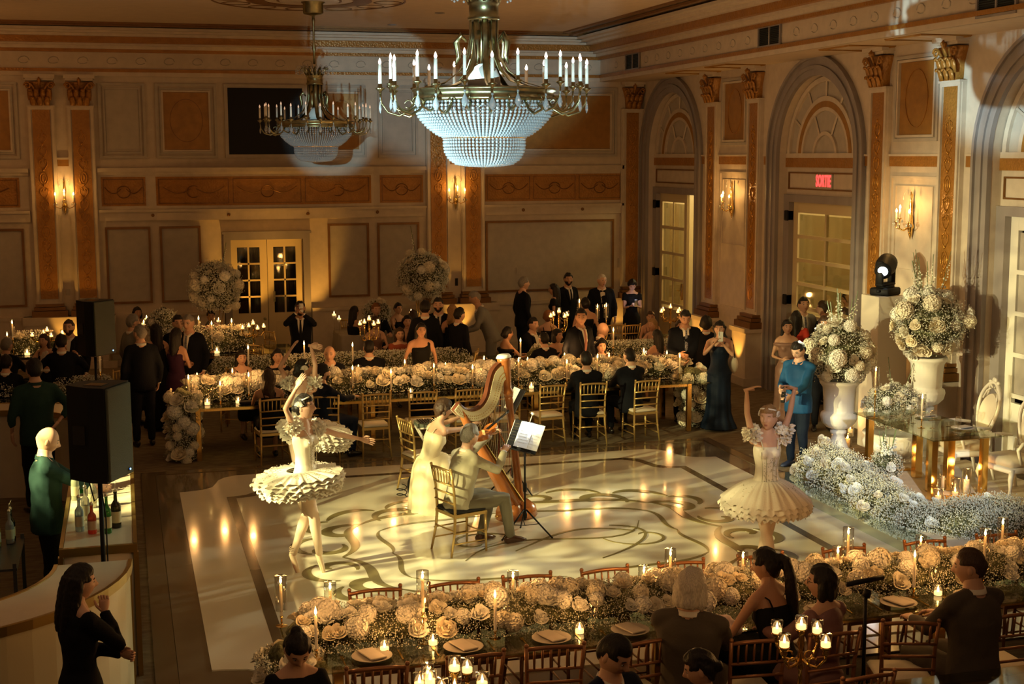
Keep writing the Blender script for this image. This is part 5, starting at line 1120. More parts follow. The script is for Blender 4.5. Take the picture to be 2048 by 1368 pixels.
        if sit: 
            m.tube([L(-.10),L(0),L(.10)],[(.16,.13),(.185,.14),(.13,.10)],14,side=sd)
            for k in(-1,1):
                Kn,An,fd=legs[k]; m.tube([hips[k],Kn,Kn.lerp(An,.5),An.lerp(Kn,.1 if outfit=='gown' else .5)],[.105,.09,.09,.08],10)
            m.tube([hip+V3((0,.1,-.02)),(legs[1][0]+legs[-1][0])/2,(legs[1][0]+legs[-1][0])/2+V3((0,0,-.28))],[(.15,.1),(.16,.09),(.16,.07)],10,side=sd)
        else:
            fl=skirt or .26; zb=.03 if outfit=='gown' else .48
            m.tube([L(.12),L(.0),V3((0,0,.75)),V3((0,0,.5))]+([V3((0,0,.25)),V3((0,0,zb))] if outfit=='gown' else []),[(.13,.1),(.185,.135),(.19,.15),(.19,.16)]+([(.21,.18),(fl,fl*.9)] if outfit=='gown' else []),18,side=sd)
        q=cloth('skirt',m,colm,vox)
        for v in q.data.vertices:
            if not sit: a=math.atan2(v.co.y,v.co.x); v.co+=Vector((v.co.x,v.co.y,0))*(.05*sin(a*9)*max(0,min(1,(1-v.co.z/s_)/.7)))
        if outfit!='gown' or sit: shoes(SHOE)
    t['_']=0; del t['_']
    t2=dict(t=t,HM=SCL@HM,arm={k:[p*s_ for p in v] for k,v in arm.items()},L=lambda d:L(d)*s_,sd=sd,fr=fr,u=u,s=s_,hips=hips,legs=legs)
    return t2
def held(pr,name,mb,mat,smooth=False): return mb.build(name,mat,pr['t'],smooth)
def phone(pr,k,label,screen=False,up=True):
    """a phone held in hand k: a thing of its own at the hand"""
    T=pr['t']; Mw=Matrix.Translation(T.location)@Matrix.Rotation(T.rotation_euler.z,4,'Z'); w=pr['arm'][k][2]; d=(w-pr['arm'][k][1]).normalized(); c=Mw@(w+d*.09+Vector((-k*.03,0.02,.03)))
    t=thing('phone',label,'phone',c,T.rotation_euler.z); t.rotation_euler.x=.15
    MB().bc(0,0,0,.072,.009,.150,bev=.004).build('case',pm('phone_back',(.55,.55,.52),.3) if not screen else BLACKG,t)
    m=MB(); 
    for q in range(3): m.ball((.022,.006,.058-q*.017),(.006,.003,.006),8,4)
    m.build('lenses',BLACKG,t,True); MB().bc(0,-.005,0,.066,.001,.142).build('screen',pm('lit_screen',(.1,.1,.1),.2,emit=(.75,.85,1),es=2.5 if screen else .5),t); return c
# ---------- guests ----------
def at(px,py,h,sit=False): p=P(px,py,(1.385*h/1.75*1.0-.0 if sit else h)); return (p.x,p.y)
def seatat(px,py,h=1.72): p=P(px,py,.545+ .84*h/1.75); return (p.x,p.y)
PINK=fab('pink_tie',(.35,.16,.14)); STRI=pm('striped_tie',(.03,.04,.08),.6,bump=.5,scale=8,tex='WAVE',col2=(.25,.25,.28),vscale=40); DKT=fab('dark_tie',(.01,.01,.012))
PURP=fab('purple',(.035,.012,.03)); MAUV=fab('mauve_satin',(.22,.12,.09),.35); REDF=fab('red',(.42,.03,.015)); NAVD=fab('navy_dress',(.006,.012,.028),.6); MUST=fab('mustard',(.30,.17,.03)); TEAL=fab('dark_teal_shirt',(.018,.045,.04)); BLUES=fab('blue_shirt',(.006,.065,.17),.7); JEAN=fab('dark_jeans',(.010,.016,.028)); WOOL=fab('grey_wool',(.075,.06,.045)); PINKD=fab('dusty_pink_sequin',(.20,.10,.10),.5); PINKS=fab('pink_shirt',(.55,.30,.25)); RUST=fab('rust_dress',(.32,.07,.03))
SN=pm('navy_sneaker',(.012,.02,.05),.6)
def stand(label,px,py,face,h=1.76,**k): x,y=at(px,py,h); dx,dy=k.pop('off',(0,0)); return person(label,(x+dx,y+dy),face,h,**k)
def seat(label,px,py,face,h=1.72,**k): x,y=seatat(px,py,h); dx,dy=k.pop('off',(0,0)); return person(label,(x+dx,y+dy),face,h,pose='sit',**k)
# left background
stand('man in black suit seen from behind standing at the left end of the far table',280,648,12,1.8,hair=('buzz','grey'),hy=20)
stand('grey haired man in grey suit behind the man in black, left of centre',262,628,-60,1.76,hair=('short','grey'),col=GREYS,tie=DKT)
stand('woman in purple sleeveless dress with long dark hair standing with back turned',350,655,-35,1.66,fem=1,outfit='gown',col=PURP,hair=('long','black'),rh=(.1,.25,1.12),lh=(-.02,.28,1.12),skin=1)
stand('man with glasses in navy suit and grey tie facing the woman in purple',378,627,150,1.8,hair=('buzz','grey'),tie=STRI,glasses=1,hp=-8)
stand('man with glasses half hidden between two guests at left',357,636,190,1.74,hair=('short','black'),glasses=1,off=(0,.5))
stand('dark haired woman with bare shoulders standing behind the man in black suit',313,652,20,1.66,fem=1,outfit='gown',col=BLKF,hair=('long','black'),skin=1,off=(.0,.35))
stand('bearded man embraced by another guest at far left',138,637,165,1.74,hair=('buzz','brown'),beard=1,col=BLKF,rh=(.1,.3,1.35),rhd=(-1,0,0))
stand('guest in black with back turned hugging the bearded man at far left',131,660,0,1.66,hair=('short','black'),off=(-.05,-.45),rh=(.25,.25,1.35),lh=(-.25,.25,1.35))
seat('dark haired woman seated far left below the framed panel by the speaker',275,611,200,1.66,fem=1,outfit='dress',col=BLKF,hair=('bob','black'),skin=1)
seat('dark haired woman seated facing us beside the round centrepiece at left',326,612,170,1.66,fem=1,outfit='dress',col=BLKF,hair=('bob','black'),skin=1)
seat('guest with dark topknot seated under the left tall bouquet',415,607,180,1.64,fem=1,outfit='dress',col=BLKF,hair=('bun','black'),skin=1,off=(0,-1))
seat('woman with black hair seated behind the left bouquet stand',418,640,170,1.6,fem=1,outfit='dress',col=BLKF,hair=('long','black'),skin=1)
seat('man with cropped grey hair in dark suit seated with back turned at left',92,698,0,1.74,hair=('buzz','white'))
seat('guest in dark suit seated at the left edge of the picture',12,705,-10,1.74,hair=('short','black'))
seat('person in black shirt seated at the left edge behind the other',15,672,-30,1.7,hair=('short','grey'))
seat('guest in dark jacket seated beyond the left edge taper candles',85,665,150,1.6,fem=1,outfit='dress',col=BLKF,hair=('long','brown'))
# the filming man
fm_=stand('bald man in dark suit filming with a phone before the double doors',600,600,172,1.78,hair=('buzz','black'),beard=1,rh=(.07,.30,1.56),lh=(-.06,.30,1.54),tie=DKT,skin=2,rpole=(.6,0,-.6),lpole=(-.6,0,-.6)); phone(fm_,1,'white phone held up by the man filming at the doors')
# far table, far side
seat('young woman with long dark hair seated facing us left on the far table',485,700,190,1.62,fem=1,outfit='dress',col=BLKF,hair=('long','black'),skin=0,off=(0,.15))
seat('woman with dark curly hair in black lace facing us at the far table',565,706,182,1.64,fem=1,outfit='dress',col=BLKF,hair=('wavy','black'),strap='cap',off=(0,.65))
seat('older bald man with glasses and tie facing us at the far table',668,697,165,1.72,hair=('bald','grey'),tie=DKT,glasses=1,off=(0,.5),skin=0)
# far table, near side
seat('woman with long wavy brown hair and bare shoulders seated with back turned',538,736,0,1.66,fem=1,outfit='top',col=BLKF,hair=('wavy','brown'),skin=1,slim=1.12,off=(0,.15),rh=(.2,.4,.78),lh=(-.2,.4,.78))
seat('bearded young man in navy suit in profile at the far table',646,728,-62,1.74,hair=('short','black'),beard=1,tie=DKT,col=fab('navy_suit',(.008,.012,.03)),rh=(.1,.42,.86),lh=(-.1,.42,.84),off=(.05,.2))
seat('man in black suit seated from behind, left of two at the far table right end',1182,703,-8,1.76,hair=('short','black'),off=(0,.22),lean=.06)
seat('man in black suit seated from behind, right of two at the far table right end',1268,695,8,1.76,hair=('buzz','black'),off=(0,.18),lean=.06)
seat('woman with dark wavy hair leaning on her hand between the two suited men',1243,690,178,1.6,fem=1,outfit='dress',col=BLKF,hair=('wavy','black'),off=(0,.9),rh=(.06,.25,1.12))
# centre standing
stand('woman in black one shoulder dress facing us behind the far runner',852,650,183,1.64,fem=1,outfit='gown',col=BLKF,hair=('long','black'),strap='one',skin=1,slim=1.15,off=(0,.4))
seat('smiling woman in rust dress facing us seated left of the one shoulder dress',800,652,180,1.64,fem=1,outfit='dress',col=RUST,hair=('long','brown'),strap='cap')
seat('man in black suit with cropped hair seated from behind left of centre',737,675,-5,1.78,hair=('buzz','black'),slim=1.1)
seat('woman with dark wavy hair resting chin on clasped hands',790,614,175,1.66,fem=1,outfit='dress',col=MAUV,hair=('wavy','black'),rh=(.02,.2,1.08),lh=(-.02,.2,1.08),off=(0,-1.2))
seat('ginger man in dark suit seated by the back wall',732,592,190,1.76,hair=('short','ginger'),shirt=PINKS,off=(0,-1.2))
seat('woman with long dark hair seated at the cloth table in profile',690,596,-60,1.66,fem=1,outfit='dress',col=BLKF,hair=('long','black'),off=(0,-1.3))
seat('woman with tied back dark hair seated at the back centre table',788,598,200,1.64,fem=1,outfit='dress',col=BLKF,hair=('lowbun','black'),off=(0,-.5))
seat('woman with long brown hair from behind at the back centre table',806,606,-20,1.64,fem=1,outfit='dress',col=MAUV,hair=('long','brown'),off=(0,-1.0))
seat('brown haired guest behind the candelabra left of centre',736,622,180,1.62,fem=1,outfit='dress',col=MAUV,hair=('curly','brown'),off=(0,-.8))
stand('man in black suit with back turned talking at centre',850,600,-15,1.8,hair=('short','black'))
stand('bearded man in dark suit and tie facing us beside the back turned man',869,596,165,1.78,hair=('short','black'),beard=1,tie=DKT,off=(.1,.15))
stand('woman with long wavy blond hair in black gown seen from behind',905,608,-12,1.68,fem=1,outfit='gown',col=BLKF,hair=('wavy','blond'),skin=1,rh=(.25,.15,1.05))
stand('man in dark suit half hidden behind the blond woman',922,620,-60,1.68,hair=('short','black'),off=(.05,.4))
gm=at(938,600,1.62); person('bald man in light grey suit bending forward to the left',(gm[0]+.42,gm[1]),78,1.82,lean=.42,hair=('buzz','grey'),col=GREYS,hp=-25,rh=(.15,.45,1.0),lh=(-.15,.48,1.0),skin=1)
# right of centre
seat('woman in profile with hoop earring and black off shoulder dress',1018,650,-75,1.66,fem=1,outfit='dress',col=BLKF,hair=('lowbun','black'),strap='offshoulder',skin=1)
seat('young man in black suit seated behind the two off shoulder women',1069,632,-150,1.74,hair=('short','black'))
seat('man with dark cropped hair seen from behind between two women',1072,655,10,1.66,hair=('buzz','black'),off=(0,-.4))
seat('woman with black bob and earrings in strapless black dress',1095,646,-170,1.7,fem=1,outfit='dress',col=BLKF,hair=('bob','black'),strap='none',skin=1,rh=(.05,.2,.98),off=(0,-.6),hy=25)
pt=stand('man in navy suit pink tie and pocket square standing at the second table',1166,620,-160,1.82,hair=('short','black'),tie=PINK,beard=0,hy=-35,off=(.05,.3),skin=1)
seat('bald man lit red leaning to the right at the second table',1208,640,-85,1.74,hair=('bald','grey'),lean=.2,skin=0,off=(-.1,0))
seat('woman with ginger curls seen from behind left of the candelabra',1064,603,-20,1.62,fem=1,outfit='dress',col=BLKF,hair=('curly','ginger'),off=(-.1,-1.4))
stand('tall man in dark suit and pink shirt standing in profile at the back',1045,553,-80,1.84,hair=('short','grey'),shirt=PINKS)
stand('woman in black with long black hair standing at the back',1110,566,60,1.68,fem=1,outfit='gown',col=BLKF,hair=('long','black'),strap='cap',skin=1)
stand('bearded man in black suit white shirt and pocket square at the back',1135,545,-165,1.82,hair=('short','black'),beard=1,tie=DKT,skin=1,hy=-20)
stand('older man in tuxedo with bow tie standing at the back',1203,547,172,1.82,hair=('buzz','white'),outfit='tux',tie='bow',hy=20,slim=1.1)
stand('woman with dark updo in open backed black dress',1189,596,-5,1.66,fem=1,outfit='gown',col=BLKF,hair=('bun','black'),strap='none',skin=1,slim=1.1,off=(-.1,.2))
tw=stand('tattooed woman in black lit by her phone in the back right corner',1265,553,168,1.68,fem=1,outfit='gown',col=BLKF,hair=('curly','black'),strap='cap',rh=(.05,.28,1.2),lh=(-.05,.28,1.2),hp=-28,skin=0,off=(-.2,-.5))
pc=phone(tw,1,'glowing phone lighting the tattooed woman',True); light('phone_light','POINT',(pc.x,pc.y-.0,pc.z+.10),1.2,(.75,.8,1),shadow_soft_size=.03)
for px,py,f,hr_,lb,of in ((1312,655,20,('long','black'),'dark long haired woman seated from behind at the right second table',(0,0)),(1303,634,120,('long','blond'),'blond woman in profile behind the dark long haired woman',(0,0)),(1298,612,160,('short','brown'),'guest in shadow left of the right gold candelabra',(-.2,-.6)),(1362,636,170,('long','brown'),'woman in rust dress behind the man with the striped tie',(0,0))):
    seat(lb,px,py,f,1.64,fem=1,outfit='dress',col=MAUV if 'rust' not in lb else RUST,hair=hr_,skin=1,off=of)
stand('man in dark suit and striped tie looking down by the right end of the runner',1370,617,168,1.8,hair=('buzz','black'),tie=STRI,hp=-25,slim=1.12,rh=(.12,.26,1.08),lh=(-.02,.28,1.0),skin=1)
pw=stand('woman in navy gown filming the dance with a pale phone',1440,640,150,1.70,fem=1,outfit='gown',col=NAVD,hair=('wavy','black'),strap='two',rh=(.05,.24,1.42),lh=(-.06,.24,1.42),skin=1,slim=1.1,skirt=.3,hi=True,vox=.016,rpole=(.6,0,-.7),lpole=(-.6,0,-.7)); phone(pw,1,'pale grey phone held before her face by the woman in navy')
person('dark haired man with back turned behind the woman in navy',tuple(PY(1412,664,20.5)[:2]),-20,1.62,hair=('curly','black'))
t=thing('handbag','cream shoulder bag at the hip of the woman in navy gown','bag',(pw['t'].location.x+.24,pw['t'].location.y+.02,1.0)); MB().ball((0,0,0),(.07,.11,.14),12,8).build('bag_body',CUSH,t,True); MB().tube([(0,-.06,.1),(-.02,-.05,.3),(-.04,.0,.42),(-.02,.05,.3),(0,.06,.1)],.008,6).build('strap',BLKF,t,True)
ms_=stand('smiling woman in mauve off shoulder gown by the right wall',1590,618,165,1.66,fem=1,outfit='gown',col=MAUV,hair=('long','black'),strap='offshoulder',skin=1,skirt=.42,off=(-.75,-1.2),hi=True,rh=(.1,.2,1.1))
stand('smiling man in dark blazer and open white shirt near the urn',1645,616,160,1.78,hair=('short','brown'),hi=True,skin=0,off=(-.45,-.9))
stand('woman with long dark hair and red dress turned away at the doorway',1668,612,-30,1.68,fem=1,outfit='gown',col=REDF,hair=('long','black'),strap='cap',off=(-.9,-.4))
stand('man in grey suit and patterned tie looking up in the doorway',1682,571,175,1.82,hair=('short','black'),col=GREYS,tie=STRI,hi=True,hp=8,off=(-1.6,-1.6),z0=.0)
stand('man with dark hair beyond the glazed door facing away',1632,570,10,1.8,hair=('short','black'),off=(0,-1.2))
stand('man in dark jacket beyond the left edge of the glazed door',1594,590,40,1.76,hair=('short','brown'),off=(0,-1.0))
# blue shirt man
bs=stand('man in bright blue shirt glasses and dark jeans checking his phone',1600,680,118,1.74,outfit='shirt',col=BLUES,shirt='rolled',tie=JEAN,hair=('short','black'),glasses=1,hi=True,vox=.015,hp=-28,rh=(.05,.36,1.12),lh=(-.14,.38,1.05),shoecol=SN,curl=.8,slim=1.1,skin=0)
phone(bs,-1,'dark phone in the hand of the man in the blue shirt',True)
# bar staff
stand('barman in dark teal shirt with one hand behind his back',68,716,15,1.86,outfit='shirt',col=TEAL,shirt='rolled',hair=('short','black'),rh=(.16,-.2,1.02),hi=False,rpole=(.9,-.3,0),off=(0,0),slim=1.08)
bb=stand('bald bartender in dark shirt pouring drinks behind the bar',86,852,-80,1.76,outfit='shirt',col=TEAL,shirt='rolled',hair=('bald','grey'),hi=True,vox=.016,hp=-22,rh=(.1,.46,1.15),lh=(-.08,.46,1.18),curl=1.0,skin=0,slim=1.08)
fw_=stand('dark haired woman in black at lower left resting hand on chin',150,1127,-62,1.66,fem=1,outfit='gown',col=BLKF,strap='sleeve',hair=('long','black'),hi=True,vox=.014,rh=(.045,.17,1.39),lh=(.12,.24,1.10),rhd=(-.1,.1,1),curl=1.1,rpole=(.6,.3,-1),hp=-6,hy=-12,skin=0,slim=1.05)
# foreground guests
seat('woman with high bun looking down at the left end of the near table',562,1264,186,1.66,fem=1,outfit='dress',col=BLKF,strap='sleeve',hair=('bun','black'),hp=-38,hi=True,vox=.016,lean=.15,off=(.1,.15))
seat('man in navy suit looking down at the bottom edge of the picture',1235,1262,-155,1.76,tie=PINK,hair=('short','black'),hp=-30,hi=True,vox=.016,hy=15,col=fab('navy_suit',(.008,.012,.03)))
seat('woman with black hair tied back in profile at the bottom edge',1392,1288,62,1.66,fem=1,outfit='dress',col=BLKF,hair=('lowbun','black'),hp=-20,hi=True,vox=.016)
seat('white haired man in grey wool jacket seated from behind at the near table',1418,1150,-35,1.84,off=(0,.28),col=WOOL,hair=('bob','white'),vox=.017,slim=1.12,hy=-10,hp=-10)
seat('woman with long black ponytail and bare back leaning over the near table',1588,1112,14,1.80,off=(0,.28),fem=1,outfit='top',col=BLKF,strap='two',hair=('pony','black'),vox=.015,hi=True,lean=.22,hy=30,hp=-12,skin=1,rh=(.25,.42,.80),lh=(-.3,.35,.70))
seat('woman with glasses and long dark hair in dusty pink at the near table',1678,1142,22,1.74,off=(0,.28),fem=1,outfit='dress',col=PINKD,strap='sleeve',hair=('bob','black'),vox=.016,glasses=1,hy=35)
seat('balding older man in grey suit seated from behind at lower right',1985,1107,12,1.88,off=(0,.25),col=WOOL,hair=('buzz','brown'),vox=.016,slim=1.1,hy=35,lean=.05,hp=-8)
# ---------- dancers ----------
TUL=pm('white_tulle',(.84,.78,.68),.8,bump=.3,scale=60,trans=0); BOD=pm('ivory_satin_bodice',(.80,.74,.62),.45); TIGHT=pm('pale_tights',(.78,.60,.46),.55); PSH=pm('pale_pink_satin',(.75,.58,.42),.35); SEQ=pm('silver_sequins',(.8,.76,.62),.2,metal=.8)
def ruffle(name,t,cx,cy,z,r0,r1,drop,amp,nf,mat,seed=0,n=160,k=7,th=.0):
    vs=[];fs=[];rg=random.Random(seed)
    for i in range(k):
        f=i/(k-1)
        for j in range(n):
            a=2*PI*j/n; rr=(r0+(r1-r0)*f)*(1+.03*f*sin(a*nf*.5+seed)+.02*f*sin(a*3+seed)); w_=amp*f*(sin(a*nf+seed*2)+.5*sin(a*nf*1.7+seed)); vs.append((cx+rr*cos(a),cy+rr*sin(a),z-drop*f**1.5+w_))
    fs=[(i*n+j,i*n+(j+1)%n,(i+1)*n+(j+1)%n,(i+1)*n+j) for i in range(k-1) for j in range(n)]
    m=MB(); m.add(vs,fs); return m.build(name,mat,t,True)
def ballerina(label,loc,face,h,rh,lh,hy,hp,hair,bell,legs,z0,sd_,tilt=(0,0),rhd=None,lhd=None,closed=False,skin=0,lean=0,side=0):
    b=person(label,loc,face,h,1,rh=rh,lh=lh,hy=hy,hp=hp,hair=hair,outfit=None,hi=True,vox=.010,legs=legs,z0=z0,rhd=rhd,lhd=lhd,curl=.25,slim=.93,skin=skin,closed=closed,lean=lean,side=side); t=b['t']; L=b['L']; sd=b['sd']; fr=b['fr']; s_=b['s']
    b['t'].children[0]
    # bodice
    m=MB(); ds=[(-.08,(.135,.115)),(0,(.165,.115)),(.10,(.116,.088)),(.20,(.110,.086)),(.30,(.132,.102)),(.36,(.138,.106)),(.40,(.132,.09))]
    m.tube([L(d) for d,_ in ds],[(r[0]*s_+.004,r[1]*s_+.006) for _,r in ds],18,side=sd)
    for k in(-1,1): m.ball(L(.335)+sd*(k*.058*s_)+fr*.076*s_,.056*s_,10,8)
    q=remesh(m.mesh(),.011,2); link('bodice',q,BOD,t)
    for k in(-1,1):
        q=[L(.385)+sd*(k*.07)+fr*.115,L(.46)+sd*(k*.085)+fr*.075,L(.495)+sd*(k*.088),L(.46)+sd*(k*.08)-fr*.08,L(.37)+sd*(k*.06)-fr*.105]; MB().tube(q,[(.006,.003)]*5,6,side=sd).build('strap',BOD,t,True)
        m=MB()
        for q_ in (-.09,-.035,.035,.09): pass
    m=MB()
    for k in(-1,-.45,.45,1): m.tube([L(d)+sd*(k*w_)+fr*y_ for d,w_,y_ in((.0,.085,.108),(.1,.07,.09),(.2,.072,.092),(.3,.09,.118),(.36,.095,.115))],.003,4)
    m.build('seams',SEQ,t,True)
    rg=random.Random(sd_); m=MB()
    for i in range(60): d=rg.uniform(.05,.33); x=rg.uniform(-.05,.05)*(1+d); c=L(d)+sd*x+fr*(.098+.1*max(0,d-.2)); m.ball(c,.0045,5,3)
    m.build('sequins',SEQ,t)
    # tutu
    z=L(.03).z; c=L(.03)
    if bell:
        for i,(r1,dr,a_) in enumerate(((.43,.20,.008),(.45,.24,.012),(.44,.28,.014),(.41,.30,.014))): ruffle('tulle_layer',t,c.x,c.y,z+.03-.008*i,.13,r1,dr,a_,30+i*5,TUL,i+sd_)
    else:
        for i in range(6): o=ruffle('tulle_layer',t,c.x,c.y,z-.02*i+.02,.12,.47-.02*abs(i-2),.035+.016*i,.009,22+i*4,TUL,i+sd_,n=380); o.rotation_euler=(tilt[0],tilt[1],0)
    m=MB()
    for i in range(90):
        a=rg.uniform(0,2*PI); r=rg.uniform(.22,.42); f=(r-.13)/.33; zz=(z+.035-.26*max(0,f)**1.5) if bell else z+.035-.045*((r-.12)/.35)**1.5; v=Vector((c.x+r*cos(a),c.y+r*sin(a),zz)); m.ball(v,.006,5,3)
    o=m.build('skirt_sequins',SEQ,t); 
    if not bell: o.rotation_euler=(tilt[0],tilt[1],0)
    # arm puffs
    for k in(-1,1):
        S0,E,T=b['arm'][k]; m=MB(); ax=(E-S0).normalized(); u1=ax.cross(Vector((0,0,1))); u1=u1.normalized() if u1.length>.1 else Vector((1,0,0)); u2=ax.cross(u1); c0=S0.lerp(E,.22)
        for l_ in range(26):
            a=l_*2.4+rg.uniform(-.3,.3); rd=(u1*cos(a)+u2*sin(a)+ax*rg.uniform(-.5,.5)).normalized(); m.M=(Matrix.Translation(c0+ax*rg.uniform(-.045,.045)+rd*rg.uniform(.045,.07))@rd.to_track_quat('Z','Y').to_matrix().to_4x4()); n_=36; R1=rg.uniform(.036,.052); vs=[]
            for i in range(4):
                f=i/3
                for j in range(n_): b_=2*PI*j/n_; rr=R1*(.08+.92*f)*(1+.12*f*sin(b_*5+l_)); vs.append((rr*cos(b_),rr*sin(b_),.016*f*sin(b_*6+l_)+.022*f*f-.01))
            m.add(vs,[(i*n_+j,i*n_+(j+1)%n_,(i+1)*n_+(j+1)%n_,(i+1)*n_+j) for i in range(3) for j in range(n_)])
        m.M=Matrix.Identity(4); m.build('tulle_puff',TUL,t,True)
    # headpiece
    HM=b['HM']; m=MB()
    for k in(-1,1):
        for i in range(9): 
            a=.3+i*.3; p0=HM@Vector((k*.082,-.01,.01)); p1=HM@Vector((k*(.094),-.02+.055*cos(a),.015+.06*sin(a))); m.tube([p0,p0.lerp(p1,.6)+Vector((0,0,.005)),p1],[(.006,.004),(.016,.004),(.006,.003)],6)
    m.build('feather_headpiece',TUL,t,True); m=MB(); m.tube([HM@Vector((.078*cos(a),.055*sin(a)+.01,.085+.02*sin(a))) for a in [i*PI/10 for i in range(11)]],.008,6); m.build('headband',TUL,t,True)
    # tights and shoes
    for k in(-1,1):
        Kn,An,fd=b['legs'][k]; H0=b['hips'][k]; m=MB(); m.tube([p*s_ for p in (H0,H0.lerp(Kn,.3),H0.lerp(Kn,.75),Kn,Kn.lerp(An,.28),Kn.lerp(An,.6),An)],[r*s_ for r in (.092,.086,.064,.055,.058,.044,.035)],14); link('tights',m.mesh(),TIGHT,t)
        fd=Vector(fd).normalized(); m=MB(); A=An*s_; m.tube([A+Vector((0,0,.02)),A-fd*.03-Vector((0,0,.035)),A+fd*.06-Vector((0,0,.045)),A+fd*.13-Vector((0,0,.055)),A+fd*.175-Vector((0,0,.06))],[.033,.034,(.033,.027),(.026,.021),(.014,.012)],12); m.build('pointe_shoe',PSH,t,True)
        m=MB(); [m.tube([A+Vector((.036*cos(a),.035*sin(a),zz+.004*sin(a*2))) for a in [i*PI/6 for i in range(12)]],.004,4,closed=True) for zz in(.02,.045,.07)]; m.build('ribbons',PSH,t,True)
    return b
V=Vector
fdn=V((0,.5,-1))
lgL={1:(V((.03,.10,.50)),V((-.06,.10,.09)),V((0,.35,-1))),-1:(V((-.05,-.03,.50)),V((.02,-.16,.085)),V((.1,.45,-1)))}
ballerina('ballerina at left in white tutu, one arm raised, on pointe',(1.68,13.62),-128,1.74,(.22,.06,1.86),(-.42,.50,1.22),8,4,('lowbun','black'),False,lgL,.125,3,tilt=(.05,.06),skin=0,closed=True,lean=-.04)
lgR={1:(V((.07,.06,.50)),V((.08,.0,.09)),V((.3,.8,-.4))),-1:(V((-.06,.03,.5)),V((-.03,.08,.09)),V((-.3,.8,-.4)))}
ballerina('ballerina at right with both arms raised and bell shaped tutu',tuple(PY(1532,1000,11.95)[:2]),172,1.71,(.26,.10,1.97),(-.24,.10,1.95),-38,-2,('lowbun','blond'),True,lgL,.12,9,rhd=(-.9,.1,.35),lhd=(.9,.1,.35),closed=True,skin=0)
ballerina('third ballerina behind, back turned, arm curved overhead',(1.96,16.3),-25,1.72,(.12,.10,1.90),(-.15,.15,1.84),-50,10,('lowbun','black'),False,lgL,.10,15,tilt=(0,.22),rhd=(.9,.1,-.1),skin=0,lean=.05,side=.06)
# ---------- musicians ----------
HN=pm('dark_harp_neck_wood',(.13,.04,.018),.25,coat=.4)
HW=pm('reddish_harp_wood',(.33,.105,.025),.25,coat=.4,var=.25,vscale=3,stretch=(1,1,.2)); HG=pm('pale_gilt_soundboard',(.72,.55,.22),.3,metal=.2,var=.1); IVM=pm('cream_harp_plate',(.82,.76,.52),.35); STRW=pm('harp_string_white',(.8,.78,.7),.4); STRR=pm('harp_string_red',(.5,.05,.04),.4)
hb=P(1047,1030,.05); hs=Vector((-.86,-.32,0)).normalized()
hp_=thing('concert_harp','full size concert harp with red brown column and pale neck','harp',(hb.x,hb.y,dz+.001))
def hpt(a,z,o=0): return (hs.x*a-hs.y*o*1.0,hs.y*a+hs.x*o,z)
def tl(a,z): return a+.0*z   # harp tipped back on its feet
TLT=.145
def q_(a,z,o=0): return hpt(a+TLT*z,z-.22*a*0+.0,o)
MB().tube([q_(.02,.1),q_(.02,.2),q_(.02,.3),q_(.0,1.3),q_(0,1.4),q_(0,1.45)],[.085,.075,.05,.040,.05,.052],14).lathe([(.0,0),(.0,0)],3).tube([q_(0,1.45),q_(0,1.5),q_(0,1.54),q_(0,1.8),q_(0,1.86),q_(0,1.9)],[.055,.065,.045,.068,.078,.082],14).build('column',HW,hp_,True)
MB().tube([q_(0,1.9),q_(0,1.93)],[.09,.07],14).build('crown',STONE,hp_,True)
MB().tube([q_(.0,.02),q_(.0,.10),q_(.02,.18)],[.17,.16,.10],16).tube([q_(.1,.03),q_(.25,.12)],[.14,.16],10).build('pedestal_base',HW,hp_,True)
for o in(-.1,.1): MB().ball(q_(-.08,.02,o),(.03,.03,.02),8,5).ball(q_(.3,.03,o),(.03,.03,.02),8,5).build('foot',GOLDM,hp_,True)
crv=[(0,1.86),(.10,1.84),(.2,1.76),(.27,1.62),(.33,1.48),(.42,1.39),(.53,1.36),(.63,1.39),(.69,1.45)]
def spl(pts,k=6):
    out=[]
    for i in range(len(pts)-1):
        p0=pts[max(i-1,0)];p1=pts[i];p2=pts[i+1];p3=pts[min(i+2,len(pts)-1)]
        for j in range(k): t=j/k; out.append(tuple(.5*((2*b)+(-a+c)*t+(2*a-5*b+4*c-d)*t*t+(-a+3*b-3*c+d)*t**3) for a,b,c,d in zip(p0,p1,p2,p3)))
    return out+[pts[-1]]
top=spl(crv); wd=[.215-.10*(i/(len(top)-1)) for i in range(len(top))]
def slab(name,a_pts,b_pts,o0,o1,mat):
    m=MB(); n=len(a_pts); vs=[q_(a,z,o) for o in(o0,o1) for a,z in a_pts+b_pts[::-1]]; N=2*n
    fs=[]
    for s_ in(0,N):
        for i in range(n-1): fs.append((s_+i,s_+i+1,s_+N-2-i,s_+N-1-i))
    for i in range(N): fs.append((i,(i+1)%N,(i+1)%N+N,i+N))
    m.add(vs,fs); return m.build(name,mat,hp_)
nrm2=[]
for i,(a,z) in enumerate(top):
    a2,z2=top[min(i+1,len(top)-1)]; a1,z1=top[max(i-1,0)]; l=math.hypot(a2-a1,z2-z1); nrm2.append(((z2-z1)/l,-(a2-a1)/l))
low=[(a+nx*w_,z+nz*w_) for (a,z),(nx,nz),w_ in zip(top,nrm2,wd)]
mid=[(a+nx*w_*.22,z+nz*w_*.22) for (a,z),(nx,nz),w_ in zip(top,nrm2,wd)]
slab('neck',top,low,-.035,.035,HN); slab('neck_plate',mid,low,.036,.042,IVM); slab('neck_plate',mid,low,-.042,-.036,IVM)
m=MB(); 
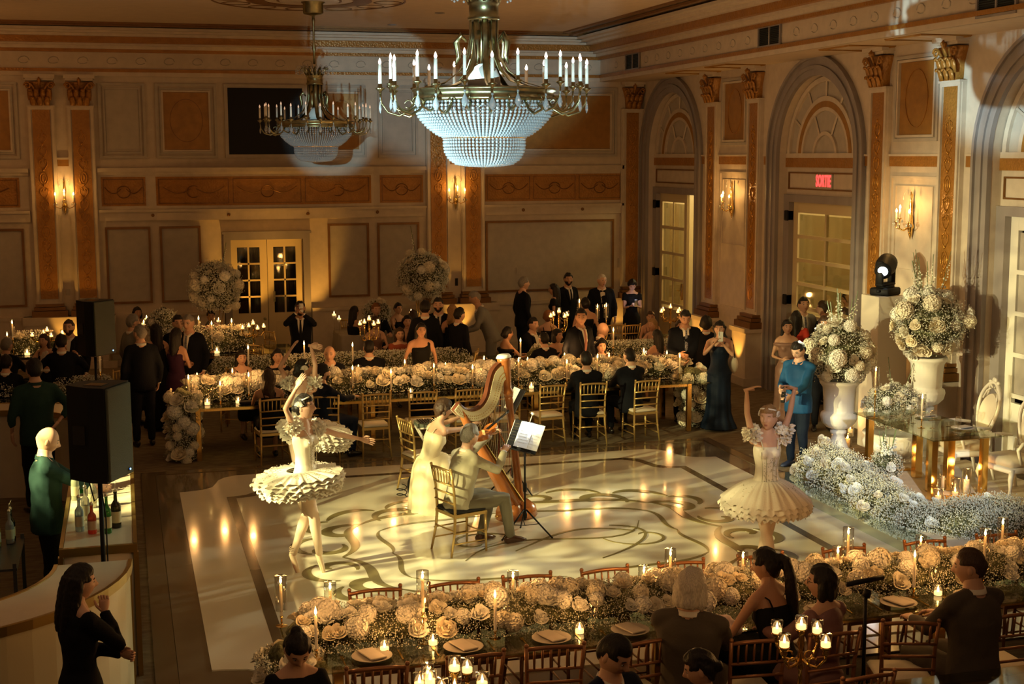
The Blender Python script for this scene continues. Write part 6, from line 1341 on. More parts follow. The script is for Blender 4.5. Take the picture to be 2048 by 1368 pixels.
for i in range(2,len(top)-2):
    for f_ in(.18,.6,.8): a,z=top[i]; nx,nz=nrm2[i]; m.ball(q_(a+nx*wd[i]*f_,z+nz*wd[i]*f_,.044),.006,5,3).ball(q_(a+nx*wd[i]*f_,z+nz*wd[i]*f_,-.044),.006,5,3)
m.build('tuning_pins',GOLDM,hp_)
sh_=(.70,1.42); bs_=(.10,.20)
MB().tube([q_(sh_[0],sh_[1]),q_(.62,1.22),q_(.45,.85),q_(.28,.5),q_(bs_[0]+.04,bs_[1])],[(.035,.03),(.06,.045),(.09,.06),(.12,.075),(.15,.085)],10,side=(-hs.y,hs.x,0)).build('soundbox',HW,hp_,True)
m=MB(); sb=[(sh_[0]-.05,sh_[1]-.04,.03),(.57,1.2,.06),(.38,.83,.1),(.21,.48,.135),(bs_[0]-.03,bs_[1]+.02,.165)]
vs=[]; 
for a,z,w_ in sb: vs+=[q_(a,z,-w_),q_(a,z,w_),q_(a-.012,z-.004,0)]
m.add(vs,[f for i in range(4) for f in((3*i,3*i+2,3*i+5,3*i+3),(3*i+2,3*i+1,3*i+4,3*i+5))]); m.build('soundboard',HG,hp_)
nst=30; mw=MB(); mr_=MB()
for i in range(nst):
    f=(i+.5)/nst; k=int((len(low)-6)*f)+2; a,z=low[k]; g=sb; t_=f; j=min(3,int((1-f)*4)); r_=(1-f)*4-j
    A=g[j]; B=g[j+1]; p=(A[0]+(B[0]-A[0])*r_,A[1]+(B[1]-A[1])*r_)
    (mr_ if i%7==3 else mw).tube([q_(a,z),q_(p[0]-.012,p[1])],.0016,4)
mw.build('strings',STRW,hp_)['kind']='stuff'; mr_.build('red_strings',STRR,hp_)['kind']='stuff'
CRE=fab('cream_satin',(.75,.66,.46),.4)
hx,hy_=3.42,15.72
hpst=person('harpist in long cream satin gown with curly brown hair',(hx,hy_),-72,1.68,1,pose='sit',outfit='gown',col=CRE,hair=('curly','brown'),strap='two',rh=(.03,.62,1.02),lh=(-.26,.66,1.08),lean=.34,hy=-10,hp=-15,hi=True,vox=.014,skin=0,curl=.6,z0=dz,slim=1.08)
m=MB()
for i in range(6): pass
m.tube([(0,.0,.66),(0,.02,.55),(.0,.06,.36),(0,.10,.18),(0,.14,.02)],[(.17,.16),(.23,.25),(.29,.31),(.35,.36),(.40,.42)],20,side=(1,0,0)); q=remesh(m.mesh(),.03,2)
for v in q.vertices: a=math.atan2(v.co.y-.2,v.co.x); v.co.x*=1+.05*sin(a*11); v.co.y+=.02*sin(a*13)
o=link('gown_skirt',q,CRE,hpst['t'])
LSUIT=fab('light_grey_linen_suit',(.42,.39,.29)); GTR=fab('grey_green_trousers',(.17,.155,.11)); BRS=pm('brown_leather_shoe',(.07,.03,.015),.25)
vr=math.degrees(VRZ)
FB['trs_x']=GTR
vl=person('violinist in light grey suit seated on a gold chair',(VCH.x+fdir.x*.03,VCH.y+fdir.y*.03),vr,1.76,pose='sit',outfit='suit',col=LSUIT,hair=('short','grey'),rh=(.12,.44,1.02),lh=(-.16,.44,1.16),hy=18,hp=-14,hi=True,vox=.013,lean=.2,curl=.9,shoecol=BRS,tie=None,z0=dz,legs={1:(V((.14,.42,.53)),V((.12,.52,.09)),V((.1,1,0))),-1:(V((-.10,.41,.53)),V((-.12,.30,.09)),V((-.1,1,0)))})
for c in vl['t'].children:
    if c.name.startswith('trousers'): c.data.materials.clear(); c.data.materials.append(GTR)
vt=Matrix.Translation(vl['t'].location)@Matrix.Rotation(VRZ,4,'Z')
VW_=pm('violin_varnish',(.42,.13,.02),.15,coat=.8)
vi=thing('violin','violin held under the chin of the seated violinist','violin',vt@Vector((-.07,.22,1.15))); vi.rotation_euler=(.35,0,VRZ+.35)
pl=[(-.0,.0)]
def vio(sc=1): 
    pts=[]; 
    for t_ in [i/24 for i in range(25)]: 
        y=.36*t_; w_=.085*(abs(sin(PI*min(1,t_*1.9)))**.6 if t_<.5 else .82*abs(sin(PI*min(1,(1-t_)*1.9)))**.6); w_=max(w_,.052 if .1<t_<.9 else 0); pts.append((w_,y))
    return [(x,y) for x,y in pts]+[(-x,y) for x,y in pts[::-1]]
MB().prism(vio(),-.02,.02,'z').build('violin_body',VW_,vi); MB().box(-.012,.34,.01,.012,.58,.03,bev=.003).ball((0,.6,.02),(.015,.03,.02),8,6).build('neck',BLACKG,vi,True); MB().box(-.015,.2,.022,.015,.45,.028).build('fingerboard',BLACK,vi); MB().box(-.02,.13,.02,.02,.135,.05).build('bridge',HG,vi)
bo=thing('violin_bow','violin bow in the right hand of the violinist','bow',vt@Vector((.12,.42,1.16))); bo.rotation_euler=(0,0,VRZ); MB().tube([(.12,-.05,0),(-.1,.05,.03),(-.45,.2,.08)],.005,6).tube([(.12,-.05,-.012),(-.45,.2,.06)],.002,4).build('stick',HW,bo,True)
def music_stand(label,x,y,z,rz,tilt,sheets=3,h=1.0):
    t=thing('music_stand',label,'music stand',(x,y,z),rz)
    MB().tube([(0,0,.18),(0,0,h)],.011,8).lathe([(.02,.5),(.022,.52),(.022,.58),(.02,.6)],8).lathe([(.022,.2),(.025,.24),(.022,.28)],8).build('pole',BLACK,t,True)
    for k in range(3): a=k*2*PI/3+.5; MB().tube([(.015*cos(a),.015*sin(a),.30),(.32*cos(a),.32*sin(a),.01)],[.010,.009],6).tube([(.0,.0,.12),(.17*cos(a),.17*sin(a),.155)],.005,5).ball((.32*cos(a),.32*sin(a),.012),.012,6,4).build('leg',BLACK,t,True)
    d=bpy.data.objects.new('desk',None); COL.objects.link(d); d.parent=t; d.location=(0,0,h+.12); d.rotation_euler=(tilt,0,0)
    MB().bc(0,.008,0,.50,.012,.34,bev=.004).build('desk_plate',BLACK,d); MB().bc(0,-.03,-.17,.50,.06,.01).build('ledge',BLACK,d)
    PAP=pm('sheet_music_paper',(.80,.78,.72),.6); INK=BLACK
    for i in range(sheets):
        x0=-.23+i*.155; o=MB().bc(x0+.075,-.004-.003*i,.015,.21,.0015,.29).build('sheet',PAP,d); o.rotation_euler=(0,0,.05*(i-1))
        m=MB(); 
        for j in range(7): m.bc(x0+.075,-.0065-.003*i,.12-j*.032,.16,.0008,.0012)
        m.build('printed_staves',SCROLL,d)
    return t
sb2=P(1050,1072,dz); music_stand('black music stand with bright sheet music before the violinist',sb2.x,sb2.y,dz+.001,-1.15,-.45)
sb3=P(1012,1010,dz); music_stand('music stand with sheets behind the harp column',sb3.x+.25,sb3.y+.6,dz+.001,-1.9+.4,-.5,2,1.05)
lp=thing('stand_light','small clip on lamp above the front music stand','lamp',(sb2.x+.1,sb2.y+.1,1.32)); MB().tube([(-.05,0,-.14),(0,0,0),(.02,0,.06)],.004,6).tube([(.02,-.03,.06),(.02,.03,.06)],.014,8).build('clip_lamp',STONE,lp,True); light('clip_lamp_light','SPOT',(sb2.x+.02,sb2.y+.02,1.42),9,(.8,.93,1),(sb2.x-.04,sb2.y-.02,1.1),spot_size=R(110),spot_blend=.6,shadow_soft_size=.02)
# mixer and its stand behind the harpist
sx=P(845,835,.75); mx=thing('audio_mixer','small grey audio mixer with rows of keys behind the harpist','mixer',(sx.x,17.2,.78)); MB().bc(0,0,0,.42,.3,.06,bev=.01).build('case',pm('mixer_grey',(.16,.2,.16),.5),mx)
m=MB(); [m.bc(-.17+.034*i,-.1+.05*j,.035,.018,.02,.012) for i in range(11) for j in range(5)]; m.build('faders',BLACKG,mx)['kind']='stuff'
ms=thing('folding_stand','white folding stand under the audio mixer','stand',(sx.x,17.2,0)); MB().tube([(-.2,-.1,0),(.2,-.1,.74)],.013,6).tube([(.2,.1,0),(-.2,.1,.74)],.013,6).tube([(.2,-.1,0),(-.2,-.1,.74)],.013,6).tube([(-.2,.1,0),(.2,.1,.74)],.013,6).tube([(-.2,-.14,.745),(.2,-.14,.745)],.012,6).tube([(-.2,.14,.745),(.2,.14,.745)],.012,6).build('crossed_legs',WHP,ms,True)
bg=P(828,1000,dz); t=thing('gear_bag','black gear bag with coiled cable on the floor behind the harpist chair','bag',(bg.x,bg.y,dz)); MB().ball((0,0,.16),(.08,.14,.16),12,8).build('bag_body',BLACK,t,True); MB().tube([(-.15+.06*cos(i*.6),.0+.1*sin(i*.6),.05+.006*i) for i in range(24)],.006,5).build('cable',BLACK,t,True)
# ---------- bar ----------
BGOLD=pm('brushed_gold_edge',(.42,.28,.09),.3,metal=.85); BWHITE=pm('white_bar_laminate',(.66,.57,.44),.3,var=.03); BP=pm('light_tinted_bar_panel',(.62,.55,.36),.35,bump=.4,scale=2,stretch=(2,2,.4))  # panel colour: white laminate with the yellow light on it mixed in
ZB=1.1
b1=thing('bar_counter','straight white bar counter with gold edges and bottles on top','bar counter',(-.28,14.0,0))
MB().box(-.27,-2.7,ZB-.05,.27,2.7,ZB-.0,bev=.004).build('worktop',BWHITE,b1)
m=MB().box(.27,-2.72,ZB-.06,.30,2.72,ZB+.008).box(-.3,-2.74,ZB-.06,.3,-2.70,ZB+.008).box(-.3,-2.72,ZB-.06,-.27,2.72,ZB+.008).box(.27,-2.74,0,.31,-2.68,ZB-.06).box(-.31,-2.74,0,-.27,-2.68,ZB-.06).box(.27,-2.72,0,.31,2.72,.05).box(.27,2.68,0,.31,2.72,ZB-.06); m.build('gold_edging',BGOLD,b1)
for i in range(2): MB().box(.255,-2.67+i*2.68,.06,.285,-.02+i*2.68,ZB-.065).build('front_panel',BP,b1)
MB().box(-.265,-2.71,.0,.265,-2.69,ZB-.065).build('end_panel',BWHITE,b1); MB().box(-.26,-2.6,.4,.25,2.6,.43).build('shelf',WHP,b1)
def arcbar(label,cx,cy,a0,a1,ri_,ro_,lit):
    t=thing('curved_bar_counter',label,'bar counter',(cx,cy,0)); n=20; A=lambda r:[(r*cos(a0+(a1-a0)*i/n),r*sin(a0+(a1-a0)*i/n)) for i in range(n+1)]
    MB().strip(A(ro_-.03),A(ri_+.03),ZB-.05,ZB,'z').build('worktop',BWHITE,t)
    MB().strip(A(ro_),A(ro_-.03),ZB-.06,ZB+.008,'z').build('gold_edging',BGOLD,t); MB().strip(A(ri_+.03),A(ri_),ZB-.06,ZB+.008,'z').build('gold_edging',BGOLD,t)
    MB().strip(A(ro_-.02),A(ro_-.05),.0,ZB-.06,'z').build('curved_panel',lit,t)
    MB().strip(A(ri_+.05),A(ri_+.03),.0,ZB-.06,'z').build('back_panel',BWHITE,t)
    m=MB(); 
    for a in(a0,a1): 
        for r in(ri_+.02,ro_-.03): m.bc(r*cos(a),r*sin(a),ZB/2-.03,.04,.04,ZB-.06)
    m.build('gold_post',BGOLD,t); return t
arcbar('curved white bar section in the foreground behind the woman in black',-1.62,10.85,-PI*.75,-.0,1.02,1.60,BP)
arcbar('curved bar section at the far end beyond the barman',-1.62,16.85,0.0,PI*.5,1.02,1.60,BWHITE)
rnd=random.Random(5)
def bottle(x,y,label,col,h=.28,r=.037,lq=None,pour=True,sq=False):
    t=thing('bottle',label,'bottle',(x,y,ZB+.001)); g=pm('bottle_glass_%d'%len(bpy.data.materials),col,.05,trans=.55,ior=1.4)
    MB().lathe([(0,0),(r*.95,0),(r,.01),(r,h*.58),(r*.9,h*.65),(r*.38,h*.76),(r*.33,h*.95),(r*.38,h*.96),(r*.38,h),(0,h)],14).build('glass_body',g,t,True)
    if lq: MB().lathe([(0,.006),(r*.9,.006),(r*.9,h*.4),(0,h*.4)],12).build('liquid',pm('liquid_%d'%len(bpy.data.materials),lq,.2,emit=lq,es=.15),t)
    MB().lathe([(r*1.01,h*.15),(r*1.015,h*.16),(r*1.015,h*.45),(r*1.01,h*.46)],14).build('paper_label',pm('bottle_label_%d'%len(bpy.data.materials),(.5,.47,.3) if not lq else (.4,.3,.2),.6),t,True)
    if pour: MB().lathe([(r*.4,h),(r*.4,h+.02),(.006,h+.03)],8).tube([(0,0,h+.02),(.0,.0,h+.06),(.012,0,h+.09)],.003,5).build('pourer',SEQ,t,True)
SEQ=bpy.data.materials['silver_sequins']
for x,y,lb,c,k in ((160,1062,'clear glass bottle nearest the bar corner at left',(.5,.65,.7),{}),(185,1067,'bottle of red liqueur on the bar',(.6,.1,.05),dict(lq=(.7,.03,.01),h=.24)),(215,1066,'slim green bottle beside the red liqueur',(.05,.25,.05),dict(h=.31)),(233,1055,'dark wine bottle with cream label on the bar',(.03,.03,.015),dict(h=.31,r=.042)),(172,1040,'clear bottle behind the red liqueur',(.6,.6,.5),{}),(148,1000,'pale bottle near the bartender hand',(.6,.65,.45),{}),(163,985,'bright green bottle beyond the bartender hand',(.03,.4,.05),dict(h=.3)),(186,1015,'clear bottle behind the slim green bottle',(.55,.55,.45),{}),(178,965,'tall clear bottle under the near speaker',(.6,.6,.5),dict(h=.32)),(190,948,'clear square shouldered bottle far along the bar',(.6,.6,.5),{})):
    p=P(x,y,ZB); bottle(max(-.5,min(-.06,p.x)),max(11.5,p.y),lb,c,**k)
# back bar cart with bottles, behind the bartender
ct=thing('bar_trolley','low bar trolley with bottles behind the bartender','trolley',(-1.3,12.4,0)); m=MB(); m.box(-.35,-.5,.78,.35,.5,.8).box(-.35,-.5,.3,.35,.5,.32); [m.bc(a*.33,b_*.48,.42,.03,.03,.84) for a in(-1,1) for b_ in(-1,1)]; m.build('shelves_and_posts',pm('steel_grey',(.12,.13,.13),.35,metal=.7),ct)
rgb=[((.05,.3,.06),'green'),((.6,.6,.5),'clear'),((.5,.4,.1),'amber'),((.6,.62,.6),'frosted'),((.03,.03,.02),'dark')]
for i,(x,y) in enumerate(((92,925),(101,921),(107,935),(116,930),(30,940),(28,975),(122,935),(24,1000),(110,1050),(100,1060))):
    p=P(x,y,.9); c,nm=rgb[i%5]; t0=len(bpy.data.objects); bottle(-1.55+.055*i+ (0 if i%2 else .05),12.0+.09*i,'%s bottle on the back trolley, %s along the row'%(nm,ORD[i]),c); 
    o=[q for q in bpy.data.objects if q.name.startswith('bottle') and q.type=='EMPTY'][-1]; o.location.z=.802
ic=thing('ice_trolley','grey rounded ice trolley with bottles at the lower left edge','trolley',(-1.75,10.6,0)); MB().box(-.35,-.3,.0,.35,.3,.85,bev=.06).build('bin',pm('grey_plastic',(.12,.14,.15),.5),ic,True); MB().tube([(.36,-.25,.8),(.42,-.25,1.0),(.42,.25,1.0),(.36,.25,.8)],.03,8).build('handle',bpy.data.materials['grey_plastic'],ic,True)
for i in range(3): bottle(-1.9+.16*i,10.55,['clear bottle in the ice trolley at the left edge','second clear bottle in the ice trolley','amber bottle at the right of the ice trolley'][i],rgb[(1,1,2)[i]][0],pour=False); o=[q for q in bpy.data.objects if q.name.startswith('bottle') and q.type=='EMPTY'][-1]; o.location.z=.86
# ---------- loudspeakers ----------
SPK=pm('speaker_grille_green_grey',(.055,.065,.05),.7,bump=.6,scale=180)
def speaker(label,x,y,zb,h,rz,pole_to,lab2):
    t=thing('loudspeaker',label,'speaker',(x,y,zb),rz); w_,d_=.40,.40
    pr=[(-.2,-.02),(.2,-.02),(.2,.12),(.11,.34),(-.11,.34),(-.2,.12)]
    MB().prism([(a,b) for a,b in pr],0,h,'z').build('cabinet',BLACK,t); MB().box(-.19,-.045,.01,.19,-.02,h-.01,bev=.006).build('grille',SPK,t)
    MB().bc(.12,-.048,.05,.05,.004,.022).build('badge',BLACKG,t); MB().ball((.12,-.052,.05),(.008,.003,.008),8,5).build('blue_led',pm('blue_led',(.1,.2,1),.3,emit=(.1,.3,1),es=12),t,True)
    MB().box(-.1,.05,h,.02,.2,h+.004).build('handle_recess',BLACKG,t); MB().box(-.205,.15,h*.4,-.2,.25,h*.6).build('side_handle',BLACKG,t)
    s=thing('speaker_stand',lab2,'stand',(x+(-.15*sin(rz)),y+.15*cos(rz),0)); MB().tube([(0,0,.5),(0,0,zb)],.018,10).build('pole',BLACK,s,True); MB().tube([(0,0,.1),(0,0,.95)],.026,10).lathe([(.035,.9),(.035,.97)],10).lathe([(.035,.6),(.035,.68)],10).build('sleeve',BLACK,s,True)
    for k in range(3): a=k*2*PI/3+.2; MB().tube([(0,0,.55),(.14*cos(a),.14*sin(a),.02)],.012,6).tube([(0,0,.2),(.1*cos(a),.1*sin(a),.2)],.008,6).build('leg',BLACK,s,True)
    return t
p=Vector((-.106,10.99,0)); speaker('large black loudspeaker with grey green grille beside the bar',p.x,p.y,1.72,.74,1.1,0,'black pole stand of the near loudspeaker behind the bar')
cb=thing('speaker_cable','black cables looping down from the near loudspeaker','cable',(p.x-.16,p.y-.0,1.1)); MB().tube([(0,0,.72),(-.05,-.02,.6),(-.02,0,.45),(.04,.02,.5),(.06,.03,.3),(.06,.03,-.1),(.07,.03,-1.0)],.006,6).build('cable',BLACK,cb,True)
p=P(208,710,1.62); speaker('black loudspeaker further back on a pole at left',p.x,p.y,1.62,.72,.85,0,'black pole stand of the far loudspeaker at left')
# ---------- right side: plinth, lamp, urns ----------
pc_=PX(1770,590,10.45); pz=pc_.z; py_=pc_.y
pn=thing('plinth','tall white square plinth carrying the moving head lamp','plinth',(10.45,py_,0)); MB().box(-.24,-.24,0,.24,.24,pz,bev=.008).build('shaft',pm('white_plinth_cloth',(.60,.54,.44),.6,bump=.1,scale=10),pn)
mh=thing('moving_head_light','black moving head spotlight aimed at the dance floor','stage light',(10.45,py_,pz+.001),.55); MB().box(-.19,-.15,0,.19,.15,.11,bev=.02).box(-.23,-.03,.05,.23,.03,.09,bev=.01).build('base',BLACK,mh,True)
MB().lathe([(.13,0),(.13,.03)],20,c=(0,0,.11)).box(-.19,-.07,.13,.19,.07,.18,bev=.02).box(-.2,-.06,.15,-.15,.06,.5,bev=.02).box(.15,-.06,.15,.2,.06,.5,bev=.02).build('yoke',BLACK,mh,True)
hd_=bpy.data.objects.new('lamp_head',MB().tube([(0,.17,0),(0,.12,0),(0,-.02,0),(0,-.15,0),(0,-.2,0)],[.10,.14,.15,.115,.12],20).mesh('h')); COL.objects.link(hd_); hd_.parent=mh; hd_.location=(0,0,.42); hd_.rotation_euler=(.35,0,-1.05-.55+.3); hd_.data.materials.append(BLACK); hd_.data.polygons.foreach_set('use_smooth',[True]*len(hd_.data.polygons))
o=MB().ball((0,-.2,0),(.07,.02,.07),16,8).build('lit_lens',pm('lit_cool_lens',(.8,.9,1),.2,emit=(.75,.9,1),es=22),hd_,True)
def urn(label,x,y,z,sc=1,h=1.15):
    t=thing('urn',label,'urn',(x,y,z)); MB().box(-.24*sc,-.24*sc,0,.24*sc,.24*sc,.08*sc,bev=.01).build('plinth_foot',STONE,t)
    MB().lathe([(r*sc,zz*sc) for r,zz in((.22,.08),(.22,.12),(.17,.16),(.13,.25),(.09,.36),(.08,.40),(.11,.42),(.11,.45),(.08,.47))],48,flute=.05,fl_r=(2,4)).build('stem',STONE,t,True)
    MB().lathe([(r*sc,zz*sc) for r,zz in((.08,.47),(.16,.50),(.23,.57),(.25,.65),(.24,.70),(.20,.72),(.205,.74),(.21,.9),(.225,1.05),(.26,1.1),(.27,1.12),(.26,1.15),(.2,1.15),(.19,1.1),(0,1.08))],48,flute=.06,fl_r=(1,8)).build('fluted_bowl',STONE,t,True); return t
u1=PX(1880,800,10.35); UY1=u1.y
U2=P(1690,905,0.02); U2.x=9.75; U2.y=17.1
urn('white fluted urn under the large bouquet beside the ornate chairs',10.35,15.95+.25,.38,.98); MB_=thing('urn_plinth','stepped white plinth under the right urn','plinth',(10.35,16.2,0)); MB().box(-.34,-.34,0,.34,.34,.2,bev=.01).box(-.29,-.29,.2,.29,.29,.38,bev=.01).build('steps',STONE,MB_)
bouquet('urn_bouquet','large white bouquet with sprays in the urn beside the ornate chairs',(10.35,16.2,1.95),.47,46,.10,5200,.0095,41,9,squash=.95)
urn('white fluted urn behind the blue shirted man',9.35,16.75,0,1.0); bouquet('urn_bouquet','cream rose bouquet with tall sprays behind the blue shirted man',(9.35,16.75,1.52),.40,44,.10,3600,.009,42,8,squash=1.1)
lu=thing('low_urn','low wide white gadrooned bowl under the glass table','urn',(9.95,16.6-.35,0)); MB().lathe([(.2,0),(.2,.06),(.1,.1),(.12,.16),(.30,.2),(.44,.3),(.46,.38),(.42,.44),(.46,.48),(.44,.5),(.3,.47),(0,.44)],40,flute=.08,fl_r=(4,6)).build('bowl',STONE,lu,True)
bouquet('bowl_bouquet','airy white arrangement in the low bowl beyond the glass table',(9.95,16.3,.82),.40,22,.075,5000,.0085,43,2,squash=.75)
# stage flowers along the mirror edge
def mound(label,pts,nb,ng,gr,seed,br=.085):
    rg=random.Random(seed); t=thing('floor_flowers',label,'flowers',(pts[0][0],pts[0][1],0)); ox_,oy_=pts[0][0],pts[0][1]
    els=[((x-ox_,y-oy_,.16+z),(r*.75,r*.75,hh*.62)) for x,y,z,r,hh in pts]; blob('foliage_core',GYPG,t,els,.04,.05)
    def sp(k):
        x,y,z,r,hh=rg.choice(pts); a=rg.uniform(0,2*PI); q=rg.uniform(-.1,1)**.6 if rg.random()<.9 else .1; q=abs(q) if not isinstance(q,complex) else .3; ph=math.asin(min(1,q)); k*=1+rg.gauss(0,.08); return (x-ox_+r*k*cos(ph)*cos(a),y-oy_+r*k*cos(ph)*sin(a),SZ*.9+z+hh*k*sin(ph))
    dots('baby_breath',[sp(.96) for _ in range(ng)],[gr*rg.uniform(.6,1.4) for _ in range(ng)],GYPS,t); dots('small_leaves',[sp(.84) for _ in range(ng//4)],[gr*rg.uniform(.7,1.7) for _ in range(ng//4)],GYPG,t)
    pl=[]
    for i in range(nb*10):
        if len(pl)>=nb: break
        p=Vector(sp(.97)); r=br*rg.uniform(.7,1.2)
        if any((p-q).length<(r+s_)*.9 for q,s_ in pl): continue
        pl.append((p,r)); bloom(t,p,r,(rg.uniform(-.5,.2),-.6,.7),'rose',i)
    return t
mound('white roses and baby breath mound along the mirrored stage edge, left part',[(8.55,15.55,0,.42,.42),(8.5,15.1,0,.42,.42),(8.5,14.7,.0,.42,.36),(8.45,14.3,0,.38,.32)],26,14000,.0085,51)
mound('white roses and baby breath mound along the mirrored stage edge, middle part',[(8.4,13.9,0,.38,.3),(8.4,13.5,0,.36,.26),(8.45,13.15,0,.34,.24)],16,8000,.0085,52,.065)
mound('dense grey green baby breath clump at the near end of the stage',[(8.75,12.85,0,.45,.36),(9.1,12.75,0,.5,.38),(8.95,12.45,0,.42,.32),(9.45,12.6,0,.42,.28)],2,15000,.0075,53)
o=bouquet('flower_spray_clump','tall delphinium sprays rising from the stage edge flowers',(8.9,14.75,.42),.2,3,.06,900,.009,54,8)
# couple's glass table
A_=[P(1690,824,SZ+.76),P(1838,874,SZ+.76),P(2015,868,SZ+.76)]
tx0,tx1,ty0,ty1=9.0,9.95,13.9,15.75
gt=thing('glass_table','square glass table with polished gold legs for the couple','table',((tx0+tx1)/2,(ty0+ty1)/2,SZ+.004)); hx_,hy2=(tx1-tx0)/2,(ty1-ty0)/2
MB().box(-hx_,-hy2,.745,hx_,hy2,.76,bev=.003).build('glass_top',TTG,gt)
for a in(-1,1):
    for b_ in(-1,1): MB().box(a*(hx_-.13)-.04,b_*(hy2-.2)-.04,0,a*(hx_-.13)+.04,b_*(hy2-.2)+.04,.744,bev=.004).build('leg',GOLDM,gt)
for b_ in(-1,1): MB().box(-.25,b_*(hy2-.2)-.03,.0,.25,b_*(hy2-.2)+.03,.03).box(-.25,b_*(hy2-.2)-.03,.70,.25,b_*(hy2-.2)+.03,.744).build('crossbar',GOLDM,gt)
for a,b_ in((-.12,-.35),(.12,-.35),(.12,.35)): MB().box(a-.05,b_-.05,0,a+.05,b_+.05,.744,bev=.004).build('inner_leg',GOLDM,gt)
zt=SZ+.766
def wineglass(x,y,z,label,group=None,s_=1): 
    t=thing('wine_glass',label,'glass',(x,y,z),0,group); MB().lathe([(.035,0),(.03,.004),(.004,.012),(.004,.10),(.02,.12),(.036,.15),(.036,.19),(.03,.22)],14).build('glass',TG,t,True); return t
def setting(x,y,z,rz,label,group=None,nap=True):
    t=thing('dinner_plate','plate '+label,'plate',(x,y,z),rz,group); MB().lathe([(0,.004),(.09,.004),(.14,.016),(.143,.018),(.14,.02),(.09,.009),(0,.009)],24).build('plate',STONE if not nap else CLOTH,t,True)
    if nap: n_o=thing('napkin','folded napkin '+label,'napkin',(x,y-.0,z+.02),rz+.3,group); MB().box(-.06,-.11,0,.06,.11,.012,bev=.004).build('folded_cloth',PANEL,n_o)
    f=thing('fork','fork '+label,'cutlery',(x-.2*cos(rz),y-.2*sin(rz),z),rz,group); MB().box(-.005,-.1,0,.005,.03,.004).box(-.012,.03,0,.012,.09,.004).build('fork',GOLDM,f)
    k=thing('knife','knife '+label,'cutlery',(x+.2*cos(rz),y+.2*sin(rz),z),rz,group); MB().box(-.006,-.1,0,.006,.1,.004).build('knife',GOLDM,k)
for i,y in enumerate((14.4,15.2)): setting(9.72,y,zt,PI/2,['on the couple table nearer the camera','on the couple table further from the camera'][i])
for i,(x,y) in enumerate(((9.35,14.9),(9.3,15.05),(9.4,14.55),(9.45,14.1),(9.35,15.4))): wineglass(x,y,zt,'clear wine glass on the couple table, %s from the near end'%ORD[[2,3,1,0,4][i]],'wine glasses on the couple table')
for (x,y,Y,lab) in((1752,738,15.35,'tall taper in glass cylinder at the left of the couple table'),(1845,793,14.6,'tall taper in glass cylinder on the middle of the couple table')):
    p=P(x,y,zt+.42); c=Vector((9.3,Y,zt)); px_=None; taper(x,y,Y,zt,lab,1,1.1); LP.append((PY(x,y,Y),.6))
# pillar candles on the stage
def pillar(px,py,z,h,label,gh=.26,group=None):
    p=P(px,py,z); t=thing('pillar_candle',label,'candle',(p.x,p.y,z),0,group); MB().lathe([(0,0),(.036,0),(.036,h),(.03,h-.006),(0,h-.006)],16).build('wax_pillar',TEAW if 0 else WAX,t,True); MB().lathe([(0,.0),(.055,0),(.057,.004),(.057,gh)],20).build('glass_cylinder',TG,t,True); part('flame',FLM,t,(0,0,h+.0),(1.1,1.1,1)); return p
for i,(x,y,h,gh) in enumerate(((1876,1003,.07,.16),(1866,990,.12,.2),(1888,978,.17,.3),(1910,992,.05,.22),(1932,985,.16,.3))):
    p=pillar(x,y,SZ+.006,h,'pillar candle in glass under the couple table, %s from the left'%ORD[i],gh,'pillar candles under the couple table'); LP.append((Vector((p.x,p.y,SZ+h+.06)),.5))
for i,(x,y,h) in enumerate(((1662,912,.06),(1676,905,.1),(1695,902,.12),(1700,880,.1),(1756,925,.1),(1744,950,.1),(1748,975,.06))):
    p=pillar(x,y-8,SZ+.006,h,'pillar candle among the stage edge flowers, %s from the left'%ORD[i],.2,'pillar candles among the stage edge flowers'); LP.append((Vector((p.x,p.y,SZ+h+.06)),.5))
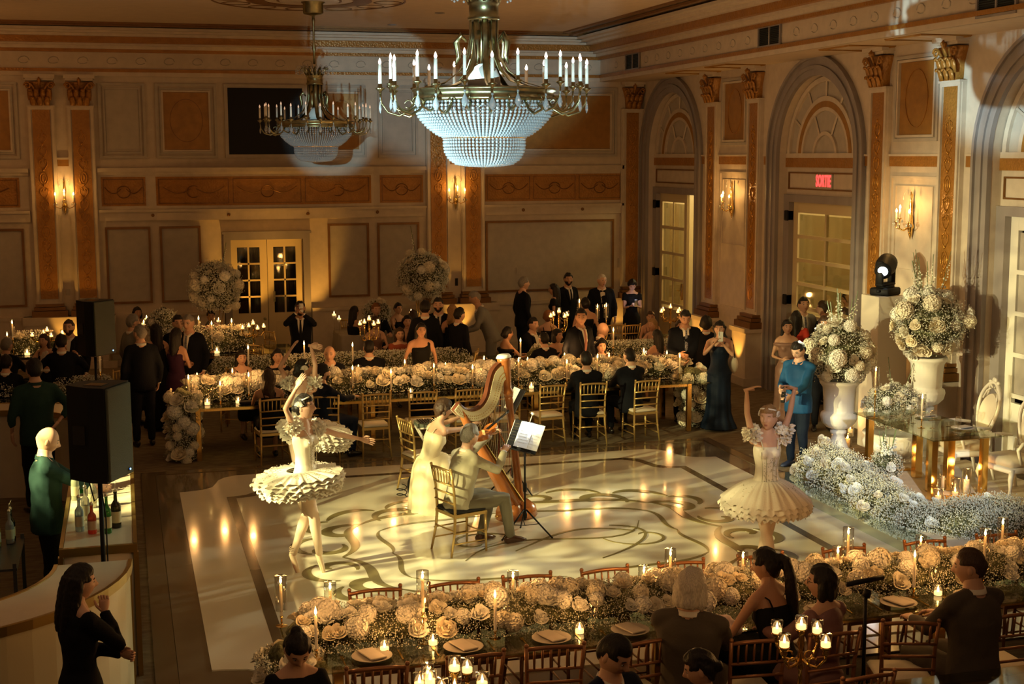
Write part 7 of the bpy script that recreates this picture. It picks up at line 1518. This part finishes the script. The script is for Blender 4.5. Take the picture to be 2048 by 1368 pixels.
# ornate white chairs
def ornate(label,x,y,rz):
    t=thing('ornate_armchair',label,'chair',(x,y,SZ+.001),rz)
    MB().box(-.26,-.24,.36,.26,.24,.48,bev=.04).build('seat_cushion',pm('cream_striped_silk',(.68,.58,.42),.5,bump=.0) ,t,True); MB().box(-.28,-.26,.31,.28,.26,.38,bev=.02).build('seat_rail',WHP,t,True)
    for a in(-1,1): 
        MB().tube([(a*.25,.22,.36),(a*.27,.26,.25),(a*.24,.23,.12),(a*.26,.27,.0)],[.035,.03,.018,.022],8).build('leg',WHP,t,True); MB().tube([(a*.22,-.24,.36),(a*.23,-.28,.2),(a*.24,-.33,.0)],[.03,.022,.02],8).build('leg',WHP,t,True)
        MB().tube([(a*.24,-.24,.66),(a*.29,-.05,.68),(a*.30,.12,.67),(a*.28,.17,.60),(a*.27,.10,.42)],[.018,.022,.024,.022,.02],8).build('arm',WHP,t,True)
    yb=lambda z:-.25-.22*(z-.45)
    bk_=[(cos(a)*(.235+.02*sin(3*a)),.86+sin(a)*(.34 if sin(a)>0 else .30)) for a in [i*2*PI/36 for i in range(36)]]
    MB().tube([(x_,yb(z_),z_) for x_,z_ in bk_],[(.022,.026)]*36,8,closed=True).build('back_frame',WHP,t,True)
    o=MB(); o.add([(x_*.78,yb(z_)+.0+dy,.86+(z_-.86)*.72-.05) for dy in(.02,-.03) for x_,z_ in bk_],[tuple(range(36)),tuple(range(71,35,-1))]+[(i,(i+1)%36,(i+1)%36+36,i+36) for i in range(36)]); o.build('back_upholstery',CUSH,t)
    m=MB()
    for a in(-1,1): m.tube([(a*(.02+.05*i+.0),yb(1.17)+.0,1.10+.04*sin(i*1.6)+(.03 if i<2 else -.02*i)) for i in range(5)],[.014]*5,6); m.tube([(a*.17,yb(.95),.98),(a*.13,yb(1.1),1.08),(a*.05,yb(1.13),1.12)],.012,6)
    m.ball((0,yb(1.22),1.23),(.06,.02,.035),8,6).ball((-.09,yb(1.2),1.2),(.04,.02,.025),8,6).ball((.09,yb(1.2),1.2),(.04,.02,.025),8,6); m.tube([(a*.2,yb(.55),.52) for a in(-1,0,1)],.02,6); m.build('carved_crest',WHP,t,True)
    for a in(-1,1): MB().tube([(a*.20,yb(.56),.62),(a*.22,-.25,.40)],.02,8).build('back_post',WHP,t,True)
ornate('white carved armchair left of the two at the couple table',10.15,15.05,PI/2-.1); ornate('white carved armchair right of the two at the right edge',10.2,14.1,PI/2+.15)
# place settings on the near table
for i,x in enumerate((1.55,2.2,2.85,3.45,5.0,5.65,6.3)): setting(x,9.12,.763,0,'at the near table, %s from the left'%ORD[i],'place settings on the near table')
for i,x in enumerate((1.9,2.55,3.2,4.7,5.35,6.05)): wineglass(x,9.22+.06*(i%2),.763,'wine glass on the near table, %s from the left'%ORD[i],'wine glasses on the near table')
for i,x in enumerate((1.1,1.7,2.4,3.1,3.8,4.4,5.0,5.6,6.2,6.9,7.6,8.2)): wineglass(x,19.5+.05*(i%3),.762,'wine glass before the far runner, %s from the left'%ORD[i],'wine glasses before the far runner',1)
for i,x in enumerate((1.5,2.1,2.75,3.4,5.3,5.95)): wineglass(x,19.38,.762,'water glass at the edge of the far table, %s from the left'%ORD[i],'water glasses at the far table edge')
p=P(1765,1195,1.05); gb=thing('phone_gimbal','black phone gimbal on a slim tripod leaning over the near table','gimbal',(p.x,8.75,0)); MB().tube([(0,0,.3),(0,0,.98)],.014,8).build('pole',BLACK,gb,True)
for k in range(3): a=k*2.1; MB().tube([(0,0,.4),(.16*cos(a),.16*sin(a),.02)],.01,6).build('leg',BLACK,gb,True)
MB().tube([(0,0,.98),(.02,0,1.04)],.03,8).tube([(-.16,0,1.09),(.14,0,1.12)],.02,8).build('gimbal_head',BLACK,gb,True)
sc_=thing('scarf','crumpled pale pink wrap over the chair arm at the near table','wrap',(4.05,9.0,.80)); me=remesh(MB().ball((0,0,0),(.16,.10,.07),12,8).ball((.1,-.03,-.03),(.12,.09,.06),12,8).mesh(),.012,1)
displace(me,.025,16)
link('wrap',me,pm('pale_pink_wrap',(.50,.40,.40),.8),sc_)
p=P(450,810,.77); cp=thing('clutch_bag','black clutch bag lying on the left end of the far table','bag',(1.65,19.42,.762)); MB().box(-.16,-.06,0,.16,.06,.045,bev=.01).build('clutch',BLACK,cp)
# real light of the candle clusters
for i,(c,e) in enumerate(LP):
    if e>0: light('candle_light','POINT',(c.x,c.y-.03,c.z+.10),e*5.5,CAND,shadow_soft_size=.04)
